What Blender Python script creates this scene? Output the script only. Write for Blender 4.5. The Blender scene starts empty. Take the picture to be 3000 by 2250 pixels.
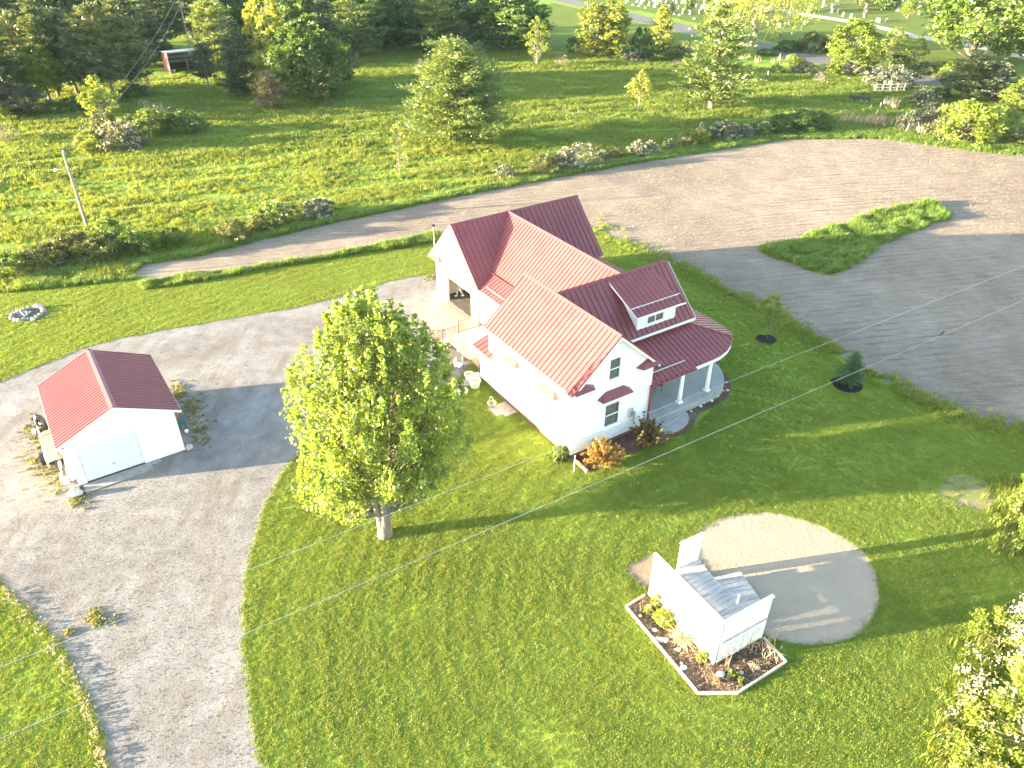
import bpy, bmesh, math, random
import numpy as np
from math import radians as R_, sin, cos, pi
from mathutils import Vector, Matrix

C = bpy.context.scene.collection
SC = bpy.context.scene
random.seed(7)

# ------------------------------------------------------------------ camera, sky, sun, exposure
CAM_H, PITCH, ROLL, FPX = 27.0, 0.583616, 0.003173, 2212.9
cam_d = bpy.data.cameras.new('camera')
cam = bpy.data.objects.new('camera', cam_d)
C.objects.link(cam)
cam_d.sensor_fit = 'HORIZONTAL'
cam_d.sensor_width = 36.0
cam_d.lens = 36.0 * FPX / 3000.0
cam_d.clip_end = 3000.0
FWD = np.array([0, cos(PITCH), -sin(PITCH)])
_U0 = np.array([0, sin(PITCH), cos(PITCH)])
_R0 = np.array([1.0, 0, 0])
RGT = cos(ROLL) * _R0 + sin(ROLL) * _U0
UPV = -sin(ROLL) * _R0 + cos(ROLL) * _U0
cam.matrix_world = Matrix(((RGT[0], UPV[0], -FWD[0], 0), (RGT[1], UPV[1], -FWD[1], 0), (RGT[2], UPV[2], -FWD[2], CAM_H), (0, 0, 0, 1)))
SC.camera = cam

SUN_AZ, SUN_EL = R_(11.0), R_(7.6)          # direction the light travels (from +x axis), height
world = bpy.data.worlds.new('World')
SC.world = world
world.use_nodes = True
nt = world.node_tree
nt.nodes.clear()
sky = nt.nodes.new('ShaderNodeTexSky')
sky.sky_type = 'NISHITA'
sky.sun_disc = False
sky.sun_elevation = SUN_EL
sky.sun_rotation = math.atan2(-cos(SUN_AZ), -sin(SUN_AZ))
sky.air_density, sky.dust_density, sky.ozone_density = 1.0, 1.2, 1.0
bg = nt.nodes.new('ShaderNodeBackground')
bg.inputs['Strength'].default_value = 0.115
wo = nt.nodes.new('ShaderNodeOutputWorld')
nt.links.new(sky.outputs[0], bg.inputs['Color'])
nt.links.new(bg.outputs[0], wo.inputs['Surface'])
sun_d = bpy.data.lights.new('sun', 'SUN')
sun_d.energy = 4.8
sun_d.angle = R_(0.55)
sun_d.color = (1.0, 0.80, 0.54)
sun = bpy.data.objects.new('sun', sun_d)
C.objects.link(sun)
sun.rotation_euler = Vector((cos(SUN_AZ) * cos(SUN_EL), sin(SUN_AZ) * cos(SUN_EL), -sin(SUN_EL))).to_track_quat('-Z', 'Y').to_euler()
sun.location = (-200, -60, 60)
SC.view_settings.view_transform = 'Standard'
SC.view_settings.look = 'None'
SC.view_settings.gamma = 1.0
SC.view_settings.exposure = 3.6
SC.view_settings.use_curve_mapping = False
HAZE = 0.000045
SC.render.engine = 'CYCLES'
SC.cycles.volume_bounces = 1
SC.cycles.max_bounces = 6
SC.cycles.diffuse_bounces = 3
SC.cycles.transmission_bounces = 4
SC.cycles.transparent_max_bounces = 4

# ------------------------------------------------------------------ helpers
K = 3000.0 / 2212.0
CP = np.array([0, 0, CAM_H])
def at(x, y, z=0.0, k=K):
    """where the view ray of a point of the photograph (2212 px wide) meets the height z"""
    d = FWD + RGT * ((x * k - 1500) / FPX) - UPV * ((y * k - 1125) / FPX)
    t = (z - CAM_H) / d[2]
    return CP + d * t
def pix(X):
    d = np.asarray(X, float) - CP
    w = d @ FWD
    return np.array([(1500 + FPX * (d @ RGT) / w) / K, (1125 - FPX * (d @ UPV) / w) / K])
def height_to(base, topy):
    lo, hi = 0.05, 40.0
    for _ in range(40):
        m = (lo + hi) / 2
        if pix(base + np.array([0, 0, m]))[1] > topy: lo = m
        else: hi = m
    return lo
def px_size(base, h=0.0):
    d = (base + np.array([0, 0, h])) - CP
    return (d @ FWD) / FPX * K          # metres per photo pixel (2212 wide)

def tag(o, label=None, cat=None, group=None, kind=None):
    if label: o['label'] = label
    if cat: o['category'] = cat
    if group: o['group'] = group
    if kind: o['kind'] = kind
    return o
def empty(name, loc, rz, label, cat, group=None):
    o = bpy.data.objects.new(name, None)
    o.empty_display_size = 0.3
    C.objects.link(o)
    o.location = loc
    o.rotation_euler = (0, 0, rz)
    return tag(o, label, cat, group)
def mesh_obj(name, verts, faces, mat, parent=None, smooth=False, loc=None):
    me = bpy.data.meshes.new(name)
    me.from_pydata([tuple(map(float, v)) for v in verts], [], faces)
    if mat:
        for m in (mat if isinstance(mat, (list, tuple)) else [mat]): me.materials.append(m)
    if smooth:
        me.polygons.foreach_set('use_smooth', [True] * len(me.polygons))
    me.update()
    o = bpy.data.objects.new(name, me)
    C.objects.link(o)
    if parent: o.parent = parent
    if loc is not None: o.location = loc
    return o
def copy_tree(o, parent=None):
    c = o.copy()
    C.objects.link(c)
    if parent: c.parent = parent
    for ch in o.children: copy_tree(ch, c)
    return c

class MB:
    """collects shapes for one mesh"""
    def __init__(s): s.v = []; s.f = []; s.mi = []; s.m = 0
    def add(s, vs, fs):
        b = len(s.v)
        s.v += [tuple(map(float, p)) for p in vs]
        s.f += [tuple(i + b for i in f) for f in fs]
        s.mi += [s.m] * len(fs)
        return s
    def box(s, x0, x1, y0, y1, z0, z1):
        return s.add([(x0, y0, z0), (x1, y0, z0), (x1, y1, z0), (x0, y1, z0), (x0, y0, z1), (x1, y0, z1), (x1, y1, z1), (x0, y1, z1)],
                     [(0, 3, 2, 1), (4, 5, 6, 7), (0, 1, 5, 4), (1, 2, 6, 5), (2, 3, 7, 6), (3, 0, 4, 7)])
    def beam(s, a, b, w, h, up=(0, 0, 1)):
        a, b = np.array(a, float), np.array(b, float)
        d = (b - a) / np.linalg.norm(b - a)
        up = np.array(up, float)
        if abs(d @ up) > .98: up = np.array([1.0, 0, 0])
        x = np.cross(d, up); x /= np.linalg.norm(x)
        y = np.cross(x, d)
        q = [-x * w / 2 - y * h / 2, x * w / 2 - y * h / 2, x * w / 2 + y * h / 2, -x * w / 2 + y * h / 2]
        return s.add([a + p for p in q] + [b + p for p in q], [(0, 3, 2, 1), (4, 5, 6, 7), (0, 1, 5, 4), (1, 2, 6, 5), (2, 3, 7, 6), (3, 0, 4, 7)])
    def tube(s, pts, rad, n=6, cap=True):
        pts = [np.array(p, float) for p in pts]
        if not hasattr(rad, '__len__'): rad = [rad] * len(pts)
        b = len(s.v)
        ref = None
        for i, p in enumerate(pts):
            d = pts[min(i + 1, len(pts) - 1)] - pts[max(i - 1, 0)]
            d = d / (np.linalg.norm(d) + 1e-9)
            if ref is None:
                ref = np.array([1.0, 0, 0]) if abs(d[0]) < .8 else np.array([0, 1.0, 0])
            x = np.cross(d, ref); x /= (np.linalg.norm(x) + 1e-9)
            y = np.cross(d, x)
            for k in range(n):
                a = 2 * pi * k / n
                s.v.append(tuple(p + rad[i] * (cos(a) * x + sin(a) * y)))
        for i in range(len(pts) - 1):
            for k in range(n):
                s.f.append((b + i * n + k, b + i * n + (k + 1) % n, b + (i + 1) * n + (k + 1) % n, b + (i + 1) * n + k)); s.mi.append(s.m)
        if cap:
            s.f.append(tuple(b + k for k in range(n))[::-1]); s.mi.append(s.m)
            s.f.append(tuple(b + (len(pts) - 1) * n + k for k in range(n))); s.mi.append(s.m)
        return s
    def lathe(s, prof, n=12, c=(0, 0, 0)):
        b = len(s.v)
        for r, z in prof:
            for k in range(n):
                s.v.append((c[0] + max(r, .001) * cos(2 * pi * k / n), c[1] + max(r, .001) * sin(2 * pi * k / n), c[2] + z))
        for i in range(len(prof) - 1):
            for k in range(n):
                s.f.append((b + i * n + k, b + i * n + (k + 1) % n, b + (i + 1) * n + (k + 1) % n, b + (i + 1) * n + k)); s.mi.append(s.m)
        s.f.append(tuple(b + k for k in range(n))[::-1]); s.mi.append(s.m)
        s.f.append(tuple(b + (len(prof) - 1) * n + k for k in range(n))); s.mi.append(s.m)
        return s
    def prism(s, poly, off):
        """polygon (3D points) extruded by the vector off"""
        n = len(poly)
        poly = [np.array(p, float) for p in poly]
        off = np.array(off, float)
        nr = np.zeros(3)
        for i in range(n): nr += np.cross(poly[i], poly[(i + 1) % n])
        if nr @ off > 0: poly = poly[::-1]
        return s.add(poly + [p + off for p in poly], [tuple(range(n)), tuple(range(2 * n - 1, n - 1, -1))] + [(i, i + n, (i + 1) % n + n, (i + 1) % n) for i in range(n)])
    def blob(s, c, r, seed=0, rough=.2, n=8, m=6):
        rnd = np.random.RandomState(seed)
        ph = rnd.rand(6) * 6.28
        b = []
        for i in range(m + 1):
            t = pi * i / m
            for k in range(n):
                a = 2 * pi * k / n
                q = 1 + rough * (sin(2 * a + ph[0] + 2 * t) * .5 + sin(3 * t + ph[1] + a) * .5 + .3 * sin(5 * a + ph[2] * t))
                b.append((c[0] + r[0] * q * sin(t) * cos(a), c[1] + r[1] * q * sin(t) * sin(a), c[2] + r[2] * q * cos(t)))
        fs = [(i * n + k, (i + 1) * n + k, (i + 1) * n + (k + 1) % n, i * n + (k + 1) % n) for i in range(m) for k in range(n)]
        return s.add(b, fs)
    def build(s, name, mat, parent=None, smooth=False, loc=None):
        o = mesh_obj(name, s.v, s.f, mat, parent, smooth, loc)
        if isinstance(mat, (list, tuple)): o.data.polygons.foreach_set('material_index', s.mi)
        return o

# ------------------------------------------------------------------ materials
M = {}
def newmat(name):
    m = bpy.data.materials.new(name)
    m.use_nodes = True
    t = m.node_tree
    b = t.nodes['Principled BSDF']
    M[name] = m
    return m, t, b
def N(t, typ, **kw):
    n = t.nodes.new(typ)
    for k, v in kw.items():
        if k in n.inputs: n.inputs[k].default_value = v
        else: setattr(n, k, v)
    return n
def pos_vec(t, scale=(1, 1, 1), rot=0.0, world_space=True):
    g = t.nodes.new('ShaderNodeNewGeometry') if world_space else t.nodes.new('ShaderNodeTexCoord')
    mp = t.nodes.new('ShaderNodeMapping')
    mp.inputs['Scale'].default_value = scale
    mp.inputs['Rotation'].default_value = (0, 0, rot)
    t.links.new(g.outputs['Position' if world_space else 'Object'], mp.inputs['Vector'])
    return mp.outputs[0]
def noise(t, vec, scale, detail=4, rough=.55):
    n = N(t, 'ShaderNodeTexNoise')
    n.inputs['Scale'].default_value = scale
    n.inputs['Detail'].default_value = detail
    n.inputs['Roughness'].default_value = rough
    t.links.new(vec, n.inputs['Vector'])
    return n.outputs['Fac']
def ramp(t, fac, stops):
    r = t.nodes.new('ShaderNodeValToRGB')
    e = r.color_ramp.elements
    while len(e) > 1: e.remove(e[-1])
    e[0].position = stops[0][0]; e[0].color = (*stops[0][1], 1)
    for p, c in stops[1:]:
        q = e.new(p); q.color = (*c, 1)
    t.links.new(fac, r.inputs[0])
    return r.outputs[0]
def mix(t, fac, a, b, typ='MIX'):
    m = t.nodes.new('ShaderNodeMix')
    m.data_type = 'RGBA'; m.blend_type = typ
    for s, v in ((0, fac), (6, a), (7, b)):
        if hasattr(v, 'is_linked') or hasattr(v, 'links'): t.links.new(v, m.inputs[s])
        else: m.inputs[s].default_value = v if s == 0 else (*v, 1)
    return m.outputs[2]
def math_(t, op, a, b=0.0):
    m = t.nodes.new('ShaderNodeMath'); m.operation = op
    for i, v in enumerate((a, b)):
        if hasattr(v, 'links'): t.links.new(v, m.inputs[i])
        else: m.inputs[i].default_value = v
    return m.outputs[0]
def bump(t, b, h, strength, dist=.05):
    n = t.nodes.new('ShaderNodeBump')
    n.inputs['Strength'].default_value = strength
    n.inputs['Distance'].default_value = dist
    t.links.new(h, n.inputs['Height'])
    t.links.new(n.outputs[0], b.inputs['Normal'])
def plain(name, col, rough=.6, metal=0.0, var=.12, vs=3.0, bs=0.0, bd=.01, bscale=40):
    m, t, b = newmat(name)
    v = pos_vec(t, world_space=False)
    f = noise(t, v, vs)
    lo = tuple(c * (1 - var) for c in col); hi = tuple(min(1, c * (1 + var)) for c in col)
    t.links.new(ramp(t, f, [(.3, lo), (.7, hi)]), b.inputs['Base Color'])
    b.inputs['Roughness'].default_value = rough
    b.inputs['Metallic'].default_value = metal
    if bs: bump(t, b, noise(t, v, bscale), bs, bd)
    return m

plain('white_paint', (.80, .80, .78), .5, var=.03)
plain('white_trim', (.82, .82, .81), .45, var=.02)
plain('weathered_white', (.66, .67, .68), .6, var=.03, vs=6)
plain('fascia_red', (.22, .045, .05), .4, var=.06)
plain('concrete', (.2784, .2784, .2714), .85, var=.12, vs=1.3, bs=.2, bscale=60)
plain('concrete_worn', (.2506, .2401, .2227), .9, var=.22, vs=2.2, bs=.3, bscale=40)
plain('tan_concrete', (.2232, .1922, .1500), .9, var=.2, vs=2.0)
plain('brick_base', (.16, .075, .06), .85, var=.35, vs=9)
plain('dark_floor', (.085, .075, .065), .7, var=.3, vs=1.5)
plain('cream_wall', (.50, .45, .34), .8, var=.08)
plain('black_rubber', (.02, .02, .02), .7, var=.2)
plain('dark_metal', (.03, .03, .035), .4, metal=.6)
plain('grey_metal', (.35, .36, .37), .4, metal=.7)
plain('galv', (.5, .52, .54), .45, metal=.5)
plain('grey_wood', (.30, .29, .28), .85, var=.3, vs=5, bs=.3)
plain('pole_wood', (.24, .20, .16), .9, var=.3, vs=4, bs=.3)
plain('pale_timber', (.52, .44, .35), .85, var=.2, vs=4)
plain('rail_wood', (.17, .12, .08), .8, var=.2, vs=5)
plain('tan_board', (.42, .37, .27), .85, var=.2, vs=4)
plain('bark', (.16, .135, .11), .95, var=.35, vs=5, bs=.6, bd=.03, bscale=14)
plain('bark_grey', (.17, .15, .13), .95, var=.3, vs=5, bs=.6, bd=.03, bscale=12)
plain('bark_red', (.22, .13, .085), .95, var=.3, vs=5, bs=.6, bd=.03, bscale=12)
plain('twig', (.24, .19, .15), .95, var=.3)
plain('straw', (.36, .29, .18), .95, var=.25)
plain('stone_pale', (.52, .50, .46), .85, var=.18, vs=4, bs=.4, bscale=14)
plain('stone_grey', (.20, .19, .185), .9, var=.3, vs=4, bs=.5, bscale=12)
plain('stone_pink', (.42, .33, .30), .9, var=.2, vs=4, bs=.5, bscale=12)
plain('granite', (.55, .53, .50), .6, var=.15, vs=2)
plain('granite_dark', (.06, .06, .065), .35, var=.2, vs=2)
plain('granite_red', (.30, .17, .14), .5, var=.15, vs=2)
plain('ash', (.12, .115, .11), .95, var=.4, vs=7, bs=.6, bscale=20)
plain('paver', (.36, .28, .24), .9, var=.2, vs=3)
plain('green_board', (.03, .09, .08), .6, var=.2)
plain('red_plastic', (.5, .06, .03), .5)
plain('shed_red', (.10, .028, .026), .8, var=.25, vs=3)
plain('shed_tin', (.33, .35, .37), .6, metal=.2, var=.15, vs=2)
plain('trousers', (.42, .46, .52), .9, var=.08)
plain('skin', (.45, .29, .22), .6, var=.05)
plain('shirt', (.12, .14, .2), .9)
plain('hair', (.06, .04, .03), .8)
plain('curtain', (.22, .23, .20), .95, var=.25, vs=8)
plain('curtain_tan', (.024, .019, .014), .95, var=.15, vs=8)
plain('room_dark', (.03, .03, .03), .9)
plain('pot_white', (.72, .70, .66), .5, var=.04)
plain('soil', (.16, .12, .09), .95, var=.3, vs=8)
plain('brown_cloth', (.055, .045, .042), .9)
plain('bird_black', (.012, .012, .014), .6)
plain('cable', (.33, .34, .34), .5, metal=.2)
plain('cable_black', (.06, .06, .065), .5)
plain('black_trough', (.015, .016, .02), .45)

# glass pane
m, t, b = newmat('glass')
b.inputs['Base Color'].default_value = (.75, .8, .8, 1)
b.inputs['Roughness'].default_value = .03
b.inputs['Transmission Weight'].default_value = .92
b.inputs['IOR'].default_value = 1.45
m, t, b = newmat('glass_dark')
b.inputs['Base Color'].default_value = (.05, .06, .065, 1)
b.inputs['Roughness'].default_value = .06
# painted metal roofing
def roofing(name, col):
    m, t, b = newmat(name)
    v = pos_vec(t, world_space=False)
    f = noise(t, v, .7, 3)
    t.links.new(ramp(t, f, [(.3, tuple(c * .9 for c in col)), (.7, tuple(c * 1.1 for c in col))]), b.inputs['Base Color'])
    b.inputs['Roughness'].default_value = .38
    b.inputs['Specular IOR Level'].default_value = .35
    bump(t, b, noise(t, v, 2.5, 2), .06, .05)
roofing('roof_red', (.190, .054, .056))
roofing('garage_red', (.1783, .0522, .0557))
# lap siding: shallow relief, boards about 11 cm
m, t, b = newmat('siding')
v = pos_vec(t, world_space=False)
sx = t.nodes.new('ShaderNodeSeparateXYZ'); t.links.new(v, sx.inputs[0])
saw = math_(t, 'FRACT', math_(t, 'MULTIPLY', sx.outputs[2], 8.7))
b.inputs['Base Color'].default_value = (.80, .80, .79, 1)
t.links.new(ramp(t, noise(t, v, 1.2, 5), [(.3, (.77, .77, .75)), (.7, (.83, .83, .82))]), b.inputs['Base Color'])
b.inputs['Roughness'].default_value = .55
inv = math_(t, 'SUBTRACT', 1.0, saw)
bump(t, b, inv, .9, .012)
# weathered deck board
m, t, b = newmat('deck_board')
v = pos_vec(t, scale=(9, 1, 9), world_space=False)
oi = t.nodes.new('ShaderNodeObjectInfo')
f = noise(t, v, 3.0, 6, .65)
c1 = ramp(t, f, [(.25, (.22, .21, .21)), (.55, (.36, .355, .35)), (.8, (.46, .44, .41))])
c2 = mix(t, oi.outputs['Random'], (.8, .8, .82), (1.1, 1.08, 1.04))
t.links.new(mix(t, 1.0, c1, c2, 'MULTIPLY'), b.inputs['Base Color'])
b.inputs['Roughness'].default_value = .9
bump(t, b, f, .4, .01)

# ---- ground covers (world space)
def ground_mat(name, stops, big=(.06, .35), fine=18, bumps=((3.0, .6, .05), (22, .5, .02)), rough=.95, stretch=(1, 1, 1), rot=0):
    m, t, b = newmat(name)
    v = pos_vec(t, stretch, rot)
    v0 = pos_vec(t)
    f1 = noise(t, v0, big[0], 4, .6); f2 = noise(t, v0, big[1], 5, .6); f3 = noise(t, v, fine, 5, .7)
    s = math_(t, 'ADD', math_(t, 'MULTIPLY', f1, .35), math_(t, 'ADD', math_(t, 'MULTIPLY', f2, .3), math_(t, 'MULTIPLY', f3, .35)))
    t.links.new(ramp(t, s, stops), b.inputs['Base Color'])
    b.inputs['Roughness'].default_value = rough
    b.inputs['Specular IOR Level'].default_value = .15
    h = None
    for sc, wt, d in bumps:
        q = math_(t, 'MULTIPLY', noise(t, v, sc, 4, .65), wt)
        h = q if h is None else math_(t, 'ADD', h, q)
    bump(t, b, h, 1.0, bumps[0][2])
    return m, t, b, v0
ground_mat('lawn', [(.34, (.0940, .1480, .0198)), (.48, (.1394, .2017, .0264)), (.58, (.1940, .2488, .0363)), (.68, (.2879, .3194, .0743))], big=(.09, .6), fine=11, bumps=((9, .7, .05), (30, .5, .02)))
ground_mat('meadow', [(.34, (.0799, .1478, .0176)), (.48, (.1271, .2046, .0252)), (.6, (.1876, .2574, .0353)), (.7, (.2722, .2970, .0693))], big=(.05, .3), fine=3.5, bumps=((1.6, 1.0, .3), (6, .5, .1)), stretch=(.5, 1.6, 1), rot=R_(10))
ground_mat('far_turf', [(.35, (.050, .085, .010)), (.5, (.080, .115, .012)), (.65, (.12, .145, .02))], big=(.03, .2), fine=2.5, bumps=((1.5, .8, .1), (6, .4, .05)))
m, t, b, v0 = ground_mat('gravel', [(.36, (.088, .080, .072)), (.44, (.148, .141, .134)), (.53, (.205, .200, .194)), (.64, (.275, .27, .264))], big=(.17, 1.1), fine=9, bumps=((9, .7, .035), (30, .8, .018)))
GRAVEL_T = t
ground_mat('asphalt', [(.35, (.088, .086, .083)), (.5, (.118, .116, .112)), (.65, (.15, .147, .141))], big=(.05, .4), fine=14, bumps=((20, .3, .01),))
ground_mat('sand', [(.33, (.2557, .2067, .1528)), (.5, (.2984, .2451, .1853)), (.66, (.3332, .2792, .2146))], big=(.2, 1.2), fine=12, bumps=((4.5, .9, .06), (18, .35, .015)))
ground_mat('lane', [(.35, (.2506, .2366, .2158)), (.6, (.3202, .3062, .2854))], big=(.1, .6), fine=10, bumps=((12, .4, .02),))
ground_mat('mulch', [(.36, (.0330, .0225, .0180)), (.5, (.0825, .0540, .0405)), (.6, (.1500, .0975, .0690)), (.7, (.3000, .2100, .1500))], big=(.5, 3), fine=26, bumps=((18, .9, .05), (50, .7, .02)))
ground_mat('mulch_red', [(.36, (.05, .028, .024)), (.5, (.12, .07, .058)), (.62, (.22, .14, .12)), (.72, (.34, .25, .22))], big=(.5, 3), fine=22, bumps=((18, .9, .05), (45, .7, .02)))
ground_mat('mulch_black', [(.36, (.008, .007, .007)), (.55, (.022, .019, .018)), (.72, (.05, .045, .04))], big=(.5, 3), fine=26, bumps=((18, .9, .05), (50, .7, .02)))
ground_mat('bare_soil', [(.35, (.16, .125, .085)), (.5, (.24, .19, .135)), (.66, (.33, .27, .2))], big=(.3, 2), fine=14, bumps=((8, .8, .05), (30, .5, .02)))
# wheel tracks in the gravel: long streaks of compacted, browner stone along the drive
def gravel_tracks(t):
    b_ = [n for n in t.nodes if n.type == 'BSDF_PRINCIPLED'][0]
    c0 = b_.inputs['Base Color'].links[0].from_socket
    f = noise(t, pos_vec(t, (1.1, .16, 1), R_(8)), 1.0, 5, .6)
    g = noise(t, pos_vec(t), .28, 3, .6)
    k = math_(t, 'MULTIPLY', ramp(t, f, [(.44, (0, 0, 0)), (.62, (1, 1, 1))]), ramp(t, g, [(.35, (.1, .1, .1)), (.65, (.9, .9, .9))]))
    t.links.new(mix(t, k, c0, (.140, .122, .104)), b_.inputs['Base Color'])
gravel_tracks(GRAVEL_T)
# worn turf: soil showing between thin grass
m, t, b = newmat('thin_turf')
v = pos_vec(t)
f = noise(t, v, 1.7, 6, .7)
t.links.new(ramp(t, f, [(.36, (.105, .145, .022)), (.47, (.13, .15, .03)), (.56, (.19, .16, .09)), (.68, (.25, .20, .13))]), b.inputs['Base Color'])
b.inputs['Roughness'].default_value = .95
bump(t, b, noise(t, v, 14, 5, .7), .8, .04)
# harrowed field: clods and curved tine tracks
m, t, b, v0 = ground_mat('soil_field', [(.36, (.1197, .0951, .0744)), (.45, (.1824, .1485, .1188)), (.54, (.2337, .1949, .1572)), (.64, (.3306, .2807, .2280))], big=(.045, .35), fine=2.6, bumps=((3.2, .9, .10), (11, .8, .03)), stretch=(.25, 2.0, 1), rot=R_(14))
def field_tracks():
    b_ = [n for n in t.nodes if n.type == 'BSDF_PRINCIPLED'][0]
    bn = [n for n in t.nodes if n.type == 'BUMP'][0]
    h0 = bn.inputs['Height'].links[0].from_socket
    c0 = b_.inputs['Base Color'].links[0].from_socket
    mp = t.nodes.new('ShaderNodeMapping'); mp.inputs['Rotation'].default_value = (0, 0, R_(76))
    g = t.nodes.new('ShaderNodeNewGeometry'); t.links.new(g.outputs['Position'], mp.inputs['Vector'])
    hs = []
    for sc, dist, dsc, seed in ((.42, 11.0, .035, .05), (.31, 16.0, .06, .031)):
        w = t.nodes.new('ShaderNodeTexWave'); w.wave_type = 'BANDS'; w.bands_direction = 'X'
        w.inputs['Scale'].default_value = sc; w.inputs['Distortion'].default_value = dist
        w.inputs['Detail'].default_value = 1.0; w.inputs['Detail Scale'].default_value = dsc
        t.links.new(mp.outputs[0], w.inputs['Vector'])
        msk = ramp(t, noise(t, v0, seed, 3), [(.40, (.05, .05, .05)), (.60, (1, 1, 1))])
        brk = ramp(t, noise(t, pos_vec(t, (.2, 1.6, 1), R_(14)), 1.4, 4, .7), [(.40, (0, 0, 0)), (.62, (1, 1, 1))])
        hs.append(math_(t, 'MULTIPLY', math_(t, 'MULTIPLY', ramp(t, w.outputs['Fac'], [(.62, (0, 0, 0)), (.86, (1, 1, 1))]), msk), brk))
    h = math_(t, 'ADD', hs[0], hs[1])
    t.links.new(mix(t, math_(t, 'MULTIPLY', h, .62), c0, (.105, .090, .074)), b_.inputs['Base Color'])
    t.links.new(math_(t, 'SUBTRACT', h0, math_(t, 'MULTIPLY', h, .35)), bn.inputs['Height'])
field_tracks()

# ---- foliage: reflecting and translucent leaves, colour varied leaf by leaf
def leafmat(name, dark, mid, light, trans=.45):
    m, t, b = newmat(name)
    t.nodes.remove(b)
    a = t.nodes.new('ShaderNodeAttribute'); a.attribute_name = 'tint'
    oi = t.nodes.new('ShaderNodeObjectInfo')
    f = math_(t, 'ADD', a.outputs['Fac'], math_(t, 'MULTIPLY', math_(t, 'SUBTRACT', oi.outputs['Random'], .5), .25))
    c = ramp(t, f, [(.1, dark), (.5, mid), (.95, light)])
    d = t.nodes.new('ShaderNodeBsdfDiffuse'); tr = t.nodes.new('ShaderNodeBsdfTranslucent')
    gl = t.nodes.new('ShaderNodeBsdfGlossy'); gl.inputs['Roughness'].default_value = .45
    t.links.new(c, d.inputs['Color'])
    t.links.new(mix(t, 1.0, c, (1.45, 1.2, .4), 'MULTIPLY'), tr.inputs['Color'])
    m1 = t.nodes.new('ShaderNodeMixShader'); m1.inputs[0].default_value = trans
    t.links.new(d.outputs[0], m1.inputs[1]); t.links.new(tr.outputs[0], m1.inputs[2])
    m2 = t.nodes.new('ShaderNodeMixShader'); m2.inputs[0].default_value = .04
    t.links.new(m1.outputs[0], m2.inputs[1]); t.links.new(gl.outputs[0], m2.inputs[2])
    out = [n for n in t.nodes if n.type == 'OUTPUT_MATERIAL'][0]
    t.links.new(m2.outputs[0], out.inputs['Surface'])
    return m
leafmat('leaf_maple', (.115, .205, .036), (.190, .285, .062), (.280, .360, .110), .56)
leafmat('leaf_bright', (.0978, .1593, .0176), (.1725, .2419, .0308), (.2587, .3127, .0495), .5)
leafmat('leaf_dark', (.0345, .0826, .0176), (.0690, .1357, .0264), (.1265, .1888, .0385), .42)
leafmat('leaf_mid', (.0575, .1180, .0198), (.1035, .1770, .0286), (.1725, .2301, .0440), .45)
leafmat('leaf_olive', (.0633, .0885, .0275), (.1092, .1357, .0440), (.1725, .1947, .0770), .4)
leafmat('leaf_grey', (.055, .080, .055), (.10, .125, .085), (.17, .18, .13), .35)
leafmat('needle_pine', (.046, .078, .036), (.095, .135, .055), (.165, .195, .085), .3)
leafmat('needle_white', (.062, .115, .036), (.125, .190, .055), (.215, .260, .09), .4)
leafmat('needle_dark', (.0300, .0561, .0308), (.0562, .0878, .0440), (.0938, .1220, .0605), .25)
leafmat('needle_tan', (.085, .080, .045), (.14, .125, .07), (.20, .17, .10), .25)
leafmat('needle_spruce', (.045, .105, .05), (.085, .165, .07), (.14, .22, .10), .35)
leafmat('leaf_orange', (.24, .14, .035), (.36, .24, .06), (.48, .36, .11), .4)
leafmat('leaf_orange_shade', (.085, .062, .024), (.14, .10, .036), (.20, .155, .05), .35)  # darker copy of the orange leaves, shade put into the colour
leafmat('blossom', (.40, .38, .33), (.55, .52, .46), (.70, .67, .60), .3)
leafmat('leaf_lime', (.15, .20, .03), (.24, .29, .05), (.33, .36, .09), .4)
leafmat('reed', (.26, .21, .15), (.36, .30, .22), (.46, .40, .30), .2)
leafmat('grass_lawn', (.1025, .1804, .0211), (.1940, .2781, .0317), (.3493, .3865, .0704), .5)
leafmat('grass_meadow', (.095, .165, .026), (.175, .245, .036), (.26, .30, .055), .55)
leafmat('grass_tall', (.0798, .1645, .0286), (.1377, .2359, .0372), (.2175, .3003, .0644), .5)
leafmat('grass_weed', (.12, .15, .03), (.19, .20, .045), (.28, .26, .08), .4)

# ------------------------------------------------------------------ vegetation generators
def leaf_mesh(name, cent, size, long_dir, mat, rnd, aspect=.55, tint=None, droop=None):
    n = len(cent)
    L = long_dir / (np.linalg.norm(long_dir, axis=1, keepdims=True) + 1e-9)
    q = rnd.normal(size=(n, 3))
    Wd = np.cross(L, q); Wd /= (np.linalg.norm(Wd, axis=1, keepdims=True) + 1e-9)
    s = size[:, None]
    V = np.empty((n, 4, 3))
    V[:, 0] = cent - L * s * .5
    V[:, 1] = cent + Wd * s * aspect * .5 + L * s * .05
    V[:, 2] = cent + L * s * .5
    V[:, 3] = cent - Wd * s * aspect * .5 + L * s * .05
    me = bpy.data.meshes.new(name)
    me.vertices.add(n * 4); me.loops.add(n * 4); me.polygons.add(n)
    me.vertices.foreach_set('co', V.reshape(-1).astype(np.float32))
    me.loops.foreach_set('vertex_index', np.arange(n * 4, dtype=np.int32))
    me.polygons.foreach_set('loop_start', np.arange(0, n * 4, 4, dtype=np.int32))
    if tint is None: tint = rnd.rand(n)
    at_ = me.attributes.new('tint', 'FLOAT', 'POINT')
    at_.data.foreach_set('value', np.repeat(np.clip(tint, 0, 1), 4).astype(np.float32))
    me.materials.append(mat)
    me.update(calc_edges=True)
    return me
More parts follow.
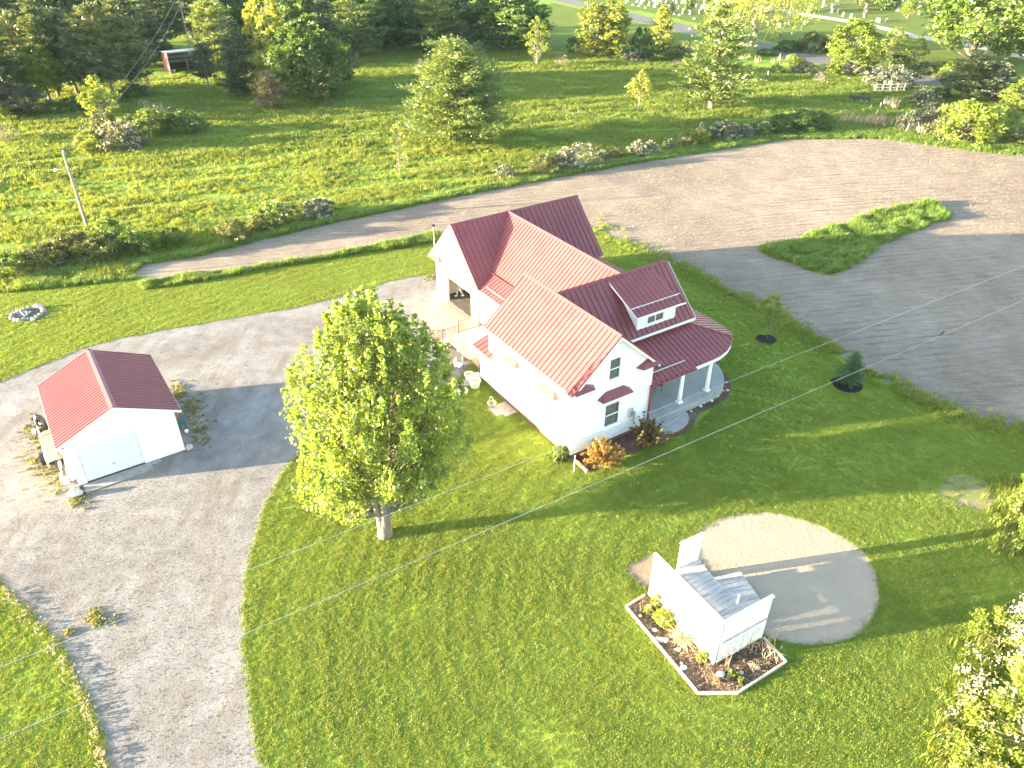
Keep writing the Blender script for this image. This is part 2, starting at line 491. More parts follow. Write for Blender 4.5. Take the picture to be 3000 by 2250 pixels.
def clump_leaves(rnd, clumps, rad, per, size, up=.35, flat=.75, out=.4, hmax=None):
    """leaves gathered round clump centres; returns centres, sizes, long axes, tints"""
    cc = np.repeat(clumps, per, 0); rr = np.repeat(rad, per)
    n = len(cc)
    g = rnd.normal(size=(n, 3)); g /= np.linalg.norm(g, axis=1, keepdims=True) + 1e-9
    g *= (rnd.rand(n, 1) ** .5)
    g[:, 2] *= flat
    p = cc + g * rr[:, None]
    d = rnd.normal(size=(n, 3)) + g * out * 2
    d[:, 2] += up
    ct = np.repeat(rnd.rand(len(clumps)) * .5, per)
    return p, size * (.65 + .7 * rnd.rand(n)), d, ct + rnd.rand(n) * .5
PROTO = {}
def lump(th, t, ph):
    return 1 + .22 * np.sin(2 * th + ph[0] + 5 * t) + .16 * np.sin(3 * th + ph[1] - 7 * t) + .12 * np.sin(5 * th + ph[2] + 11 * t)
def branch_tube(mb, a, b, r0, r1, rnd, sag=0.0, seg=3, n=5, wob=.06):
    a, b = np.array(a, float), np.array(b, float)
    L = np.linalg.norm(b - a)
    pts = []
    for i in range(seg + 1):
        f = i / seg
        p = a + (b - a) * f
        p = p + rnd.normal(size=3) * L * wob * sin(pi * f)
        p[2] += sag * L * sin(pi * f)
        pts.append(p)
    mb.tube(pts, [r0 + (r1 - r0) * i / seg for i in range(seg + 1)], n, cap=False)
    return pts
def make_tree(kind, seed, H=10.0, W=7.0, leaf='leaf_mid', bark='bark', nc=90, per=34, ls=.34, cr=.13, prof='round', t0=.18, trunks=1, twig=0, tr=.03, up=.35, outb=.55, extra=None):
    """broad-leaved tree, bush or sapling in a unit frame of H x W metres: trunk mesh and crown mesh"""
    rnd = np.random.RandomState(seed)
    P = {'round': lambda t: np.sqrt(np.clip(1 - (2 * t - .9) ** 2 / 1.21, .02, 1)),
         'egg': lambda t: np.clip(np.sin(pi * np.clip(t, 0, 1) ** .72) ** .75, .08, 1) * (1 - .15 * t),
         'column': lambda t: np.clip(np.sin(pi * (t * .86 + .1)) ** .5, .1, 1),
         'cone': lambda t: np.clip(1.02 - t, .04, 1) ** .8,
         'dome': lambda t: np.sqrt(np.clip(1 - t ** 2.2, .03, 1)),
         'spread': lambda t: np.clip(np.sin(pi * (t * .75 + .18)) ** .8, .1, 1)}[prof]
    ph = rnd.rand(4) * 6.28
    t = rnd.rand(nc * 3) ** .85
    th = rnd.rand(nc * 3) * 6.283
    keep = rnd.rand(nc * 3) < P(t) ** 1.2 + .12
    t, th = t[keep][:nc], th[keep][:nc]
    rr = P(t) * (W / 2) * (outb + (1 - outb) * rnd.rand(len(t)) ** .5) * lump(th, t, ph)
    z = H * (t0 + (1 - t0) * t) - .02 * H * rnd.rand(len(t))
    cl = np.stack([rr * np.cos(th), rr * np.sin(th), z], 1)
    rad = cr * W * (.6 + .7 * rnd.rand(len(t))) * (1 - .35 * t)
    p, s, d, ti = clump_leaves(rnd, cl, rad, per, ls, up)
    if extra: p, s, d, ti = extra(rnd, cl, p, s, d, ti)
    p[:, 2] = np.maximum(p[:, 2], .03 * H * rnd.rand(len(p)))
    lm = leaf_mesh(kind + '_crown', p, s, d, M[leaf], rnd, tint=ti)
    mb = MB()
    tops = []
    for k in range(trunks):
        a = 2 * pi * k / max(trunks, 1) + rnd.rand()
        off = (.02 * W if trunks > 1 else 0) * np.array([cos(a), sin(a), 0])
        lean = (.16 * W if trunks > 1 else .02 * W) * np.array([cos(a), sin(a), 0])
        top = off + lean + np.array([0, 0, H * (.72 if prof != 'dome' else .5)])
        pts = branch_tube(mb, off, top, tr * H / trunks ** .5, tr * H * .25, rnd, seg=6, n=7, wob=.02)
        tops.append(pts)
    idx = rnd.permutation(len(cl))[:min(len(cl), 26 + twig)]
    for i in idx:
        pts = tops[rnd.randint(len(tops))]
        f = np.clip((cl[i][2] / H - .18) / .72, .12, .95)
        j = int(f * 6)
        branch_tube(mb, pts[min(j, 6)], cl[i], tr * H * .28 * (1 - f * .6), .008 * H ** .5, rnd, seg=3, n=4)
    tm = bpy.data.meshes.new(kind + '_trunk')
    tm.from_pydata(mb.v, [], mb.f); tm.materials.append(M[bark]); tm.update()
    PROTO[kind] = (tm, lm, H, W)
def make_conifer(kind, seed, H=14.0, W=7.0, leaf='needle_pine', bark='bark', whorls=17, nb=6, t0=.12, tuft=15, ls=.42, shape=.8, rise=.18, gap=.25, tr=.018, leaders=1, layered=1.0, tsz=.055):
    rnd = np.random.RandomState(seed)
    mb = MB()
    cl, dirs = [], []
    for ld in range(leaders):
        off = np.array([0, 0, 0.]) if ld == 0 else np.array([.16 * W, .05 * W, 0])
        h = H * (1 if ld == 0 else .9)
        branch_tube(mb, off * .2, off + np.array([0, 0, h * .98]), tr * H, .01 * H ** .5, rnd, seg=8, n=7, wob=.006)
        for w in range(whorls):
            t = t0 + (1 - t0) * ((w + .5 * rnd.rand()) / whorls)
            L = W / 2 * (np.clip(1 - t, 0, 1) / (1 - t0)) ** shape * (.72 + .5 * rnd.rand()) + .02 * W
            if t < t0 + .12: L *= .75
            nbk = nb if t < .8 else max(3, nb - 2)
            a0 = rnd.rand() * 6.28
            for k in range(nbk):
                if rnd.rand() < gap * .6: continue
                a = a0 + 2 * pi * k / nbk + rnd.normal() * .25
                l = L * (.65 + .5 * rnd.rand())
                o = np.array([off[0] * t, off[1] * t, t * h])
                tip = o + np.array([cos(a) * l, sin(a) * l, l * (rise + .25 * t + .1 * rnd.normal())])
                pts = branch_tube(mb, o, tip, .0045 * H * (1 - t) + .012, .008, rnd, sag=-.05, seg=3, n=4, wob=.03)
                m = max(2, int(l / (W * .5) * 9))
                for q in range(m):
                    f = .25 + .75 * (q + rnd.rand() * .6) / m
                    i = min(int(f * 3), 2); g = f * 3 - i
                    c = np.array(pts[i]) * (1 - min(g, 1)) + np.array(pts[i + 1]) * min(g, 1)
                    side = np.array([-sin(a), cos(a), 0]) * rnd.normal() * l * .17 * (1.1 - f * .5)
                    c = c + side + np.array([0, 0, abs(rnd.normal()) * .012 * H * .6])
                    cl.append(c); dirs.append((cos(a) * .8, sin(a) * .8, .55))
        for q in range(5):
            cl.append(off + np.array([0, 0, h * (.9 + .02 * q)])); dirs.append((0, 0, 1))
    cl = np.array(cl); dirs = np.array(dirs)
    n = len(cl)
    cc = np.repeat(cl, tuft, 0); dd = np.repeat(dirs, tuft, 0)
    g = rnd.normal(size=(n * tuft, 3)); g[:, 2] *= .55
    p = cc + g * tsz * W * .55
    d = dd + rnd.normal(size=(n * tuft, 3)) * .55
    s = ls * (.6 + .8 * rnd.rand(n * tuft))
    ti = np.repeat(rnd.rand(n) * .45, tuft) + rnd.rand(n * tuft) * .55
    lm = leaf_mesh(kind + '_crown', p, s, d, M[leaf], rnd, aspect=.3, tint=ti)
    tm = bpy.data.meshes.new(kind + '_trunk')
    tm.from_pydata(mb.v, [], mb.f); tm.materials.append(M[bark]); tm.update()
    PROTO[kind] = (tm, lm, H, W)
USED = set()
def plant(kind, name, cat, label, base, h, w, rot=0.0, group=None, crown='crown', trunk='trunk', blossom=None):
    tm, lm, H, W = PROTO[kind]
    o = empty(name, base, rot, label, cat, group)
    o.scale = (w / W, w / W, h / H)
    for nm, me in ((trunk, tm), (crown, lm)):
        c = bpy.data.objects.new(nm, me); C.objects.link(c); c.parent = o
    if blossom:
        c = bpy.data.objects.new('blossom', PROTO[blossom][1]); C.objects.link(c); c.parent = o
    return o
def willow_extra(rnd, cl, p, s, d, ti):
    pp, ss, dd, tt = [p], [s], [d], [ti]
    for c in cl:
        for k in range(5):
            L = 1.2 + 2.4 * rnd.rand(); n = int(L * 9)
            o = c + rnd.normal(size=3) * .5
            f = np.linspace(0, 1, n)[:, None]
            q = o + np.array([0, 0, -L]) * f + rnd.normal(size=(n, 3)) * .07 + np.array([1, .2, 0]) * f ** 2 * .25
            pp.append(q); ss.append(np.full(n, .26)); dd.append(np.tile([0, 0, -1.0], (n, 1)) + rnd.normal(size=(n, 3)) * .4); tt.append(.4 + .5 * rnd.rand(n))
    return np.concatenate(pp), np.concatenate(ss), np.concatenate(dd), np.concatenate(tt)
make_tree('poplar_a', 1, 12, 4.6, 'leaf_lime', nc=170, per=44, ls=.42, cr=.16, prof='column', t0=.06, trunks=2, outb=.45)
make_tree('poplar_b', 2, 12, 4.6, 'leaf_lime', nc=150, per=42, ls=.40, cr=.16, prof='egg', t0=.08, trunks=1, outb=.45)
make_tree('broad_a', 3, 12, 9, 'leaf_dark', nc=260, per=46, ls=.48, cr=.11, prof='egg', t0=.05)
make_tree('broad_b', 4, 12, 10, 'leaf_mid', nc=260, per=46, ls=.50, cr=.11, prof='round', t0=.12)
make_tree('broad_lime', 5, 12, 9, 'leaf_bright', nc=240, per=44, ls=.46, cr=.11, prof='spread', t0=.2)
make_tree('willow', 6, 14, 12, 'leaf_lime', nc=110, per=22, ls=.4, cr=.10, prof='round', t0=.30, extra=willow_extra, tr=.028)
make_tree('loose', 7, 8, 4.5, 'leaf_bright', nc=80, per=32, ls=.32, cr=.13, prof='egg', t0=.2, twig=20, tr=.018, bark='bark_grey')
make_tree('sapling', 8, 5, 2.6, 'leaf_lime', nc=80, per=40, ls=.22, cr=.15, prof='egg', t0=.25, tr=.014, bark='bark_grey')
make_tree('sparse', 9, 5, 2.4, 'leaf_lime', nc=34, per=9, ls=.17, cr=.2, prof='column', t0=.15, twig=10, tr=.012, bark='bark_grey')
make_tree('pale_tree', 10, 9, 5, 'leaf_grey', nc=140, per=44, ls=.36, cr=.13, prof='egg', t0=.1)
for i, lf in enumerate(('leaf_mid', 'leaf_bright', 'leaf_olive', 'leaf_grey', 'leaf_dark')):
    make_tree('bush_' + lf[5:], 20 + i, 3, 4.2, lf, nc=110, per=48, ls=.22, cr=.13, prof='dome', t0=.02, trunks=4, tr=.012, bark='twig', outb=.5)
make_tree('bush_twiggy', 30, 3, 4, 'leaf_grey', nc=60, per=10, ls=.18, cr=.12, prof='dome', t0=.03, trunks=6, twig=40, tr=.012, bark='twig')
make_tree('bush_lime', 31, 3, 3.6, 'leaf_lime', nc=60, per=30, ls=.26, cr=.14, prof='egg', t0=.02, trunks=4, tr=.012, bark='twig')
def blossoms(kind, seed, H, W, frac=.5, nc=70, per=13, ls=.13):
    rnd = np.random.RandomState(seed)
    t = rnd.rand(nc); th = rnd.rand(nc) * 6.283
    r = np.sqrt(np.clip(1 - t ** 2.2, .03, 1)) * W / 2 * lump(th, t, rnd.rand(4) * 6.28) * .98
    cl = np.stack([r * np.cos(th), r * np.sin(th), .04 * H + H * t * .98], 1)
    p, s, d, ti = clump_leaves(rnd, cl, np.full(nc, .075 * W), per, ls, .6)
    PROTO[kind] = (None, leaf_mesh(kind, p, s, d, M['blossom'], rnd, aspect=.9, tint=ti), H, W)
blossoms('blossom_a', 41, 3, 4.2)
blossoms('blossom_b', 42, 3, 4.2, nc=40, per=10)
make_conifer('pine_a', 50, 15, 8, 'needle_pine', 'bark_red', whorls=19, nb=7, tuft=19, ls=.55, shape=.45, t0=.14, tsz=.065)
make_conifer('pine_b', 51, 15, 8, 'needle_pine', 'bark_red', whorls=18, nb=6, tuft=19, ls=.55, shape=.4, t0=.20, gap=.35, tsz=.065)
make_conifer('pine_dark', 52, 15, 8, 'needle_dark', 'bark', whorls=20, nb=7, tuft=17, ls=.5, shape=.6, t0=.06, tsz=.065)
make_conifer('pine_white', 53, 15, 8, 'needle_white', 'bark_grey', whorls=17, nb=7, tuft=20, ls=.5, shape=.55, t0=.1, rise=.25, gap=.3, tsz=.065)
make_conifer('pine_tan', 54, 5, 4.4, 'needle_tan', 'bark_grey', whorls=12, nb=8, tuft=18, ls=.24, shape=.5, t0=.1, tr=.02, tsz=.07)
make_conifer('pine_thin', 55, 8, 4.4, 'needle_dark', 'bark_grey', whorls=13, nb=6, tuft=16, ls=.32, shape=.55, t0=.25, gap=.3, tsz=.065)

# ------------------------------------------------------------------ polygons, ground sheets, scattered ground cover
def smooth_poly(pts, step=.5, rough=0.0, seed=0, spline=True):
    """closed Catmull-Rom through ground points, sampled and slightly frayed"""
    rnd = np.random.RandomState(seed)
    P = np.array([p[:2] for p in pts]); n = len(P); out = []
    for i in range(n):
        p0, p1, p2, p3 = P[i - 1], P[i], P[(i + 1) % n], P[(i + 2) % n]
        L = np.linalg.norm(p2 - p1)
        m = int(np.clip(L / step, 1, 60))
        for k in range(m):
            f = k / m
            if spline: q = .5 * ((2 * p1) + (p2 - p0) * f + (2 * p0 - 5 * p1 + 4 * p2 - p3) * f * f + (3 * p1 - p0 - 3 * p2 + p3) * f ** 3)
            else: q = p1 + (p2 - p1) * f
            out.append(q)
    out = np.array(out)
    if rough:
        w = rnd.normal(size=out.shape) * rough
        w = (w + np.roll(w, 1, 0) + np.roll(w, -1, 0)) / 2
        out = out + w
    return out
def sheet(name, poly, z, mat, kind='structure', label=None, cat=None, depth=None):
    bm = bmesh.new()
    vs = [bm.verts.new((p[0], p[1], z)) for p in poly]
    f = bm.faces.new(vs)
    if f.normal.z < 0: f.normal_flip()
    f.normal_update()
    if f.normal.z < 0: bmesh.ops.reverse_faces(bm, faces=[f])
    bmesh.ops.triangulate(bm, faces=bm.faces[:])
    me = bpy.data.meshes.new(name); bm.to_mesh(me); bm.free()
    me.materials.append(M[mat])
    o = bpy.data.objects.new(name, me); C.objects.link(o)
    return tag(o, label, cat, None, kind)
def inside(poly, x, y):
    poly = np.asarray(poly); c = np.zeros(len(x), bool)
    xj, yj = poly[-1]
    for xi, yi in poly:
        m = ((yi > y) != (yj > y))
        with np.errstate(divide='ignore', invalid='ignore'):
            c ^= m & (x < (xj - xi) * (y - yi) / (yj - yi + 1e-12) + xi)
        xj, yj = xi, yi
    return c
_ng = {}
def scatter_tree(protos):
    key = tuple(p.name for p in protos)
    if key in _ng: return _ng[key]
    g = bpy.data.node_groups.new('scatter', 'GeometryNodeTree')
    g.interface.new_socket('Geometry', in_out='INPUT', socket_type='NodeSocketGeometry')
    g.interface.new_socket('Geometry', in_out='OUTPUT', socket_type='NodeSocketGeometry')
    i = g.nodes.new('NodeGroupInput'); o = g.nodes.new('NodeGroupOutput')
    ip = g.nodes.new('GeometryNodeInstanceOnPoints')
    jn = g.nodes.new('GeometryNodeJoinGeometry')
    for p in protos:
        oi = g.nodes.new('GeometryNodeObjectInfo'); oi.inputs['Object'].default_value = p
        gi = g.nodes.new('GeometryNodeGeometryToInstance')
        g.links.new(oi.outputs['Geometry'], gi.inputs[0]); g.links.new(gi.outputs[0], jn.inputs[0])
    g.links.new(jn.outputs[0], ip.inputs['Instance'])
    ip.inputs['Pick Instance'].default_value = True
    def attr(nm, dt):
        a = g.nodes.new('GeometryNodeInputNamedAttribute'); a.data_type = dt; a.inputs['Name'].default_value = nm
        return a.outputs[0]
    g.links.new(i.outputs[0], ip.inputs['Points'])
    g.links.new(attr('rot', 'FLOAT_VECTOR'), ip.inputs['Rotation'])
    g.links.new(attr('scl', 'FLOAT_VECTOR'), ip.inputs['Scale'])
    g.links.new(attr('pick', 'INT'), ip.inputs['Instance Index'])
    g.links.new(ip.outputs[0], o.inputs[0])
    _ng[key] = g
    return g
def scatter(name, pts, scl, protos, label, cat, seed=0, tilt=.12, z=0.0):
    rnd = np.random.RandomState(seed)
    n = len(pts)
    me = bpy.data.meshes.new(name)
    me.vertices.add(n)
    co = np.zeros((n, 3), np.float32); co[:, :pts.shape[1]] = pts
    if pts.shape[1] == 2: co[:, 2] = z
    me.vertices.foreach_set('co', co.reshape(-1))
    a = me.attributes.new('rot', 'FLOAT_VECTOR', 'POINT')
    r = np.zeros((n, 3), np.float32); r[:, 2] = rnd.rand(n) * 6.283; r[:, :2] = rnd.normal(size=(n, 2)) * tilt
    a.data.foreach_set('vector', r.reshape(-1))
    a = me.attributes.new('scl', 'FLOAT_VECTOR', 'POINT')
    s = np.repeat(np.asarray(scl, np.float32)[:, None], 3, 1) if np.ndim(scl) == 1 else np.asarray(scl, np.float32)
    a.data.foreach_set('vector', np.ascontiguousarray(s).reshape(-1))
    a = me.attributes.new('pick', 'INT', 'POINT')
    a.data.foreach_set('value', rnd.randint(0, len(protos), n).astype(np.int32))
    o = bpy.data.objects.new(name, me); C.objects.link(o)
    md = o.modifiers.new('scatter', 'NODES'); md.node_group = scatter_tree(protos)
    return tag(o, label, cat, None, 'stuff')
def tuft(name, mat, blades, h, w, spread, seed, lean=.5, curl=True):
    """one tuft of grass: bent blades"""
    rnd = np.random.RandomState(seed)
    v, f, tt = [], [], []
    for k in range(blades):
        a = rnd.rand() * 6.28; r = spread * rnd.rand() ** .5; b0 = rnd.rand() * 6.28
        o = np.array([r * cos(b0), r * sin(b0), 0]); hh = h * (.55 + .6 * rnd.rand()); ln = lean * hh * (.3 + rnd.rand())
        d = np.array([cos(a), sin(a), 0]); s = np.array([-sin(a), cos(a), 0]) * w * (.7 + .6 * rnd.rand()) / 2
        b = len(v)
        v += [o - s, o + s, o + d * ln * .35 + np.array([0, 0, hh * .6]) + s * .8, o + d * ln * .35 + np.array([0, 0, hh * .6]) - s * .8, o + d * ln + np.array([0, 0, hh])]
        f += [(b, b + 1, b + 2, b + 3), (b + 3, b + 2, b + 4)]
        tt += [rnd.rand()] * 5
    me = bpy.data.meshes.new(name)
    me.from_pydata([tuple(p) for p in v], [], f)
    a = me.attributes.new('tint', 'FLOAT', 'POINT'); a.data.foreach_set('value', np.array(tt, np.float32))
    me.materials.append(M[mat]); me.update()
    return bpy.data.objects.new(name, me)      # only instanced by the scatters below

# ------------------------------------------------------------------ ground
def pl(*pts, z=0.0): return [at(x, y, z) for x, y in pts]
big = [(-420, -40), (420, -40), (700, 500), (500, 900), (-500, 900), (-700, 500)]
sheet('meadow', big, 0.0, 'meadow')
lawn_p = smooth_poly(pl((-250, 668), (0, 634), (130, 623), (230, 613), (292, 611), (312, 623), (430, 607), (600, 576), (760, 551), (930, 526)) +
                     pl((1010, 505), (1150, 480), (1290, 492), (1330, 514), (1400, 552), (1500, 597), (1600, 648), (1700, 702), (1800, 768), (1900, 828), (2000, 874), (2100, 915), (2212, 930)) +
                     [np.array(p) for p in ((46, 42), (52, 30), (40, 6), (18, 3), (-20, 2), (-50, 10), (-62, 30))], .5, .10, 3)
sheet('lawn', lawn_p, .004, 'lawn')
gravel_p = smooth_poly(pl((-260, 905), (-100, 850), (0, 823), (100, 784), (200, 746), (320, 719), (480, 691), (640, 663), (760, 633), (850, 606), (945, 590)) +
                       pl((1010, 610), (1060, 700), (1010, 790), (985, 822), (900, 850), (780, 890), (690, 945), (640, 990), (612, 1022), (577, 1090), (548, 1180), (532, 1260), (525, 1340), (528, 1420), (537, 1500), (556, 1600), (582, 1680), (640, 1800)) +
                       pl((260, 1800), (236, 1690), (217, 1590), (192, 1520), (163, 1452), (130, 1398), (76, 1338), (38, 1298), (0, 1262), (-120, 1180), (-300, 1120)), .4, .055, 5)
sheet('gravel_drive', gravel_p, .008, 'gravel')
field_p = smooth_poly(pl((283, 590), (310, 572), (420, 555), (560, 520), (690, 487), (800, 466), (960, 430), (1090, 400), (1200, 381), (1350, 355), (1500, 325), (1600, 311), (1700, 301), (1800, 296), (1900, 299), (2000, 309), (2100, 325), (2212, 336), (2500, 356)) +
                      pl((2900, 620), (2700, 900), (2400, 960), (2212, 925), (2100, 905), (2000, 866), (1900, 817), (1800, 756), (1700, 691), (1600, 639), (1500, 588), (1400, 543), (1320, 508), (1285, 488), (1150, 478), (940, 506), (840, 526), (700, 556), (560, 577), (440, 592), (340, 604)), .6, .12, 7)
sheet('ploughed_field', field_p, .008, 'soil_field')
island_p = smooth_poly(pl((1640, 541), (1700, 522), (1800, 492), (1880, 464), (1960, 442), (2005, 440), (2045, 455), (2060, 466), (2000, 491), (1940, 513), (1880, 548), (1830, 580), (1782, 593), (1720, 573)), .4, .1, 9)
sheet('grass_island', island_p, .012, 'meadow')
sand_p = smooth_poly(pl((1498, 1165), (1530, 1131), (1580, 1113), (1640, 1106), (1700, 1113), (1760, 1131), (1820, 1160), (1862, 1190), (1886, 1225), (1897, 1260), (1896, 1302), (1882, 1340), (1848, 1374), (1800, 1391), (1750, 1394), (1700, 1388), (1650, 1372), (1590, 1330), (1530, 1250)), .25, .03, 11)
sheet('sand_circle', sand_p, .012, 'sand')
UP = [(-120, -13), (620, -13), (840, 40), (1215, 125), (1500, 190), (1700, 225), (1970, 290)]
LO = [(-320, -13), (420, 0), (820, 95), (1200, 195), (1480, 262), (1700, 315), (1930, 370)]
c5 = lambda x, y: (300 + x / 5.0 + 806.1, y / 5.0)
up = [c5(*p) for p in UP] + [(1620, 86), (1707, 104), (1860, 135), (1952, 153), (2020, 168), (2120, 190), (2260, 222)]
lo = [c5(*p) for p in LO] + [(1560, 88), (1631, 107), (1689, 119), (1869, 160), (1966, 181), (2031, 187), (2140, 212), (2260, 245)]
road_p = smooth_poly(pl(*up) + pl(*lo[::-1]), 4, 0, 13, spline=False)
sheet('road', road_p, .012, 'asphalt')
lane_p = smooth_poly(pl((1590, -2), (1612, 7), (1751, 30), (1860, 47), (1925, 61), (1977, 74), (2065, 88), (2149, 105), (2209, 119), (2330, 150)) + pl((2330, 162), (2209, 128), (2149, 112), (2065, 96), (1977, 83), (1925, 69), (1860, 54), (1751, 36), (1600, 12), (1560, 0)), 4, 0, 15, spline=False)
cem_p = smooth_poly(pl((1195, 1), (1390, 24), (1530, 56), (1640, 84), (1760, 112), (1870, 134), (1960, 152), (2120, 188), (2300, 225), (2420, 120)) + [np.array(p) for p in ((260, 420), (60, 420), (20, 330))], 5, 0, 16, spline=False)
sheet('cemetery_lawn', cem_p, .006, 'far_turf')
turf_p = smooth_poly(pl((1010, 62), (1195, 6), (1390, 52), (1560, 90), (1450, 128), (1240, 113), (1080, 106)), 4, 0, 17, spline=False)
sheet('roadside_lawn', turf_p, .006, 'far_turf')
sheet('cemetery_lane', lane_p, .012, 'lane')
bare = []
for nm, pts in (('bare_patch', ((2020, 1070), (2050, 1032), (2090, 1025), (2140, 1050), (2150, 1085), (2120, 1105), (2060, 1090))),
                ('bare_patch', ((1350, 1222), (1368, 1208), (1408, 1195), (1412, 1230), (1402, 1275), (1385, 1262))),
                ('bare_patch', ((1195, 255), (1215, 235), (1260, 238), (1250, 250), (1215, 258)))):
    q = smooth_poly(pl(*pts), .3, .08, len(bare)); bare.append(q)
    sheet(nm, q, .0085 if len(bare) != 2 else .011, 'bare_soil' if len(bare) == 2 else 'thin_turf')

# protos for the ground cover
np.random.seed(17)
lawn_t = [tuft('lawn_tuft', 'grass_lawn', 18, .065, .015, .12, s, .65) for s in (1, 2, 3)]
mead_t = [tuft('meadow_tuft', 'grass_meadow', 16, .42, .035, .24, s, .6) for s in (4, 5, 6)]
far_t = [tuft('far_tuft', 'grass_meadow', 14, .45, .07, .40, s, .6) for s in (7, 8, 9)]
tall_t = [tuft('tall_tuft', 'grass_tall', 16, .6, .04, .25, s, .7) for s in (10, 11, 12)]
weed_t = [tuft('weed_tuft', 'grass_weed', 14, .10, .035, .14, s, .9) for s in (13, 14)]
reed_t = [tuft('reed_tuft', 'reed', 12, 1.25, .07, .35, s, .25) for s in (15, 16)]
straw_t = [tuft('straw_bit', 'straw', 3, .03, .018, .10, s, 3.5) for s in (17, 18)]
def pixv(X):
    d = X - CP; w = d @ FWD
    return (1500 + FPX * (d @ RGT) / w) / K, (1125 - FPX * (d @ UPV) / w) / K, w
def vnoise(x, y, s, seed):
    rnd = np.random.RandomState(seed); o = 0; a = 1
    for k in range(3):
        an = rnd.rand() * 6.28; p = rnd.rand(4) * 50
        u = (x * cos(an) + y * sin(an)) * s; v = (-x * sin(an) + y * cos(an)) * s
        o = o + a * (np.sin(u + p[0] + 1.3 * np.sin(v * .7 + p[1])) * np.sin(v + p[2] + 1.1 * np.sin(u * .8 + p[3])))
        s *= 1.9; a *= .6
    return o
def sample(poly, n, seed, avoid=(), margin=40):
    rnd = np.random.RandomState(seed)
    poly = np.asarray(poly); lo_, hi_ = poly.min(0), poly.max(0)
    out = np.zeros((0, 2)); tries = 0
    while len(out) < n and tries < 60:
        x = lo_[0] + (hi_[0] - lo_[0]) * rnd.rand(200000); y = lo_[1] + (hi_[1] - lo_[1]) * rnd.rand(200000)
        X = np.stack([x, y, np.zeros_like(x)], 1)
        px, py, w = pixv(X)
        k = (w > 3) & (px > -margin) & (px < 2212 + margin) & (py > -margin) & (py < 1659 + margin)
        x, y = x[k], y[k]
        k = inside(poly, x, y)
        for a in avoid: k &= ~inside(a, x, y)
        out = np.concatenate([out, np.stack([x[k], y[k]], 1)]); tries += 1
    return out[:n]
HOUSE_O = np.array([3.290, 33.214]); HOUSE_R = R_(-56.753)
GAR_O = np.array([-23.201, 30.755]); GAR_R = R_(-55.482)
ST_O = np.array([6.264, 23.388]); ST_R = R_(-59.7)
def frame_poly(o, a, pts):
    return [(o[0] + cos(a) * u - sin(a) * v, o[1] + sin(a) * u + cos(a) * v) for u, v in pts]
house_fp = frame_poly(HOUSE_O, HOUSE_R, [(.2, -.15), (1.6, 5), (1.5, 8.4), (.5, 11.5), (-.6, 13.4), (-2.5, 14.3), (-16, 14.4), (-16.4, 14.8), (-22.5, 14.8), (-22.5, 3.6), (-15.4, 3.6), (-15.4, .2), (-9.9, -.2), (-8.7, -.15)])
gar_fp = frame_poly(GAR_O, GAR_R, [(.8, 0), (.8, 5.6), (-6.9, 5.6), (-6.9, 0)])
bed_uv = [(-.08, -.21), (.01, -1.32), (4.93, -1.48), (5.71, -.09), (5.65, 2.68), (4.33, 2.76), (4.24, 0)]
bed_fp = frame_poly(ST_O, ST_R, bed_uv)
pave_fp = frame_poly(HOUSE_O, HOUSE_R, [(-6.85, 0), (-6.85, -1.4), (-5.4, -1.4), (-5.4, 0)])
deck_fp = frame_poly(ST_O, ST_R, [(0, 0), (4.2, 0), (4.2, 2.7), (0, 2.7)])
circ = lambda x, y, r: [at(x, y)[:2] + r * np.array([cos(a), sin(a)]) for a in np.arange(0, 6.28, .4)]
_c = lambda x, y: at((1560 + x / 5.53) / K, (1100 + y / 5.53) / K)[:2]
mulch_holes = [circ(1656, 733, .72), circ(1829, 832, .92), [_c(*p) for p in ((640, 1300), (690, 1370), (880, 1560), (1010, 1510), (1400, 1390), (1700, 1220), (2080, 1100), (2230, 900), (1500, 900))],
               frame_poly(HOUSE_O, HOUSE_R, [(.7, 8.5), (.72, 10.6), (.6, 11.5), (.36, 12.3), (-.02, 12.88), (-.57, 13.36), (-1.1, 13.76), (-1.8, 14.06), (-2.2, 13.6), (0, 11), (0, 8.5)]), frame_poly(HOUSE_O, HOUSE_R, [(1.3, 6.2), (1.6, 6.2), (1.72, 7.1), (1.52, 7.95), (1.05, 8.7), (.5, 8.5)])]
lawn_holes = mulch_holes + [gravel_p, field_p, sand_p, house_fp, gar_fp, bed_fp, pave_fp, deck_fp, bare[1]]
# mown lawn: short tufts, thinner where the photograph shows bare spots
p = sample(lawn_p, 210000, 1, lawn_holes)
d = np.linalg.norm(np.c_[p, np.full(len(p), -27.0)], axis=1)
keep = np.random.RandomState(5).rand(len(p)) < np.clip(1.35 - d / 120, .35, 1) * np.clip(.85 + .25 * vnoise(p[:, 0], p[:, 1], .9, 2), .5, 1)
thin = np.zeros(len(p), bool)
for b_ in bare: thin |= inside(b_, p[:, 0], p[:, 1])
keep &= ~thin | ((np.random.RandomState(55).rand(len(p)) < .45) & (vnoise(p[:, 0], p[:, 1], 1.6, 9) > .1))
p = p[keep]
rr_ = np.hypot(p[:, 0] - 12.0, (p[:, 1] - 24.0) * 1.05) + .35 * vnoise(p[:, 0], p[:, 1], .12, 13)      # faint rings left by the mower
s = (.75 + .4 * np.random.RandomState(6).rand(len(p))) * np.clip(.95 + .12 * vnoise(p[:, 0], p[:, 1], .45, 3), .6, 1.4) * (1 + .10 * np.sin(rr_ * 2 * pi / 1.05))
scatter('lawn_grass', p, s, lawn_t, 'short mown grass of the lawn round the farmhouse', 'grass', 7, z=.004)
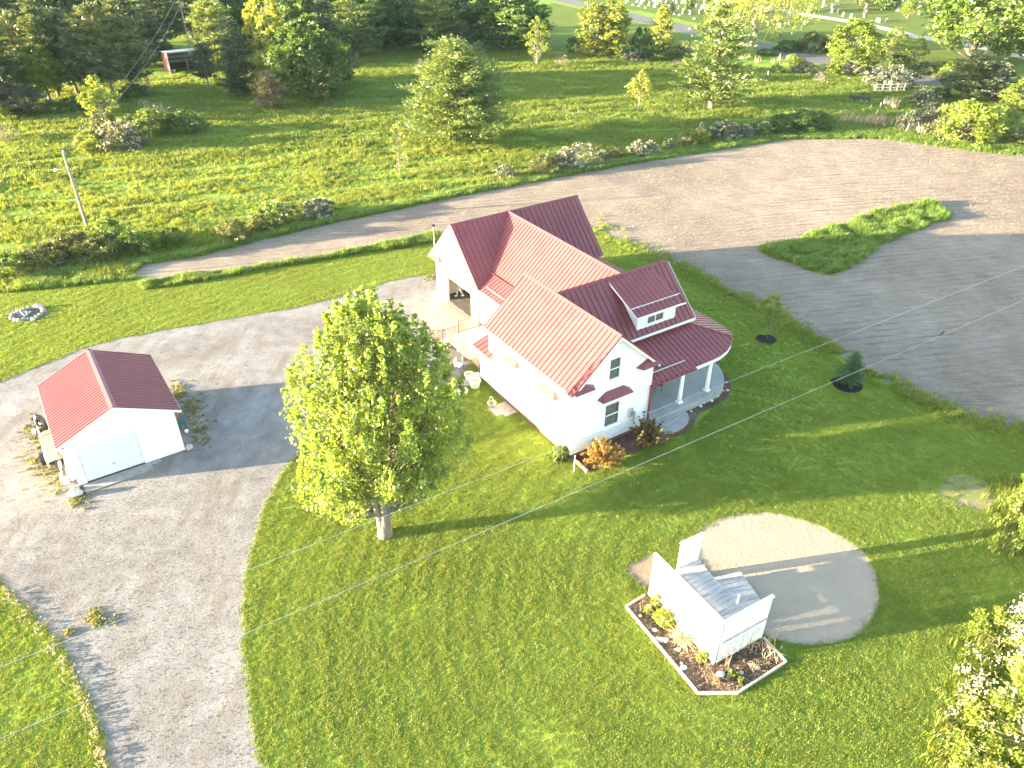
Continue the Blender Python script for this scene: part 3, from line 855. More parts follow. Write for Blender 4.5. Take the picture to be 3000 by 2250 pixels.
# unmown meadow beyond, denser and finer near, coarser far
mead_near = smooth_poly(pl((-300, 700), (0, 634), (290, 605), (430, 553), (690, 485), (960, 428), (1350, 353), (1700, 299), (1900, 296), (2212, 334), (2400, 345), (2500, 250), (2100, 205), (1500, 130), (1240, 118), (1090, 112), (760, 112), (300, 170), (-300, 250)), 2, 0, 1, spline=False)
p = sample(mead_near, 120000, 11, [lawn_p, field_p])
d = np.hypot(p[:, 0], p[:, 1])
nz = vnoise(p[:, 0] * .6, p[:, 1] * 1.4, .55, 4)
keep = np.random.RandomState(8).rand(len(p)) < np.clip(.75 + .4 * nz, .2, 1) * np.clip(1.3 - d / 300, .3, 1)
for b_ in bare: keep &= ~inside(b_, p[:, 0], p[:, 1]) | (np.random.RandomState(56).rand(len(p)) < .3)
p, d, nz = p[keep], d[keep], nz[keep]
s = (.55 + .5 * np.random.RandomState(9).rand(len(p))) * np.clip(.92 + .32 * nz, .45, 1.5)
nr = d < 95
scatter('meadow_grass', p[nr], s[nr], mead_t, 'tall unmown grass of the meadow behind the field', 'grass', 12)
scatter('far_meadow_grass', p[~nr], s[~nr], far_t, 'tall meadow grass towards the wood and the road', 'grass', 13)
# tall strip along the lawn, along the field's far edge, and on the island
strip = smooth_poly(pl((298, 622), (345, 604), (440, 591), (560, 577), (700, 556), (840, 526), (945, 504), (945, 522), (760, 552), (600, 578), (430, 609), (315, 626)), .5, 0, 1)
edge = smooth_poly(pl((0, 632), (60, 596), (200, 580), (300, 566), (420, 548), (690, 478), (960, 420), (1350, 345), (1600, 303), (1800, 286), (1900, 284), (2100, 312), (2212, 322), (2212, 337), (2100, 327), (1900, 300), (1700, 302), (1350, 357), (960, 431), (690, 489), (560, 521), (420, 556), (310, 573), (270, 606), (130, 622)), 1, 0, 1, spline=False)
pp = [sample(strip, 2600, 21), sample(edge, 9000, 22, [lawn_p]), sample(island_p, 5200, 23)]
p = np.concatenate(pp)
s = (.75 + .6 * np.random.RandomState(9).rand(len(p))) * np.clip(1 + .3 * vnoise(p[:, 0], p[:, 1], .8, 6), .5, 1.6)
s *= .62
i_ = len(pp[2]); s[-i_:] *= np.clip(1.05 + .35 * vnoise(pp[2][:, 0], pp[2][:, 1], 1.1, 66), .6, 1.5)
scatter('tall_grass', p, s, tall_t, 'rank tall grass along the field edge and on the island in the field', 'grass', 24)
# rough weedy verge between the lawn and the ploughed field
vg = []
for (x0, y0), (x1, y1) in zip(((1290, 492), (1400, 548), (1500, 592), (1600, 644), (1700, 696), (1800, 762), (1900, 822), (2000, 870), (2100, 910)), ((1400, 548), (1500, 592), (1600, 644), (1700, 696), (1800, 762), (1900, 822), (2000, 870), (2100, 910), (2240, 935))):
    for k in range(420):
        f = np.random.rand(); vg.append(at(x0 + (x1 - x0) * f - abs(np.random.normal()) * 5 + 6, y0 + (y1 - y0) * f + np.random.normal() * 11)[:2])
vg = np.array(vg); vn = vnoise(vg[:, 0], vg[:, 1], .5, 31)
scatter('verge_weeds', vg[vn > -.5], (.3 + .5 * np.random.rand(len(vg)))[vn > -.5], mead_t + weed_t, 'rough weeds along the edge between lawn and ploughed field', 'weeds', 35)
# coarse tufts at the edge of the drive and weeds in the gravel
def along(poly, n, seed, off, lim=None):
    rnd = np.random.RandomState(seed); poly = np.asarray(poly)
    i = rnd.randint(0, len(poly), n); f = rnd.rand(n, 1)
    q = poly[i] * (1 - f) + poly[(i + 1) % len(poly)] * f
    return q + rnd.normal(size=(n, 2)) * off
q = along(gravel_p, 5200, 31, .10)
px, py, w = pixv(np.c_[q, np.zeros(len(q))])
q = q[(px > -30) & (px < 2240) & (py > -30) & (py < 1690) & ~inside(house_fp, q[:, 0], q[:, 1])]
q2 = along(sand_p, 900, 32, .10); q2 = q2[~inside(deck_fp, q2[:, 0], q2[:, 1])]
q3 = along(bed_fp, 260, 33, .06)
scatter('edge_grass', np.concatenate([q, q2, q3]), .45 + .6 * np.random.RandomState(3).rand(len(q) + len(q2) + len(q3)), lawn_t, 'ragged grass along the edges of the drive and the sand', 'grass', 34)
wd = []
rnd = np.random.RandomState(40)
for (x, y, rx, ry, n) in ((75, 935, 22, 28, 60), (90, 1000, 30, 50, 80), (120, 1040, 30, 30, 60), (165, 1075, 22, 18, 70), (385, 850, 14, 18, 90), (410, 880, 26, 30, 90), (430, 930, 24, 30, 70), (205, 1335, 14, 16, 50), (150, 1365, 10, 6, 16), (230, 1340, 25, 12, 14), (930, 600, 20, 6, 40)):
    for k in range(n):
        wd.append(at(x + rnd.normal() * rx * .6, y + rnd.normal() * ry * .6)[:2])
scatter('drive_weeds', np.array(wd), .5 + .8 * rnd.rand(len(wd)), weed_t, 'yellow green weeds growing in the gravel round the garage', 'weeds', 41, z=.008)
# straw and clods on the field
p = sample(field_p, 40000, 51, [island_p, house_fp])
scatter('field_straw', p, .5 + .9 * np.random.RandomState(2).rand(len(p)), straw_t, 'chopped straw lying on the ploughed field', 'straw', 52, tilt=.3, z=.01)
# loose stones of the drive
peb = []
for sd in (1, 2):
    mbp = MB(); mbp.blob((0, 0, .01), (.017, .014, .010), sd, .25, 5, 3)
    me = bpy.data.meshes.new('pebble'); me.from_pydata(mbp.v, [], mbp.f); me.materials.append(M['stone_grey'])
    peb.append(bpy.data.objects.new('pebble', me))
p = sample(gravel_p, 26000, 61, [house_fp, gar_fp])
scatter('gravel_stones', p, .5 + 1.0 * np.random.RandomState(4).rand(len(p)) ** 2, peb, 'loose grey stones of the gravel drive', 'gravel', 62, z=.008)
# white clover and dry leaves at the left verge, reeds by the ditch
vb = []
for (x, y) in ((60, 1330), (90, 1360), (125, 1400), (140, 1430), (160, 1460), (175, 1490), (190, 1520), (200, 1550), (212, 1590), (222, 1630), (228, 1655), (40, 1305), (20, 1285)):
    for k in range(16): vb.append(at(x + rnd.normal() * 8 - 6, y + rnd.normal() * 10)[:2])
fl = MB()
for k in range(6):
    a = rnd.rand() * 6.28; r = .05 * rnd.rand()
    fl.blob((r * cos(a), r * sin(a), .09 + .05 * rnd.rand()), (.02, .02, .015), k, .1, 4, 2)
me = bpy.data.meshes.new('clover_head'); me.from_pydata(fl.v, [], fl.f); me.materials.append(M['straw'])
scatter('dry_flower_heads', np.array(vb), .7 + .8 * rnd.rand(len(vb)), [bpy.data.objects.new('clover_head', me)], 'pale dry flower heads along the left edge of the drive', 'flowers', 63)
rd = []
for (x, y, sx_, n) in ((1858, 266, 22, 30), (1898, 268, 16, 16), (1960, 272, 40, 14), (2004, 286, 14, 44), (2110, 290, 20, 8), (1645, 133, 26, 6), (2150, 285, 40, 18), (1925, 230, 8, 8)):
    for k in range(n): rd.append(at(x + rnd.normal() * sx_, y + rnd.normal() * 3)[:2])
scatter('reeds', np.array(rd), .7 + .6 * rnd.rand(len(rd)), reed_t, 'dry pale reeds in the ditch beyond the field', 'reeds', 64)

p = sample(bed_fp, 1500, 91)
p = p[~inside(deck_fp, p[:, 0], p[:, 1])]
scatter('mulch_chips', p, .4 + .8 * rnd.rand(len(p)), straw_t, 'pale bark chips and dry stalks lying on the mulch bed', 'chips', 92, tilt=.4, z=.065)

# ------------------------------------------------------------------ roofs made of standing-seam panels
def clip_half(poly, n, d):
    """keeps the part of a 2D polygon with p.n >= d"""
    out = []
    for i in range(len(poly)):
        a, b = poly[i - 1], poly[i]
        fa, fb = a[0] * n[0] + a[1] * n[1] - d, b[0] * n[0] + b[1] * n[1] - d
        if (fa >= 0) != (fb >= 0):
            f = fa / (fa - fb); out.append((a[0] + (b[0] - a[0]) * f, a[1] + (b[1] - a[1]) * f))
        if fb >= 0: out.append(b)
    return out
def roof_plane(parent, poly, seam, pitch, mat='roof_red', thick=.11, name='roof', board='white_trim', ribs=1, rib_h=.045, rib_w=.035, label=None, s_off=0.0):
    """one roof plane: a boarded deck (the part) carrying metal panels with raised seams (sub-parts)"""
    P = [np.array(p, float) for p in poly]
    n = np.zeros(3)
    for i in range(len(P)): n += np.cross(P[i], P[(i + 1) % len(P)])
    n /= np.linalg.norm(n)
    if n[2] < 0: n = -n; P = P[::-1]
    ax = np.array(seam, float); ax -= n * (ax @ n); ax /= np.linalg.norm(ax)
    bx = np.cross(n, ax)
    o = P[0]
    q = [((p - o) @ bx, (p - o) @ ax) for p in P]
    deck = MB().prism(P, -n * thick).build(name, M[board], parent)
    if label: deck['label'] = label
    s0, s1 = min(a for a, b in q), max(a for a, b in q)
    cnt = max(1, int(round((s1 - s0) / pitch))); pit = (s1 - s0) / cnt
    for i in range(cnt):
        a, b = s0 + i * pit, s0 + (i + 1) * pit
        c = clip_half(clip_half(q, (1, 0), a + .003), (-1, 0), -(b - .003))
        if len(c) < 3: continue
        mb = MB()
        mb.prism([o + bx * x + ax * y + n * .016 for x, y in c], -n * .013)
        for r in range(ribs):
            x = a + pit * (r + .5) / ribs if ribs > 1 else a + rib_w
            st = clip_half(clip_half(q, (1, 0), x - rib_w / 2), (-1, 0), -(x + rib_w / 2))
            if len(st) < 3: continue
            y0, y1 = min(t for _, t in st) + .02, max(t for _, t in st) - .02
            if y1 - y0 < .1: continue
            A = o + bx * x + n * .016
            w1 = rib_w * (.5 if ribs == 1 else .9)
            v = []
            for y in (y0, y1):
                v += [A + ax * y - bx * w1, A + ax * y + bx * w1, A + ax * y + bx * w1 * .6 + n * rib_h, A + ax * y - bx * w1 * .6 + n * rib_h]
            mb.add(v, [(0, 1, 5, 4), (1, 2, 6, 5), (2, 3, 7, 6), (3, 0, 4, 7), (0, 3, 2, 1), (4, 5, 6, 7)])
        mb.build('roof_panel', M[mat], deck)
    return deck
def ridge(parent, a, b, n1, n2, w=.17, mat='roof_red', name='ridge_cap'):
    """folded metal cap along a ridge or hip; n1 and n2 are the two down-slope directions"""
    a, b = np.array(a, float), np.array(b, float)
    n1, n2 = np.array(n1, float), np.array(n2, float)
    n1 /= np.linalg.norm(n1); n2 /= np.linalg.norm(n2)
    u = np.array([0, 0, .062])
    mb = MB()
    t = np.array([0, 0, -.012])
    mb.add([a + u, b + u, b + u + n1 * w, a + u + n1 * w, a + u + t, b + u + t, b + u + n1 * w + t, a + u + n1 * w + t], [(0, 1, 2, 3), (7, 6, 5, 4), (3, 2, 6, 7), (0, 3, 7, 4), (1, 5, 6, 2)])
    mb.add([a + u, b + u, b + u + n2 * w, a + u + n2 * w, a + u + t, b + u + t, b + u + n2 * w + t, a + u + n2 * w + t], [(3, 2, 1, 0), (4, 5, 6, 7), (7, 6, 2, 3), (4, 7, 3, 0), (2, 6, 5, 1)])
    return mb.build(name, M[mat], parent)
def wall(parent, outline, axis, pos, thick, holes=(), mat='siding', name='wall'):
    """upright wall: outline in (along, z), convex; axis 'u' = the plane u=pos, 'v' = the plane v=pos; rectangular holes cut clean through"""
    mb = MB()
    xs = sorted({x for h in holes for x in h[:2]})
    lo_, hi_ = min(x for x, z in outline), max(x for x, z in outline)
    cuts = [lo_] + xs + [hi_]
    def put(poly):
        if len(poly) < 3: return
        if axis == 'u': p3, off = [(pos, x, z) for x, z in poly], (-thick, 0, 0)
        else: p3, off = [(x, pos, z) for x, z in poly], (0, thick, 0)
        mb.prism(p3, off)
    for a, b in zip(cuts[:-1], cuts[1:]):
        st = clip_half(clip_half(outline, (1, 0), a), (-1, 0), -b)
        hs = sorted([h for h in holes if h[0] < (a + b) / 2 < h[1]], key=lambda h: h[2])
        z = -99
        for h in hs:
            put(clip_half(clip_half(st, (0, 1), z), (0, -1), -h[2])); z = h[3]
        put(clip_half(st, (0, 1), z))
    return mb.build(name, M[mat], parent)
def window(parent, axis, pos, x0, x1, z0, z1, sgn, dbl='hung', sill=True, label=None, cur='curtain', t=.11, pr=.03):
    """window > frame bars in one mesh (the part), pane, curtain, sill as sub-parts; sgn = outward direction along the axis"""
    def B(mb, xa, xb, za, zb, d0, d1):
        d0, d1 = sorted((pos + sgn * d0, pos + sgn * d1))
        if axis == 'u': mb.box(d0, d1, xa, xb, za, zb)
        else: mb.box(xa, xb, d0, d1, za, zb)
    mb = MB()
    for (xa, xb, za, zb) in ((x0 - t, x0, z0 - t, z1 + t), (x1, x1 + t, z0 - t, z1 + t), (x0, x1, z1, z1 + t), (x0, x1, z0 - t, z0)):
        B(mb, xa, xb, za, zb, -.012, pr)
    s = .035
    for (xa, xb, za, zb) in ((x0 + .002, x0 + s, z0 + .002, z1 - .002), (x1 - s, x1 - .002, z0 + .002, z1 - .002), (x0 + s, x1 - s, z1 - s, z1 - .002), (x0 + s, x1 - s, z0 + .002, z0 + s)):
        B(mb, xa, xb, za, zb, -.04, -.006)
    if dbl == 'hung': B(mb, x0 + s, x1 - s, (z0 + z1) / 2 - .03, (z0 + z1) / 2 + .03, -.045, -.002)
    else: B(mb, (x0 + x1) / 2 - .03, (x0 + x1) / 2 + .03, z0 + s, z1 - s, -.045, -.002)
    o = mb.build('window', M['white_trim'], parent)
    if label: o['label'] = label
    halves = ((x0, x1, z0, (z0 + z1) / 2), (x0, x1, (z0 + z1) / 2, z1)) if dbl == 'hung' else ((x0, (x0 + x1) / 2, z0, z1), ((x0 + x1) / 2, x1, z0, z1))
    for (xa, xb, za, zb) in halves:
        g = MB(); B(g, xa + .03, xb - .03, za + .03, zb - .03, -.032, -.026); g.build('pane', M['glass'], o)
    cm = MB(); k = int((x1 - x0) / .06)
    for i in range(k):
        xa = x0 + (x1 - x0) * i / k
        B(cm, xa, xa + (x1 - x0) / k * .93, z0 - .05, z1 + .05, -.22 - .02 * (i % 2), -.19 - .02 * (i % 2))
    cm.build('curtain', M[cur], o)
    bk = MB(); B(bk, x0 - .2, x1 + .2, z0 - .2, z1 + .2, -.30, -.27); bk.build('room_dark_panel', M['room_dark'], o)  # dark panel standing in for the unlit room behind the curtain
    if sill:
        sm = MB(); B(sm, x0 - t - .03, x1 + t + .03, z0 - t - .06, z0 - t, -.01, .09); sm.build('sill', M['white_trim'], o)
    return o
def hood(parent, axis, pos, sgn, top, bot, front, ztop, zbot, out, label=None):
    """small hipped metal hood over a window: top edge on the wall, lower edges in front"""
    def V(x, d, z): return (pos + sgn * d, x, z) if axis == 'u' else (x, pos + sgn * d, z)
    v = [V(top[0], .004, ztop), V(top[1], .004, ztop), V(bot[0], .004, zbot), V(bot[1], .004, zbot), V(front[0], out, zbot), V(front[1], out, zbot)]
    w = [(p[0], p[1], p[2] - .03) for p in v]
    mb = MB(); mb.add(v + w, [(0, 1, 5, 4), (0, 4, 2), (1, 3, 5), (8, 10, 11, 9), (4, 5, 11, 10), (2, 4, 10, 8), (5, 3, 9, 11)])
    o = mb.build('window_hood', M['roof_red'], parent)
    if label: o['label'] = label
    return o

# ------------------------------------------------------------------ the farmhouse (local axes: u towards the front, v to the right, z up)
house = empty('farmhouse', (HOUSE_O[0], HOUSE_O[1], 0), HOUSE_R, 'large white farmhouse with red metal roofs and a curved wrap-around porch', 'house')
A_W, A_Z, A_R, A_S = 5.673, 4.478, 7.217, .8853
hm = A_W / 2
# front gable wing
zA = lambda v: A_R - A_S * abs(v - hm) - .14
wall(house, [(0, .27), (A_W, .27), (A_W, zA(A_W)), (hm, zA(hm)), (0, zA(0))], 'u', 0, .14, [(2.31, 3.36, 1.24, 2.78), (2.38, 3.14, 4.43, 5.76)])
wall(house, [(-8.64, .27), (-.142, .27), (-.142, zA(0)), (-8.64, zA(0))], 'v', 0, .14, [(-6.28, -5.76, 1.30, 2.72), (-2.46, -1.92, 1.27, 2.69)])
wall(house, [(-8.5, .27), (-.142, .27), (-.142, zA(0)), (-8.5, zA(0))], 'v', A_W - .14, .14)
wall(house, [(.002, .27), (A_W, .27), (A_W, zA(A_W)), (hm, zA(hm)), (.142, zA(.142))], 'u', -8.5, .14)
MB().box(-8.61, -.03, .03, A_W - .03, -.1, .268).build('foundation', M['brick_base'], house)
roof_plane(house, [(-8.85, hm, A_R), (.211, hm, A_R), (.211, -.257, A_Z), (-8.85, -.257, A_Z)], (0, -1, -A_S), .345)
roof_plane(house, [(-8.85, hm, A_R), (.211, hm, A_R), (.211, A_W + .257, A_Z), (-8.85, A_W + .257, A_Z)], (0, 1, -A_S), .345)
ridge(house, (-8.87, hm, A_R), (.23, hm, A_R), (0, -1, -A_S), (0, 1, -A_S))
for s_ in (-1, 1):      # rake trim on the front gable
    e = (.213, hm + s_ * (hm + .27), A_R - A_S * (hm + .27))
    a = np.array([.228, hm, A_R - .02]); b = np.array([.228, e[1], e[2] - .02])
    MB().beam(a + np.array([0, 0, .03]), b + np.array([0, 0, .03]), .03, .1).build('rake_trim', M['fascia_red'], house)
    MB().beam(a - np.array([.006, 0, .115]), b - np.array([.006, 0, .115]), .03, .12).build('rake_board', M['white_trim'], house)
MB().box(-8.85, .21, -.275, -.259, A_Z - .14, A_Z + .0).build('fascia', M['white_trim'], house)
MB().box(-8.85, .21, -.335, -.277, A_Z - .07, A_Z - .005).build('eave_trim', M['fascia_red'], house)
window(house, 'u', 0, 2.31, 3.36, 1.24, 2.78, 1, label='tall ground floor window in the front gable')
window(house, 'u', 0, 2.38, 3.14, 4.43, 5.76, 1, label='upper window in the front gable with a sill board')
window(house, 'v', 0, -6.28, -5.76, 1.30, 2.72, -1, label='narrow side window nearer the back steps', cur='curtain_tan', pr=.012)
window(house, 'v', 0, -2.46, -1.92, 1.27, 2.69, -1, label='narrow side window nearer the front corner', cur='curtain_tan', pr=.012)
v_ = MB(); v_.box(.001, .035, 2.58, 3.02, 6.12, 6.66)
gv_ = v_.build('gable_vent', M['weathered_white'], house)
lv = MB()
for i in range(7): lv.add([(.036, 2.62, 6.17 + i * .066), (.036, 2.98, 6.17 + i * .066), (.075, 2.98, 6.15 + i * .066), (.075, 2.62, 6.15 + i * .066), (.036, 2.62, 6.2 + i * .066), (.036, 2.98, 6.2 + i * .066)], [(0, 1, 2, 3), (4, 3, 2, 5)])
lv.build('louvre', M['white_trim'], gv_)
hood(house, 'u', 0, 1, (2.23, 3.49), (1.70, 4.02), (1.72, 3.9), 3.77, 3.42, .46, 'red hood over the front window')
hood(house, 'v', 0, -1, (-6.55, -5.5), (-6.95, -5.12), (-6.9, -5.15), 3.74, 3.40, .36, 'red hood over a side window')
hood(house, 'v', 0, -1, (-2.72, -1.67), (-3.12, -1.28), (-3.07, -1.31), 3.72, 3.37, .36, 'red hood over a side window')
hood(house, 'u', 0, 1, (5.05, 5.66), (4.33, 5.67), (4.5, 5.86), 4.93, 4.62, .44, 'red eave return at the right corner of the front gable')
hood(house, 'u', 0, 1, (.01, .62), (-.02, 1.3), (-.2, 1.12), 4.86, 4.58, .44, 'red eave return at the left corner of the front gable')
mt = MB().box(.002, .16, 4.05, 4.34, 1.38, 1.95).build('electric_meter', M['galv'], house)
MB().tube([(.16, 4.2, 1.72), (.24, 4.2, 1.72)], .09, 10).build('meter_dial', M['grey_metal'], mt)
MB().box(.0, .12, 4.42, 4.56, .9, 1.6).build('meter_conduit', M['galv'], mt)

# cross wing with dormer
B_U, B_Z, B_S = -5.70, 7.22, .909
BV1 = 11.52
zB = lambda u: B_Z - B_S * abs(u - B_U) - .14
wall(house, [(A_W, .3), (11.30, .3), (11.30, zB(-2.95)), (A_W, zB(-2.95))], 'u', -2.95, .14)
wall(house, [(-8.45, .3), (-3.092, .3), (-3.092, zB(-3.092)), (B_U, zB(B_U)), (-8.45, zB(-8.45))], 'v', 11.16, .14)
wall(house, [(A_W, .3), (11.15, .3), (11.15, zB(-8.31)), (A_W, zB(-8.31))], 'u', -8.31, .14)
jA = lambda z: hm + (A_R - z) / A_S           # where the right slope of the gable wing has the height z
roof_plane(house, [(B_U, jA(B_Z - .05), B_Z), (-2.67, jA(4.47), 4.47), (-2.67, BV1, 4.47), (B_U, BV1, B_Z)], (1, 0, -B_S), .40)
roof_plane(house, [(B_U, jA(B_Z - .05), B_Z), (-8.73, jA(4.47), 4.47), (-8.73, BV1, 4.47), (B_U, BV1, B_Z)], (-1, 0, -B_S), .40)
ridge(house, (B_U, hm + .1, B_Z), (B_U, BV1 + .01, B_Z), (1, 0, -B_S), (-1, 0, -B_S))
MB().box(-2.668, -2.65, jA(4.47) - .1, BV1, 4.31, 4.44).build('fascia', M['white_trim'], house)
MB().box(-2.93, -2.67, 6.0, BV1 - .02, 4.27, 4.312).build('soffit', M['white_trim'], house)
MB().box(-2.948, -2.91, 5.70, 11.32, 4.09, 4.268).build('frieze_board', M['white_trim'], house)
for s_ in (-1, 1):
    a = np.array([B_U, BV1 + .012, B_Z - .06]); b = np.array([B_U + s_ * 3.05, BV1 + .012, B_Z - .06 - B_S * 3.05])
    MB().beam(a, b, .02, .14).build('rake_board', M['white_trim'], house)
# dormer: a part with its walls, window and roof
DS = .434
dm = MB()
zd = lambda u: 5.84 + .02 - DS * (u + 2.67) - .13
zs_ = lambda u: B_Z - B_S * (u - B_U) - .05
for v0, v1 in ((6.93, 7.0), (9.93, 10.0)):
    dm.prism([(-2.98, v0, zs_(-2.98)), (-5.5, v0, zs_(-5.5)), (-5.5, v0, zd(-5.5)), (-2.98, v0, zd(-2.98))], (0, v1 - v0, 0))
wl = [(7.0, 7.72, 4.72, zd(-2.98)), (9.02, 9.93, 4.72, zd(-2.98)), (7.72, 9.02, 4.72, 4.95), (7.72, 9.02, 5.46, zd(-2.98))]
for a, b, c, d in wl: dm.box(-3.06, -2.98, a, b, c, d)
dorm = dm.build('dormer', M['siding'], house)
window(dorm, 'u', -2.98, 7.72, 9.02, 4.95, 5.46, 1, 'slider', False)
q = [(-5.60, 6.60, 5.84 + DS * 2.93), (-2.67, 6.60, 5.84), (-2.67, 10.17, 5.84), (-5.60, 10.17, 5.84 + DS * 2.93)]
roof_plane(house, q, (1, 0, -DS), .36, name='dormer_roof')
MB().box(-2.69, -2.655, 6.6, 10.5, 5.72, 5.80).build('eave_trim', M['white_trim'], house)
sb = MB(); sb.beam((-3.22, 6.55, 6.20), (-3.22, 10.42, 6.20), .045, .045)
for i in range(10): sb.beam((-3.22, 6.75 + .38 * i, 6.19), (-3.22, 6.75 + .38 * i, 6.09), .03, .03)
sb.build('snow_guard', M['granite'], house)

# middle wing running back, with its lower side roof
CV, CZ, CS = 8.41, 6.72, .872
DU, DZ, DSl = -19.39, 6.72, .998
roof_plane(house, [(DU, CV, CZ), (-16.41, 5.0, 3.746), (-8.73, 5.0, 3.746), (-8.73, 5.83, 4.47), (-6.25, CV, CZ)], (0, -1, -CS), .345)
roof_plane(house, [(DU, CV, CZ), (-16.41, 11.82, 3.746), (-8.73, 11.82, 3.746), (-8.73, 11.0, 4.47), (-6.25, CV, CZ)], (0, 1, -CS), .345)
ridge(house, (DU, CV, CZ), (-6.2, CV, CZ), (0, -1, -CS), (0, 1, -CS))
roof_plane(house, [(-16.41, 5.0, 3.742), (-15.72, 3.56, 3.022), (-8.66, 3.56, 3.022), (-8.66, 5.0, 3.742)], (0, -1, -.5), .36, name='side_roof')
fl_ = MB().beam((-16.35, 4.97, 3.80), (-8.7, 4.97, 3.80), .32, .018, up=(0, .55, 1)); fl_.build('flashing', M['roof_red'], house)
sg = MB().beam((-15.4, 3.98, 3.33), (-9.2, 3.98, 3.33), .05, .05); sg.build('snow_guard', M['cream_wall'], house)
wall(house, [(-16.4, .3), (-8.64, .3), (-8.64, 3.1), (-16.4, 3.1)], 'v', 3.80, .14)
MB().box(-16.2, -8.7, 3.52, 3.556, 2.88, 3.0).build('fascia', M['white_trim'], house)
wall(house, [(-16.4, .3), (-8.5, .3), (-8.5, 3.7), (-16.4, 3.7)], 'v', 11.3, .14)

# garage wing at the back: gable with the open door
DV0, DV1 = 3.42, 14.84
zD = lambda u: DZ - DSl * abs(u - DU) - .14
roof_plane(house, [(DU, DV0, DZ), (-15.70, DV0, DZ - DSl * 3.69), (-15.70, DV1, DZ - DSl * 3.69), (DU, DV1, DZ)], (1, 0, -DSl), .42)
roof_plane(house, [(DU, DV0, DZ), (-23.08, DV0, DZ - DSl * 3.69), (-23.08, DV1, DZ - DSl * 3.69), (DU, DV1, DZ)], (-1, 0, -DSl), .42)
ridge(house, (DU, DV0 - .02, DZ), (DU, DV1 + .02, DZ), (1, 0, -DSl), (-1, 0, -DSl))
wall(house, [(-22.4, .02), (-16.4, .02), (-16.4, zD(-16.4)), (DU, zD(DU)), (-22.4, zD(-22.4))], 'v', 3.68, .15, [(-20.72, -17.08, .0, 2.17)])
wall(house, [(-22.4, .02), (-16.4, .02), (-16.4, zD(-16.4)), (DU, zD(DU)), (-22.4, zD(-22.4))], 'v', 14.45, .15)
wall(house, [(3.832, .02), (14.448, .02), (14.448, zD(-22.25)), (3.832, zD(-22.25))], 'u', -22.25, .14)
wall(house, [(3.832, .02), (14.448, .02), (14.448, zD(-16.4)), (3.832, zD(-16.4))], 'u', -16.4, .14)
MB().box(-22.2, -16.6, 3.85, 14.4, 2.55, 2.62).build('garage_ceiling', M['cream_wall'], house)
MB().box(-21.62, -21.56, 3.835, 8.4, .1, 2.54).build('garage_inner_wall', M['cream_wall'], house)
MB().box(-21.55, -16.7, 8.4, 8.46, .1, 2.54).build('garage_back_wall', M['cream_wall'], house)
MB().box(-22.2, -16.6, 3.70, 14.4, -.05, .10).build('garage_floor', M['dark_floor'], house)
dt = MB()
for a, b, c, d in ((-20.83, -20.72, .03, 2.28), (-17.08, -16.97, .03, 2.28), (-20.72, -17.08, 2.17, 2.28)): dt.box(a, b, 3.655, 3.69, c, d)
dt.build('door_trim', M['white_trim'], house)
hood(house, 'v', 3.68, -1, (-22.35, -21.75), (-22.5, -21.2), (-22.6, -21.35), 3.42, 3.08, .40, 'red eave return at the back corner of the garage gable')
hood(house, 'v', 3.68, -1, (-17.05, -16.45), (-17.6, -16.41), (-17.45, -16.42), 3.36, 3.04, .34, 'red eave return beside the lower side roof')
for u, v in ((-21.62, 3.68), (-16.66, 3.68), (-14.73, 3.80)):
    lm = MB().box(u - .05, u + .05, v - .04, v - .001, 2.0, 2.25)
    lm.tube([(u, v - .04, 2.2), (u, v - .14, 2.24), (u, v - .18, 2.18)], .015, 5); lm.lathe([(.03, 2.0), (.075, 2.02), (.06, 2.16), (.02, 2.2)], 8, (u, v - .18, 0))
    lm.build('wall_lamp', M['dark_metal'], house)
apr = MB().box(-20.9, -16.9, .6, 3.676, -.05, .055); apr.build('garage_apron', M['tan_concrete'], house)

# back entry with its low shed roof
wall(house, [(-9.75, .27), (-8.645, .27), (-8.645, 2.72), (-9.75, 2.72)], 'v', 0, .12)
wall(house, [(.122, .27), (3.78, .27), (3.78, 3.7), (.122, 2.72)], 'u', -9.63, .12)
roof_plane(house, [(-9.95, -.45, 2.68), (-8.66, -.45, 2.68), (-8.66, 3.2, 3.885), (-9.95, 3.2, 3.885)], (0, -1, -.33), .42, name='entry_roof')
roof_plane(house, [(-8.655, -.45, 2.68), (-7.72, -.45, 2.68), (-7.72, -.01, 2.825), (-8.655, -.01, 2.825)], (0, -1, -.33), .46, name='entry_roof')
MB().box(-9.95, -7.72, -.475, -.455, 2.56, 2.70).build('fascia', M['white_trim'], house)
dr = MB().box(-9.79, -9.752, 1.1, 2.05, .5, 2.5); dr = dr.build('back_door', M['white_trim'], house)
MB().blob((-9.83, 1.95, 1.45), (.035, .035, .035), 1, 0).build('door_knob', M['dark_metal'], dr)

# ---------------------------------------------------------------- wrap-around porch: slab, steps, columns, roof
PS, PT, PU, PV = .322, 4.03, -2.95, 11.27
zf = lambda u: PT - PS * (u - PU)
zr_ = lambda v: PT - PS * (v - PV)
def local(x, y, fn):
    """photograph point on a porch roof plane, in house axes"""
    d = FWD + RGT * ((x - 1500) / FPX) - UPV * ((y - 1125) / FPX)
    a, b = 20.0, 140.0
    for _ in range(60):
        m_ = (a + b) / 2; X = CP + d * m_
        du, dv = X[0] - HOUSE_O[0], X[1] - HOUSE_O[1]
        u = du * cos(HOUSE_R) + dv * sin(HOUSE_R); v = -du * sin(HOUSE_R) + dv * cos(HOUSE_R)
        if X[2] > fn(u, v): a = m_
        else: b = m_
    return u, v, X[2]
E0 = 0.02                                     # front eave line u
front_e = [(E0, 5.69), (E0, 9.0), (E0 - .01, 10.5), (E0 - .06, 11.3), (E0 - .22, 12.0), (E0 - .52, 12.65), (E0 - .98, 13.24)]
hipend = (E0 - .98, 13.24)
ve = 14.27
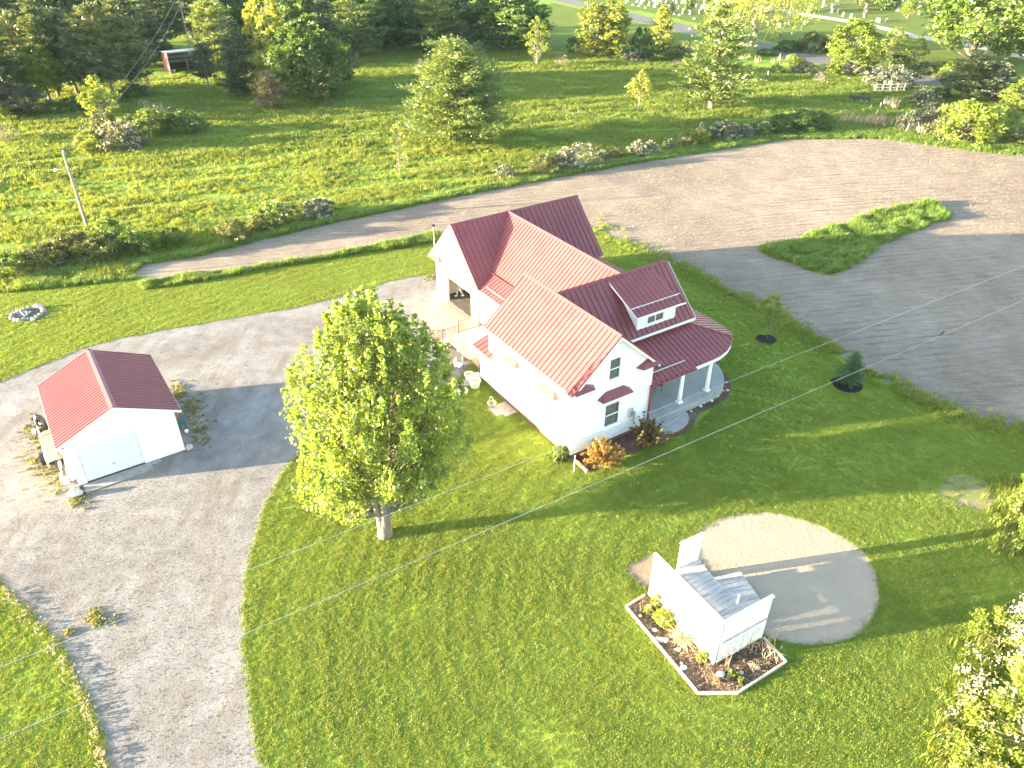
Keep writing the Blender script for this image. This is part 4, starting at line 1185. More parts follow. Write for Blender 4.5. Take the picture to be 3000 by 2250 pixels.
right_e = [(-1.62, 13.72), (-2.35, 14.02), (-3.2, 14.2), (-4.3, ve), (-6.0, ve), (-15.74, ve)]
zE = lambda u, v: min(zf(u), zr_(v)) if False else (zf(u) if u - PU > v - PV else zr_(v))
pf = [(PU, 5.69, zf(PU)), ] + [(u, v, zf(u)) for u, v in front_e] + [(PU, PV, PT)]
roof_plane(house, pf, (1, 0, -PS), .36, name='porch_roof', thick=.07)
prr = [(hipend[0], hipend[1], zr_(hipend[1]))] + [(u, v, zr_(v)) for u, v in right_e] + [(-15.74, PV, PT), (PU, PV, PT)]
roof_plane(house, prr, (0, 1, -PS), .38, name='porch_roof', thick=.07)
ridge(house, (PU, PV, PT), (hipend[0], hipend[1], zf(hipend[0])), (.3, -1, -.1), (-1, .3, -.1), w=.1, name='hip_cap')
MB().beam((PU + .05, 5.7, PT + .03), (PU + .05, PV, PT + .03), .18, .03).build('flashing', M['roof_red'], house)
ee = front_e + right_e
fb, sf = MB(), MB()
for (u0, v0), (u1, v1) in zip(ee[:-1], ee[1:]):
    z0_, z1_ = zE(u0, v0), zE(u1, v1)
    du, dv = v1 - v0, -(u1 - u0); L = math.hypot(du, dv); nx, ny = du / L * .03, dv / L * .03
    fb.add([(u0, v0, z0_ - .05), (u1, v1, z1_ - .05), (u1, v1, z1_ - .27), (u0, v0, z0_ - .27), (u0 + nx, v0 + ny, z0_ - .05), (u1 + nx, v1 + ny, z1_ - .05), (u1 + nx, v1 + ny, z1_ - .27), (u0 + nx, v0 + ny, z0_ - .27)],
           [(4, 5, 6, 7)[::-1], (0, 1, 2, 3), (0, 4, 5, 1), (3, 2, 6, 7)])
    sf.beam((u0, v0, z0_ - .012), (u1, v1, z1_ - .012), .05, .05)
fb.build('porch_fascia', M['white_trim'], house)
sf.build('porch_drip_edge', M['fascia_red'], house)
sl = [(-2.95, A_W + .003)] + [(.16, A_W + .003), (.17, 8.0), (.17, 10.6), (.13, 11.4), (-.04, 12.0), (-.36, 12.52), (-.9, 13.08), (-1.4, 13.42), (-1.95, 13.7), (-2.6, 13.88), (-4, 13.98), (-16.3, 13.98), (-16.3, 11.45), (-2.95, 11.45)]
def slab(poly, z0, z1, name, mat, parent):
    bm = bmesh.new()
    vs = [bm.verts.new((p[0], p[1], z1)) for p in poly]
    f = bm.faces.new(vs); f.normal_update()
    if f.normal.z < 0: f.normal_flip()
    r = bmesh.ops.extrude_face_region(bm, geom=[f])
    for v in r['geom']:
        if isinstance(v, bmesh.types.BMVert): v.co.z = z0
    bmesh.ops.recalc_face_normals(bm, faces=bm.faces[:])
    bmesh.ops.triangulate(bm, faces=[f for f in bm.faces if len(f.verts) > 4])
    me = bpy.data.meshes.new(name); bm.to_mesh(me); bm.free(); me.materials.append(M[mat])
    o = bpy.data.objects.new(name, me); C.objects.link(o); o.parent = parent
    return o
slab(sl, -.1, .5, 'porch_slab', 'concrete', house)
arc = lambda cu_, cv_, ru, rv, n=16: [(cu_ + ru * sin(pi * i / n), cv_ - rv * cos(pi * i / n)) for i in range(n + 1)]
slab(arc(.172, 6.95, .58, 1.2), -.1, .33, 'porch_step', 'concrete', house)
slab(arc(.172, 6.98, 1.2, 1.62), -.1, .17, 'porch_step', 'concrete', house)
for u, v in ((-.32, 8.56), (-.36, 10.94), (-5.2, 13.55), (-9.5, 13.55), (-13.8, 13.55)):
    zt = (zf(u) if v < 12 else zr_(v)) - .30
    c = MB(); c.lathe([(.135, .56), (.14, .9), (.105, zt)], 14, (u, v, 0))
    c = c.build('porch_column', M['white_trim'], house, smooth=True)
    b_ = MB().box(u - .18, u + .18, v - .18, v + .18, .502, .54); b_.add([(u - .18, v - .18, .54), (u + .18, v - .18, .54), (u + .18, v + .18, .54), (u - .18, v + .18, .54), (u - .13, v - .13, .62), (u + .13, v - .13, .62), (u + .13, v + .13, .62), (u - .13, v + .13, .62)], [(4, 5, 6, 7), (0, 1, 5, 4), (1, 2, 6, 5), (2, 3, 7, 6), (3, 0, 4, 7)])
    b_.build('column_base', M['white_trim'], c)
    MB().box(u - .15, u + .15, v - .15, v + .15, zt - .1, zt + .02).build('column_cap', M['white_trim'], c)
bmz = zf(-.34) - .28
MB().box(-.44, -.24, 5.69, 11.2, bmz - .0, bmz + .2).build('porch_beam', M['white_trim'], house)
gt = MB()
g0, g1, gz = 5.52, 9.12, zf(E0) - .03
gt.box(E0 + .04, E0 + .052, g0, g1, gz - .13, gz); gt.box(E0 + .16, E0 + .172, g0, g1, gz - .13, gz); gt.box(E0 + .052, E0 + .16, g0, g1, gz - .13, gz - .118)
gt.box(E0 + .052, E0 + .16, g0, g0 + .012, gz - .118, gz); gt.box(E0 + .052, E0 + .16, g1 - .012, g1, gz - .118, gz)
gut = gt.build('gutter', M['fascia_red'], house)
gs = MB()
for i in range(9): gs.box(E0 + .03, E0 + .175, g0 + .2 + i * .4, g0 + .23 + i * .4, gz - .004, gz + .004)
gs.box(E0 + .054, E0 + .158, g0 + .02, g1 - .02, gz - .10, gz - .095)
gs.build('gutter_strap', M['galv'], gut)
ds = MB().beam((E0 + .10, 5.575, gz - .1), (E0 + .10, 5.575, .3), .10, .10); ds.beam((E0 + .10, 5.575, .32), (E0 + .36, 5.575, .14), .10, .10)
ds.build('downspout', M['fascia_red'], house)
MB().beam((-.52, 5.72, zf(-.52) + .10), (-.52, 8.75, zf(-.52) + .10), .04, .045).build('snow_guard', M['granite'], house)

# ---------------------------------------------------------------- deck, rails and things behind the house
deck = empty('back_deck', (HOUSE_O[0], HOUSE_O[1], 0), HOUSE_R, 'pale wooden back deck with steps behind the farmhouse', 'deck')
for i in range(24):
    v0 = .32 + i * .1435
    MB().box(-15.2, -9.98, v0, v0 + .136, .405, .44).build('deck_plank', M['pale_timber'], deck)
dj = MB()
for u in (-15.15, -13.4, -11.7, -10.05): dj.box(u - .02, u + .02, .35, 3.74, .2, .40)
for u in (-15.1, -12.6, -10.1):
    for v in (.4, 3.6): dj.box(u - .05, u + .05, v - .05, v + .05, 0, .2)
dj.build('deck_frame', M['pale_timber'], deck)
for k, (z, v) in enumerate(((.29, .05), (.15, -.22))): MB().box(-15.2, -14.2, v, v + .27, z - .04, z).build('deck_step', M['pale_timber'], deck)
def railing(a, b, z0, z1, n, label, slope=0.0):
    r = empty('deck_railing', (HOUSE_O[0], HOUSE_O[1], 0), HOUSE_R, label, 'railing', 'railings of the back deck')
    a, b = np.array(a, float), np.array(b, float)
    L = np.linalg.norm(b - a)
    P_ = lambda f, z: np.array([*(a + (b - a) * f), z - slope * f])
    for f in ((0, 1) if L < 2.5 else (0, .5, 1)): MB().beam(P_(f, 0 + slope * f), P_(f, z1 + .12), .09, .09).build('post', M['rail_wood'], r)
    MB().beam(P_(0, z1), P_(1, z1), .09, .045).build('top_rail', M['rail_wood'], r)
    MB().beam(P_(0, z0), P_(1, z0), .05, .07).build('bottom_rail', M['rail_wood'], r)
    for i in range(n):
        f = (i + .5) / n
        MB().beam(P_(f, z0 + .03), P_(f, z1 - .02), .032, .032).build('baluster', M['rail_wood'], r)
    return r
railing((-15.23, 1.45), (-15.15, 3.2), .55, 1.38, 12, 'short wooden deck railing facing the open garage door')
railing((-14.55, .25), (-10.3, .25), .55, 1.38, 30, 'long wooden deck railing facing the maple')
railing((-15.75, -.55), (-15.3, .2), .42, 1.05, 4, 'small wooden handrail beside the deck steps')
cz = MB().box(-.26, .26, -.3, .3, .0, .12); cz.box(-.24, .24, -.28, .28, .12, .17)
o = cz.build('storage_box', M['brown_cloth'], loc=at(630 / 5.53 / K + 1200 / K, (1225 / 5.53 + 780) / K, .02)); o.rotation_euler = (0, 0, HOUSE_R)
tag(o, 'small flat dark brown box lying outside the long deck railing', 'box')

# ------------------------------------------------------------------ detached garage (local axes: x along the ridge to the door, y across)
gar = empty('detached_garage', (GAR_O[0], GAR_O[1], 0), GAR_R, 'small white detached garage with ribbed red roof on the gravel drive', 'garage')
GW, GL, GR_, GE, GS = 5.53, 6.8, 4.191, 2.778, .4536
gh = GW / 2
zg = lambda y: GR_ - GS * abs(y - gh) - .09
wall(gar, [(0, .06), (GW, .06), (GW, zg(GW)), (gh, zg(gh)), (0, zg(0))], 'u', 0, .12, [(.43, 3.38, .06, 2.34)])
wall(gar, [(0, .06), (GW, .06), (GW, zg(GW)), (gh, zg(gh)), (0, zg(0))], 'u', -GL + .12, .12)
wall(gar, [(-GL + .121, .06), (-.121, .06), (-.121, zg(0)), (-GL + .121, zg(0))], 'v', 0, .12)
wall(gar, [(-GL + .121, .06), (-.121, .06), (-.121, zg(0)), (-GL + .121, zg(0))], 'v', GW - .12, .12)
MB().box(-GL + .05, -.03, .03, GW - .03, -.1, .058).build('foundation', M['concrete_worn'], gar)
for s_ in (-1, 1):
    y1 = gh + s_ * (gh + .35)
    roof_plane(gar, [(-6.966, gh, GR_), (.171, gh, GR_), (.171, y1, GE), (-6.966, y1, GE)], (0, s_, -GS), .80, mat='garage_red', thick=.07, ribs=3, rib_h=.045, rib_w=.055)
    MB().beam((.185, gh, GR_ - .07), (.185, y1, GE - .07), .025, .13).build('rake_board', M['white_trim'], gar)
    MB().box(-6.96, .165, *sorted((y1 + s_ * .004, y1 + s_ * .022)), GE - .1, GE - .012).build('fascia', M['white_trim'], gar)
ridge(gar, (-6.98, gh, GR_), (.19, gh, GR_), (0, -1, -GS), (0, 1, -GS), w=.2, mat='garage_red')
MB().box(-6.9, -6.82, gh - .06, gh + .06, GR_ + .05, GR_ + .11).build('ridge_vent_end', M['garage_red'], gar)
gd = MB().box(-.07, -.05, .41, 3.40, .10, 2.36).build('overhead_door', M['granite'], gar)
for i in range(4):
    z = .12 + i * .555
    p_ = MB().box(-.048, -.028, .435, 3.375, z, z + .545)
    for k in range(4): p_.box(-.027, -.018, .52 + k * .72, 1.13 + k * .72, z + .09, z + .455)
    p_.build('door_panel', M['weathered_white'], gd)
MB().box(-.028, .01, 1.86, 1.98, .72, .76).build('door_handle', M['grey_metal'], gd)
dt = MB()
for a, b, c, d in ((.33, .43, .07, 2.44), (3.38, 3.48, .07, 2.44), (.43, 3.38, 2.34, 2.44)): dt.box(.002, .022, a, b, c, d)
dt.build('door_trim', M['white_trim'], gar)
sl_ = MB().box(.004, .80, .20, 3.64, -.05, .05)
o = sl_.build('door_slab', M['concrete_worn'], gar)
MB().box(.004, .34, 3.66, 4.15, -.05, .045).build('concrete_pad', M['concrete_worn'], gar)
MB().beam((-.02, GW + .25, 2.66), (-.02, GW + .06, 2.25), .07, .07).build('drain_pipe', M['red_plastic'], gar)
G = lambda x, y, z=0.0: np.array([GAR_O[0] + cos(GAR_R) * x - sin(GAR_R) * y, GAR_O[1] + sin(GAR_R) * x + cos(GAR_R) * y, z])
# old two-wheeled farm cart beside the garage
cart = empty('farm_cart', G(-4.2, -1.0), GAR_R, 'old grey wooden cart with a black tyre standing beside the garage', 'cart')
MB().box(-1.7, 2.0, -.12, -.04, .35, .85).build('side_board', M['tan_board'], cart)
MB().box(-1.7, 1.6, -.04, .72, .36, .42).build('cart_bed', M['tan_board'], cart)
MB().box(-1.7, 1.6, .64, .72, .42, .8).build('side_board', M['tan_board'], cart)
for y in (-.26, .84):
    w_ = MB(); w_.tube([(1.0, y - .1, .38), (1.0, y + .1, .38)], .38, 16); w_ = w_.build('wheel', M['black_rubber'], cart)
    MB().tube([(1.0, y - .105, .38), (1.0, y + .105, .38)], .2, 12).build('rim', M['galv'], w_)
MB().beam((1.6, .3, .4), (2.9, .35, .42), .07, .07).tube([(2.75, .1, .42), (2.75, .6, .42)], .03, 6).build('drawbar', M['dark_metal'], cart)
for x in (-1.2, -.2): MB().tube([(x, -.1, .85), (x, .15, 1.05), (x, .5, 1.05), (x, .7, .8)], .03, 6).build('hoop', M['dark_metal'], cart)
tp = MB().blob((0, 0, .42), (.62, .42, .42), 4, .5, 12, 8)
for k in range(7): tp.tube([(.5 * sin(k * 2.1), .3 * cos(k * 1.7), .6), (.6 * sin(k * 2.1 + .8), .4 * cos(k * 1.7 + .5), .75), (.5 * sin(k * 2.1 + 1.5), .35 * cos(k * 1.7 + 1.2), .45)], .03, 5)
o = tp.build('crumpled_tarp', M['black_rubber'], loc=G(-6.6, -.95)); tag(o, 'heap of crumpled black plastic behind the farm cart', 'tarp'); o.rotation_euler = (0, 0, GAR_R)
for i, (a, b, w, lb) in enumerate((((-.95, -.72, .05), (-2.9, -.5, .3), .16, 'pale board lying flat, farther from the garage wall'), ((-.95, -.35, .05), (-2.8, -.18, .75), .12, 'pale board leaning low against the garage wall'), ((-1.0, -.2, .05), (-2.3, -.08, 1.0), .09, 'narrow pole leaning steeply against the garage wall'))):
    tag(MB().beam(G(*a), G(*b), w, .04).build('leaning_board', M['pale_timber']), lb, 'board', 'boards beside the garage')
for i, (x, y, lb) in enumerate(((-.75, -.52, 'pale bucket lying beside the garage, the outer of two'), (-.95, -.2, 'pale bucket tipped against the garage wall, the inner of two'))):
    b_ = empty('bucket', G(x, y, .16), GAR_R + .3 * i, lb, 'bucket', 'buckets beside the garage')
    m_ = MB().tube([(-.2, 0, 0), (.2, 0, .0)], [.13, .165], 14); m_.build('bucket_body', M['pot_white'], b_)
    MB().tube([(.2, 0, 0), (.225, 0, 0)], .175, 14).build('rim', M['white_paint'], b_)
def rock(name, loc, r, mat, label, cat='rock', seed=0, group=None, rough=.25):
    o = MB().blob((0, 0, r[2] * .6), r, seed, rough, 10, 7).build(name, M[mat], loc=loc, smooth=True)
    return tag(o, label, cat, group)
rock('boulder', G(.62, -.28), (.42, .24, .24), 'stone_pale', 'large white rock at the left front corner of the garage', seed=3)
rock('boulder', G(.02, 5.78), (.24, .2, .2), 'stone_pink', 'pinkish rock at the right front corner of the garage', seed=5)
rock('rock', G(.32, .06), (.16, .14, .12), 'granite_dark', 'small dark rock beside the white rock at the garage door slab', seed=6)
bn = empty('garden_bench', G(-2.9, 5.86), GAR_R, 'dark green wooden bench against the shaded garage wall', 'bench')
MB().box(-.9, .9, -.05, .32, .42, .47).build('seat', M['green_board'], bn)
MB().box(-.9, .9, -.10, -.06, .5, 1.0).build('backrest', M['green_board'], bn)
for x in (-.8, .8):
    for y in (-.02, .28): MB().box(x - .03, x + .03, y - .03, y + .03, 0, .42).build('leg', M['green_board'], bn)
tag(MB().blob((0, 0, .11), (.11, .11, .11), 0, 0.0, 12, 8).build('ball', M['white_paint'], loc=G(-1.7, 6.05), smooth=True), 'small white ball in the shade behind the garage', 'ball')

# ------------------------------------------------------------------ small stage with lattice walls beside the sand (local x along the back wall, y towards the sand)
stg = empty('garden_stage', (ST_O[0], ST_O[1], 0), ST_R, 'white lattice-walled wooden stage with a curved deck beside the sand circle', 'stage')
SX, SY, SZ, DZ_ = 4.24, 2.68, 2.74, 1.12
def lattice(name, axis, pos, a0, a1, z0, z1, parent, pitch=.105, w=.032):
    mb = MB()
    H_, W_ = z1 - z0, a1 - a0
    n = int((H_ + W_) / pitch)
    for sg_, dd in ((1, .0), (-1, .012)):
        for i in range(n + 1):
            c = i * pitch
            p0 = (max(0, c - H_), min(c, H_)); p1 = (min(c, W_), max(0, c - W_))
            if sg_ < 0: p0, p1 = (W_ - p0[0], p0[1]), (W_ - p1[0], p1[1])
            if abs(p0[0] - p1[0]) < .05: continue
            P3 = lambda q: (pos + dd, a0 + q[0], z0 + q[1]) if axis == 'u' else (a0 + q[0], pos + dd, z0 + q[1])
            mb.beam(P3(p0), P3(p1), w, .009, up=(1, 0, 0) if axis == 'u' else (0, 1, 0))
    return tag(mb.build(name, M['white_paint'], parent), kind='stuff')
def lattice_wall(axis, pos, a0, a1, z0, z1, rails, posts, name='lattice_wall'):
    fr = MB()
    def B(aa, ab, za, zb, t=.045):
        if axis == 'u': fr.box(pos - t, pos + t, aa, ab, za, zb)
        else: fr.box(aa, ab, pos - t, pos + t, za, zb)
    for p in posts: B(p - .045, p + .045, z0, z1 - .05)
    for r in rails: B(a0, a1, r - .04, r + .04, .03)
    B(a0 - .05, a1 + .05, z1 - .05, z1, .075)
    f_ = fr.build(name, M['white_paint'], stg)
    if len(rails) > 1:
        mr = MB()
        if axis == 'u': mr.box(pos + .047, pos + .075, a0, a1, rails[1] - .06, rails[1] + .05)
        else: mr.box(a0, a1, pos - .075, pos - .047, rails[1] - .03, rails[1] + .03)
        if axis == 'u' and pos > 1: mr.build('rail_shade_strip', M['galv'], f_)  # grey strip that colours in the dark gap and shade under the rail
    zz = [z0] + list(rails) + [z1 - .05]
    for za, zb in zip(zz[:-1], zz[1:]):
        if zb - za > .15: lattice('lattice', axis, pos, a0, a1, za + .01, zb, f_)
    return f_
lattice_wall('v', 0, 0, SX, .1, SZ, [.18, 1.42], [.045, 1.4, 2.8, SX - .045])
lattice_wall('u', SX, .1, SY, .1, SZ - .03, [.18, 1.42], [1.3, SY - .045])
lattice_wall('u', .06, 1.46, SY, .1, SZ - .06, [.18, 1.16], [1.5, SY - .045])
nb_ = 16
fe = lambda x: SY + .06 - .30 * sin(pi * np.clip(x / SX, 0, 1)) ** .8      # curved front edge of the deck
for i in range(nb_):
    x0, x1 = .12 + (SX - .2) * i / nb_, .12 + (SX - .2) * (i + 1) / nb_ - .014
    MB().prism([(x0, .06, DZ_ - .035), (x1, .06, DZ_ - .035), (x1, fe(x1), DZ_ - .035), (x0, fe(x0), DZ_ - .035)], (0, 0, .035)).build('deck_plank', M['deck_board'], stg)
fm = MB()
for y in (.3, 1.3, 2.3): fm.box(.12, SX - .08, y - .02, y + .02, DZ_ - .19, DZ_ - .037)
for x in (.2, 1.4, 2.8, 4.0):
    for y in (.35, 2.28): fm.box(x - .045, x + .045, y - .045, y + .045, 0, DZ_ - .04)
fm.build('deck_frame', M['grey_wood'], stg)
e2 = np.array([.25, .968]); e1 = np.array([.968, -.25]); lo0 = np.array([1.22, 4.38]) - e2 * 2.05
for i in range(9):
    a, b = lo0 + e1 * (2.45 * i / 9), lo0 + e1 * (2.45 * (i + 1) / 9 - .014)
    MB().prism([(*a, .36), (*b, .36), (*(b + e2 * 2.05), .36), (*(a + e2 * 2.05), .36)], (0, 0, .035)).build('lower_deck_plank', M['deck_board'], stg)
lf = MB()
for f in (.25, 1.0, 1.9): lf.beam((*(lo0 + e2 * f), .30), (*(lo0 + e2 * f + e1 * 2.43), .30), .05, .11)
for f in (.3, 1.85):
    for g in (.1, 2.3): lf.beam((*(lo0 + e2 * f + e1 * g), 0), (*(lo0 + e2 * f + e1 * g), .25), .09, .09)
lf.build('lower_deck_frame', M['grey_wood'], stg)
for x, y in ((2.92, 2.36), (3.75, 2.56)):
    MB().tube([(x, y, .3), (x, y, 1.62)], .05, 8).build('post', M['white_paint'], stg)
S = lambda x, y, z=0.0: np.array([ST_O[0] + cos(ST_R) * x - sin(ST_R) * y, ST_O[1] + sin(ST_R) * x + cos(ST_R) * y, z])
pt = MB().lathe([(.10, 0), (.16, .26), (.17, .27), (.14, .26), (.13, .22)], 14)
tag(pt.build('flower_pot', M['galv'], loc=S(2.62, .28, DZ_ + .002), smooth=True), 'small pale pot standing on the stage behind the lattice back wall', 'pot')
# mulch bed with timber edging round the stage
sheet('mulch_bed', bed_fp, .06, 'mulch')
edg = empty('bed_edging', (ST_O[0], ST_O[1], 0), ST_R, 'pale timber edging boards around the mulch bed in front of the stage', 'edging')
for a, b in zip(bed_uv[:5], bed_uv[1:6]):
    MB().beam((*a, .07), (*b, .07), .075, .17).build('edging_board', M['pale_timber'], edg)
stones = [(.48, -.43, .10, 'white stone in the mulch bed nearest the left end of the stage wall'), (.73, -1.09, .09, 'white stone by the timber edging at the left end of the mulch bed'), (1.65, -1.03, .12, 'grey white stone beside the large yellow green plant'), (2.3, -.32, .11, 'white stone between the round plant and the dry grass clump'),
          (2.36, -1.02, .07, 'small white stone near the flat piece of driftwood'), (2.94, -.80, .12, 'white stone in front of the dry grass clump'), (3.52, -1.14, .08, 'small white stone next to the largest oval stone by the edging'), (3.74, -1.22, .16, 'large oval pinkish white stone by the long timber edging'),
          (4.73, -.09, .17, 'large oval white stone at the corner of the stage'), (5.09, .68, .12, 'tan stone on the right side of the mulch bed'), (5.27, 1.41, .14, 'tan stone beside the small dry grass tuft')]
for i, (x, y, r, lb) in enumerate(stones):
    rock('bed_stone', S(x, y, .05), (r, r * .75, r * .6), 'stone_pale' if i not in (9, 10) else 'stone_pink', lb, 'stone', 20 + i, 'stones in the mulch bed', .12)
def small_plant(name, base, h, w, leaf, n, label, cat, seed, ls=.12, stems=True, up=.6, group=None, dome=True):
    rnd = np.random.RandomState(seed)
    o = empty(name, base, 0, label, cat, group)
    k = n // 14 + 1
    th = rnd.rand(k) * 6.28; t = rnd.rand(k)
    r = w / 2 * np.sqrt(np.clip(1 - t ** 2, .05, 1)) * (.5 + .5 * rnd.rand(k)) if dome else w / 2 * rnd.rand(k) * (.3 + .7 * t)
    cl = np.stack([r * np.cos(th), r * np.sin(th), .1 * h + t * h * .85], 1)
    p, s, d, ti = clump_leaves(rnd, cl, np.full(k, w * .13), 14, ls, up)
    p[:, 2] = np.maximum(p[:, 2], .02)
    c = bpy.data.objects.new('leaves', leaf_mesh('leaves', p, s, d, M[leaf], rnd, tint=ti)); C.objects.link(c); c.parent = o
    if stems:
        mb = MB()
        for i in range(0, k, max(1, k // 16)): branch_tube(mb, (rnd.normal() * .03, rnd.normal() * .03, 0), cl[i], .012, .005, rnd, seg=2, n=4)
        mb.build('stems', M['twig'], o)
    return o
def stalks(name, base, n, h, spread, mat, label, cat, seed, lean=.5, w=.012, group=None):
    rnd = np.random.RandomState(seed); mb = MB()
    for i in range(n):
        a = rnd.rand() * 6.28; l = h * (.5 + .6 * rnd.rand()); o = np.array([rnd.normal() * spread * .3, rnd.normal() * spread * .3, 0])
        k = lean * (.3 + rnd.rand())
        mb.tube([o, o + np.array([cos(a) * l * k * .35, sin(a) * l * k * .35, l * .6]), o + np.array([cos(a) * l * k, sin(a) * l * k, l * (.85 - .3 * k)])], [w, w * .8, w * .4], 4, cap=False)
    o = mb.build(name, M[mat], loc=base)
    return tag(o, label, cat, group)
small_plant('leafy_plant', S(.78, -.65, .05), .32, .5, 'leaf_lime', 260, 'low pale yellow green plant near the left end of the mulch bed', 'plant', 60)
small_plant('leafy_plant', S(.72, -.22, .05), .95, .5, 'leaf_bright', 330, 'tall leafy green plant close against the lattice back wall', 'plant', 61)
small_plant('leafy_plant', S(1.48, -.42, .05), .7, .92, 'leaf_lime', 1100, 'large round yellow green shrub in the mulch bed', 'plant', 62, ls=.10)
small_plant('leafy_plant', S(3.78, -.28, .05), .45, .5, 'leaf_lime', 380, 'small green plant near the front corner of the stage', 'plant', 63)
small_plant('leafy_plant', S(5.01, .31, .05), .3, .42, 'leaf_bright', 320, 'larger of two low green plants on the right of the mulch bed', 'plant', 64)
small_plant('leafy_plant', S(5.41, .36, .05), .26, .34, 'leaf_bright', 240, 'smaller of two low green plants, near the right timber edging', 'plant', 65)
stalks('dry_grass', S(2.78, -.48, .05), 150, .85, .3, 'straw', 'large clump of dry straw coloured grass in the mulch bed', 'grass', 66, .8, .011)
stalks('dry_grass', S(5.2, 1.2, .05), 26, .4, .15, 'straw', 'small dry grass tuft by the tan stone in the mulch bed', 'grass', 67, .7)
stalks('withered_plant', S(4.89, -.53, .05), 34, .45, .2, 'bark_red', 'low reddish dry stems in the front corner of the mulch bed', 'plant', 68, .9)
stalks('dry_canes', S(5.0, 2.4, .05), 22, 1.3, .6, 'straw', 'tall arching dry canes at the right end of the mulch bed', 'canes', 69, .75)
stalks('dry_canes', S(4.45, .5, .05), 10, 1.0, .35, 'bark_red', 'thin reddish canes against the lattice side wall', 'canes', 70, .25)
stalks('dry_canes', S(4.5, 1.8, .05), 9, 1.2, .4, 'twig', 'thin dark canes against the far part of the side lattice', 'canes', 71, .3)
tag(MB().blob((0, 0, .04), (.34, .12, .05), 9, .35, 10, 5).build('driftwood', M['grey_wood'], loc=S(2.15, -1.12, .05)), 'flat grey piece of driftwood near the long timber edging', 'wood')

# ------------------------------------------------------------------ beds, shrubs and small things round the house
Hh = lambda u, v, z=0.0: np.array([HOUSE_O[0] + cos(HOUSE_R) * u - sin(HOUSE_R) * v, HOUSE_O[1] + sin(HOUSE_R) * u + cos(HOUSE_R) * v, z])
crop = lambda ox, oy, s, x, y: ((ox + x / s) / K, (oy + y / s) / K)
fb_p = smooth_poly([at(*crop(1560, 1100, 5.53, *p)) for p in ((640, 1300), (690, 1370), (880, 1560), (1010, 1510), (1200, 1520), (1400, 1400), (1500, 1290), (1700, 1230), (1900, 1170), (2080, 1110), (2200, 1010), (2230, 900), (1900, 620), (1500, 900), (1000, 1130))], .2, .02, 3)
sheet('front_mulch', fb_p, .013, 'mulch_red')
ring = [(E0 + .2, 8.55), (.18, 10.6), (.14, 11.4), (-.03, 12.0), (-.35, 12.52), (-.89, 13.08), (-1.4, 13.43), (-1.95, 13.71), (-1.8, 14.1), (-1.1, 13.8), (-.55, 13.4), (0, 12.9), (.38, 12.3), (.62, 11.5), (.72, 10.6), (.75, 9.5), (1.05, 8.75), (1.55, 7.95), (1.75, 7.1), (1.6, 6.2), (1.3, 6.2), (1.39, 7.0), (1.15, 8.0), (.7, 8.5)]
sheet('porch_mulch', smooth_poly([Hh(*p) for p in ring], .2, .02, 4), .016, 'mulch_red')
for i, (x, y, r) in enumerate(((1480, 895, .13), (1500, 1020, .1), (1430, 1025, .08), (1340, 1115, .1), (1235, 1190, .14), (1110, 1225, .1), (1060, 1280, .12), (910, 1360, .09))):
    rock('edge_stone', at(*crop(1860, 960, 5.53, x, y), .01), (r, r * .8, r * .6), 'stone_pale' if i != 0 else 'stone_pink', 'round pale stone in the mulch strip around the curved porch', 'stone', 40 + i, 'stones in the porch mulch strip', .12)
tag(MB().beam(at(*crop(1560, 1100, 5.53, 690, 1375), .06), at(*crop(1560, 1100, 5.53, 885, 1555), .06), .16, .12).build('splash_block', M['stone_pink']), 'pinkish timber lying at the front corner of the house', 'timber')
st0 = at(*crop(1560, 1100, 5.53, 672, 1560))
tag(MB().tube([st0, st0 + np.array([0, 0, 1.15])], .022, 6).build('garden_stake', M['white_paint']), 'thin white stake in the lawn at the front corner of the house', 'stake')
small_plant('flower_clump', at(*crop(1560, 1100, 5.53, 450, 1340)), .8, 1.1, 'leaf_mid', 800, 'low green plant with silvery shoots at the left front corner of the house', 'plant', 72, ls=.14)
stalks('silvery_shoots', at(*crop(1560, 1100, 5.53, 430, 1335)), 40, .9, .7, 'reed', 'upright silvery white shoots growing through the low corner plant', 'shoots', 73, .25, .014)
def shrub(base, h, w, leaf, label, seed, n=2600):
    rnd = np.random.RandomState(seed)
    o = empty('barberry_shrub', base, 0, label, 'shrub', 'shrubs in front of the house')
    mb = MB(); cl = []
    for i in range(90):
        a = rnd.rand() * 6.28; e = rnd.rand() ** .7; l = w / 2 * (.45 + .6 * rnd.rand())
        tip = np.array([cos(a) * l * e * 1.05, sin(a) * l * e * 1.05, h * (.35 + .7 * rnd.rand()) * (1.05 - .45 * e)])
        pts = branch_tube(mb, (rnd.normal() * .06, rnd.normal() * .06, 0), tip, .014, .004, rnd, seg=3, n=4, sag=.08)
        for f in (.45, .6, .75, .88, 1.0):
            k = min(int(f * 3), 2); g = f * 3 - k
            cl.append(np.array(pts[k]) * (1 - g) + np.array(pts[k + 1]) * g)
    cl = np.array(cl)
    p, s, d, ti = clump_leaves(rnd, cl, np.full(len(cl), .085), max(4, n // len(cl)), .10, .5)
    c = bpy.data.objects.new('leaves', leaf_mesh('leaves', p, s, d, M[leaf], rnd, tint=ti)); C.objects.link(c); c.parent = o
    mb.build('branches', M['twig'], o)
    return o
shrub(at(*crop(1560, 1100, 5.53, 1110, 1450)), 1.75, 3.1, 'leaf_orange', 'sunlit orange and yellow shrub at the front corner of the house', 80, 9000)
shrub(at(*crop(1560, 1100, 5.53, 1830, 1110)), 1.85, 3.0, 'leaf_orange_shade', 'orange shrub beside the porch steps, leaves coloured darker for shade', 81, 9000)
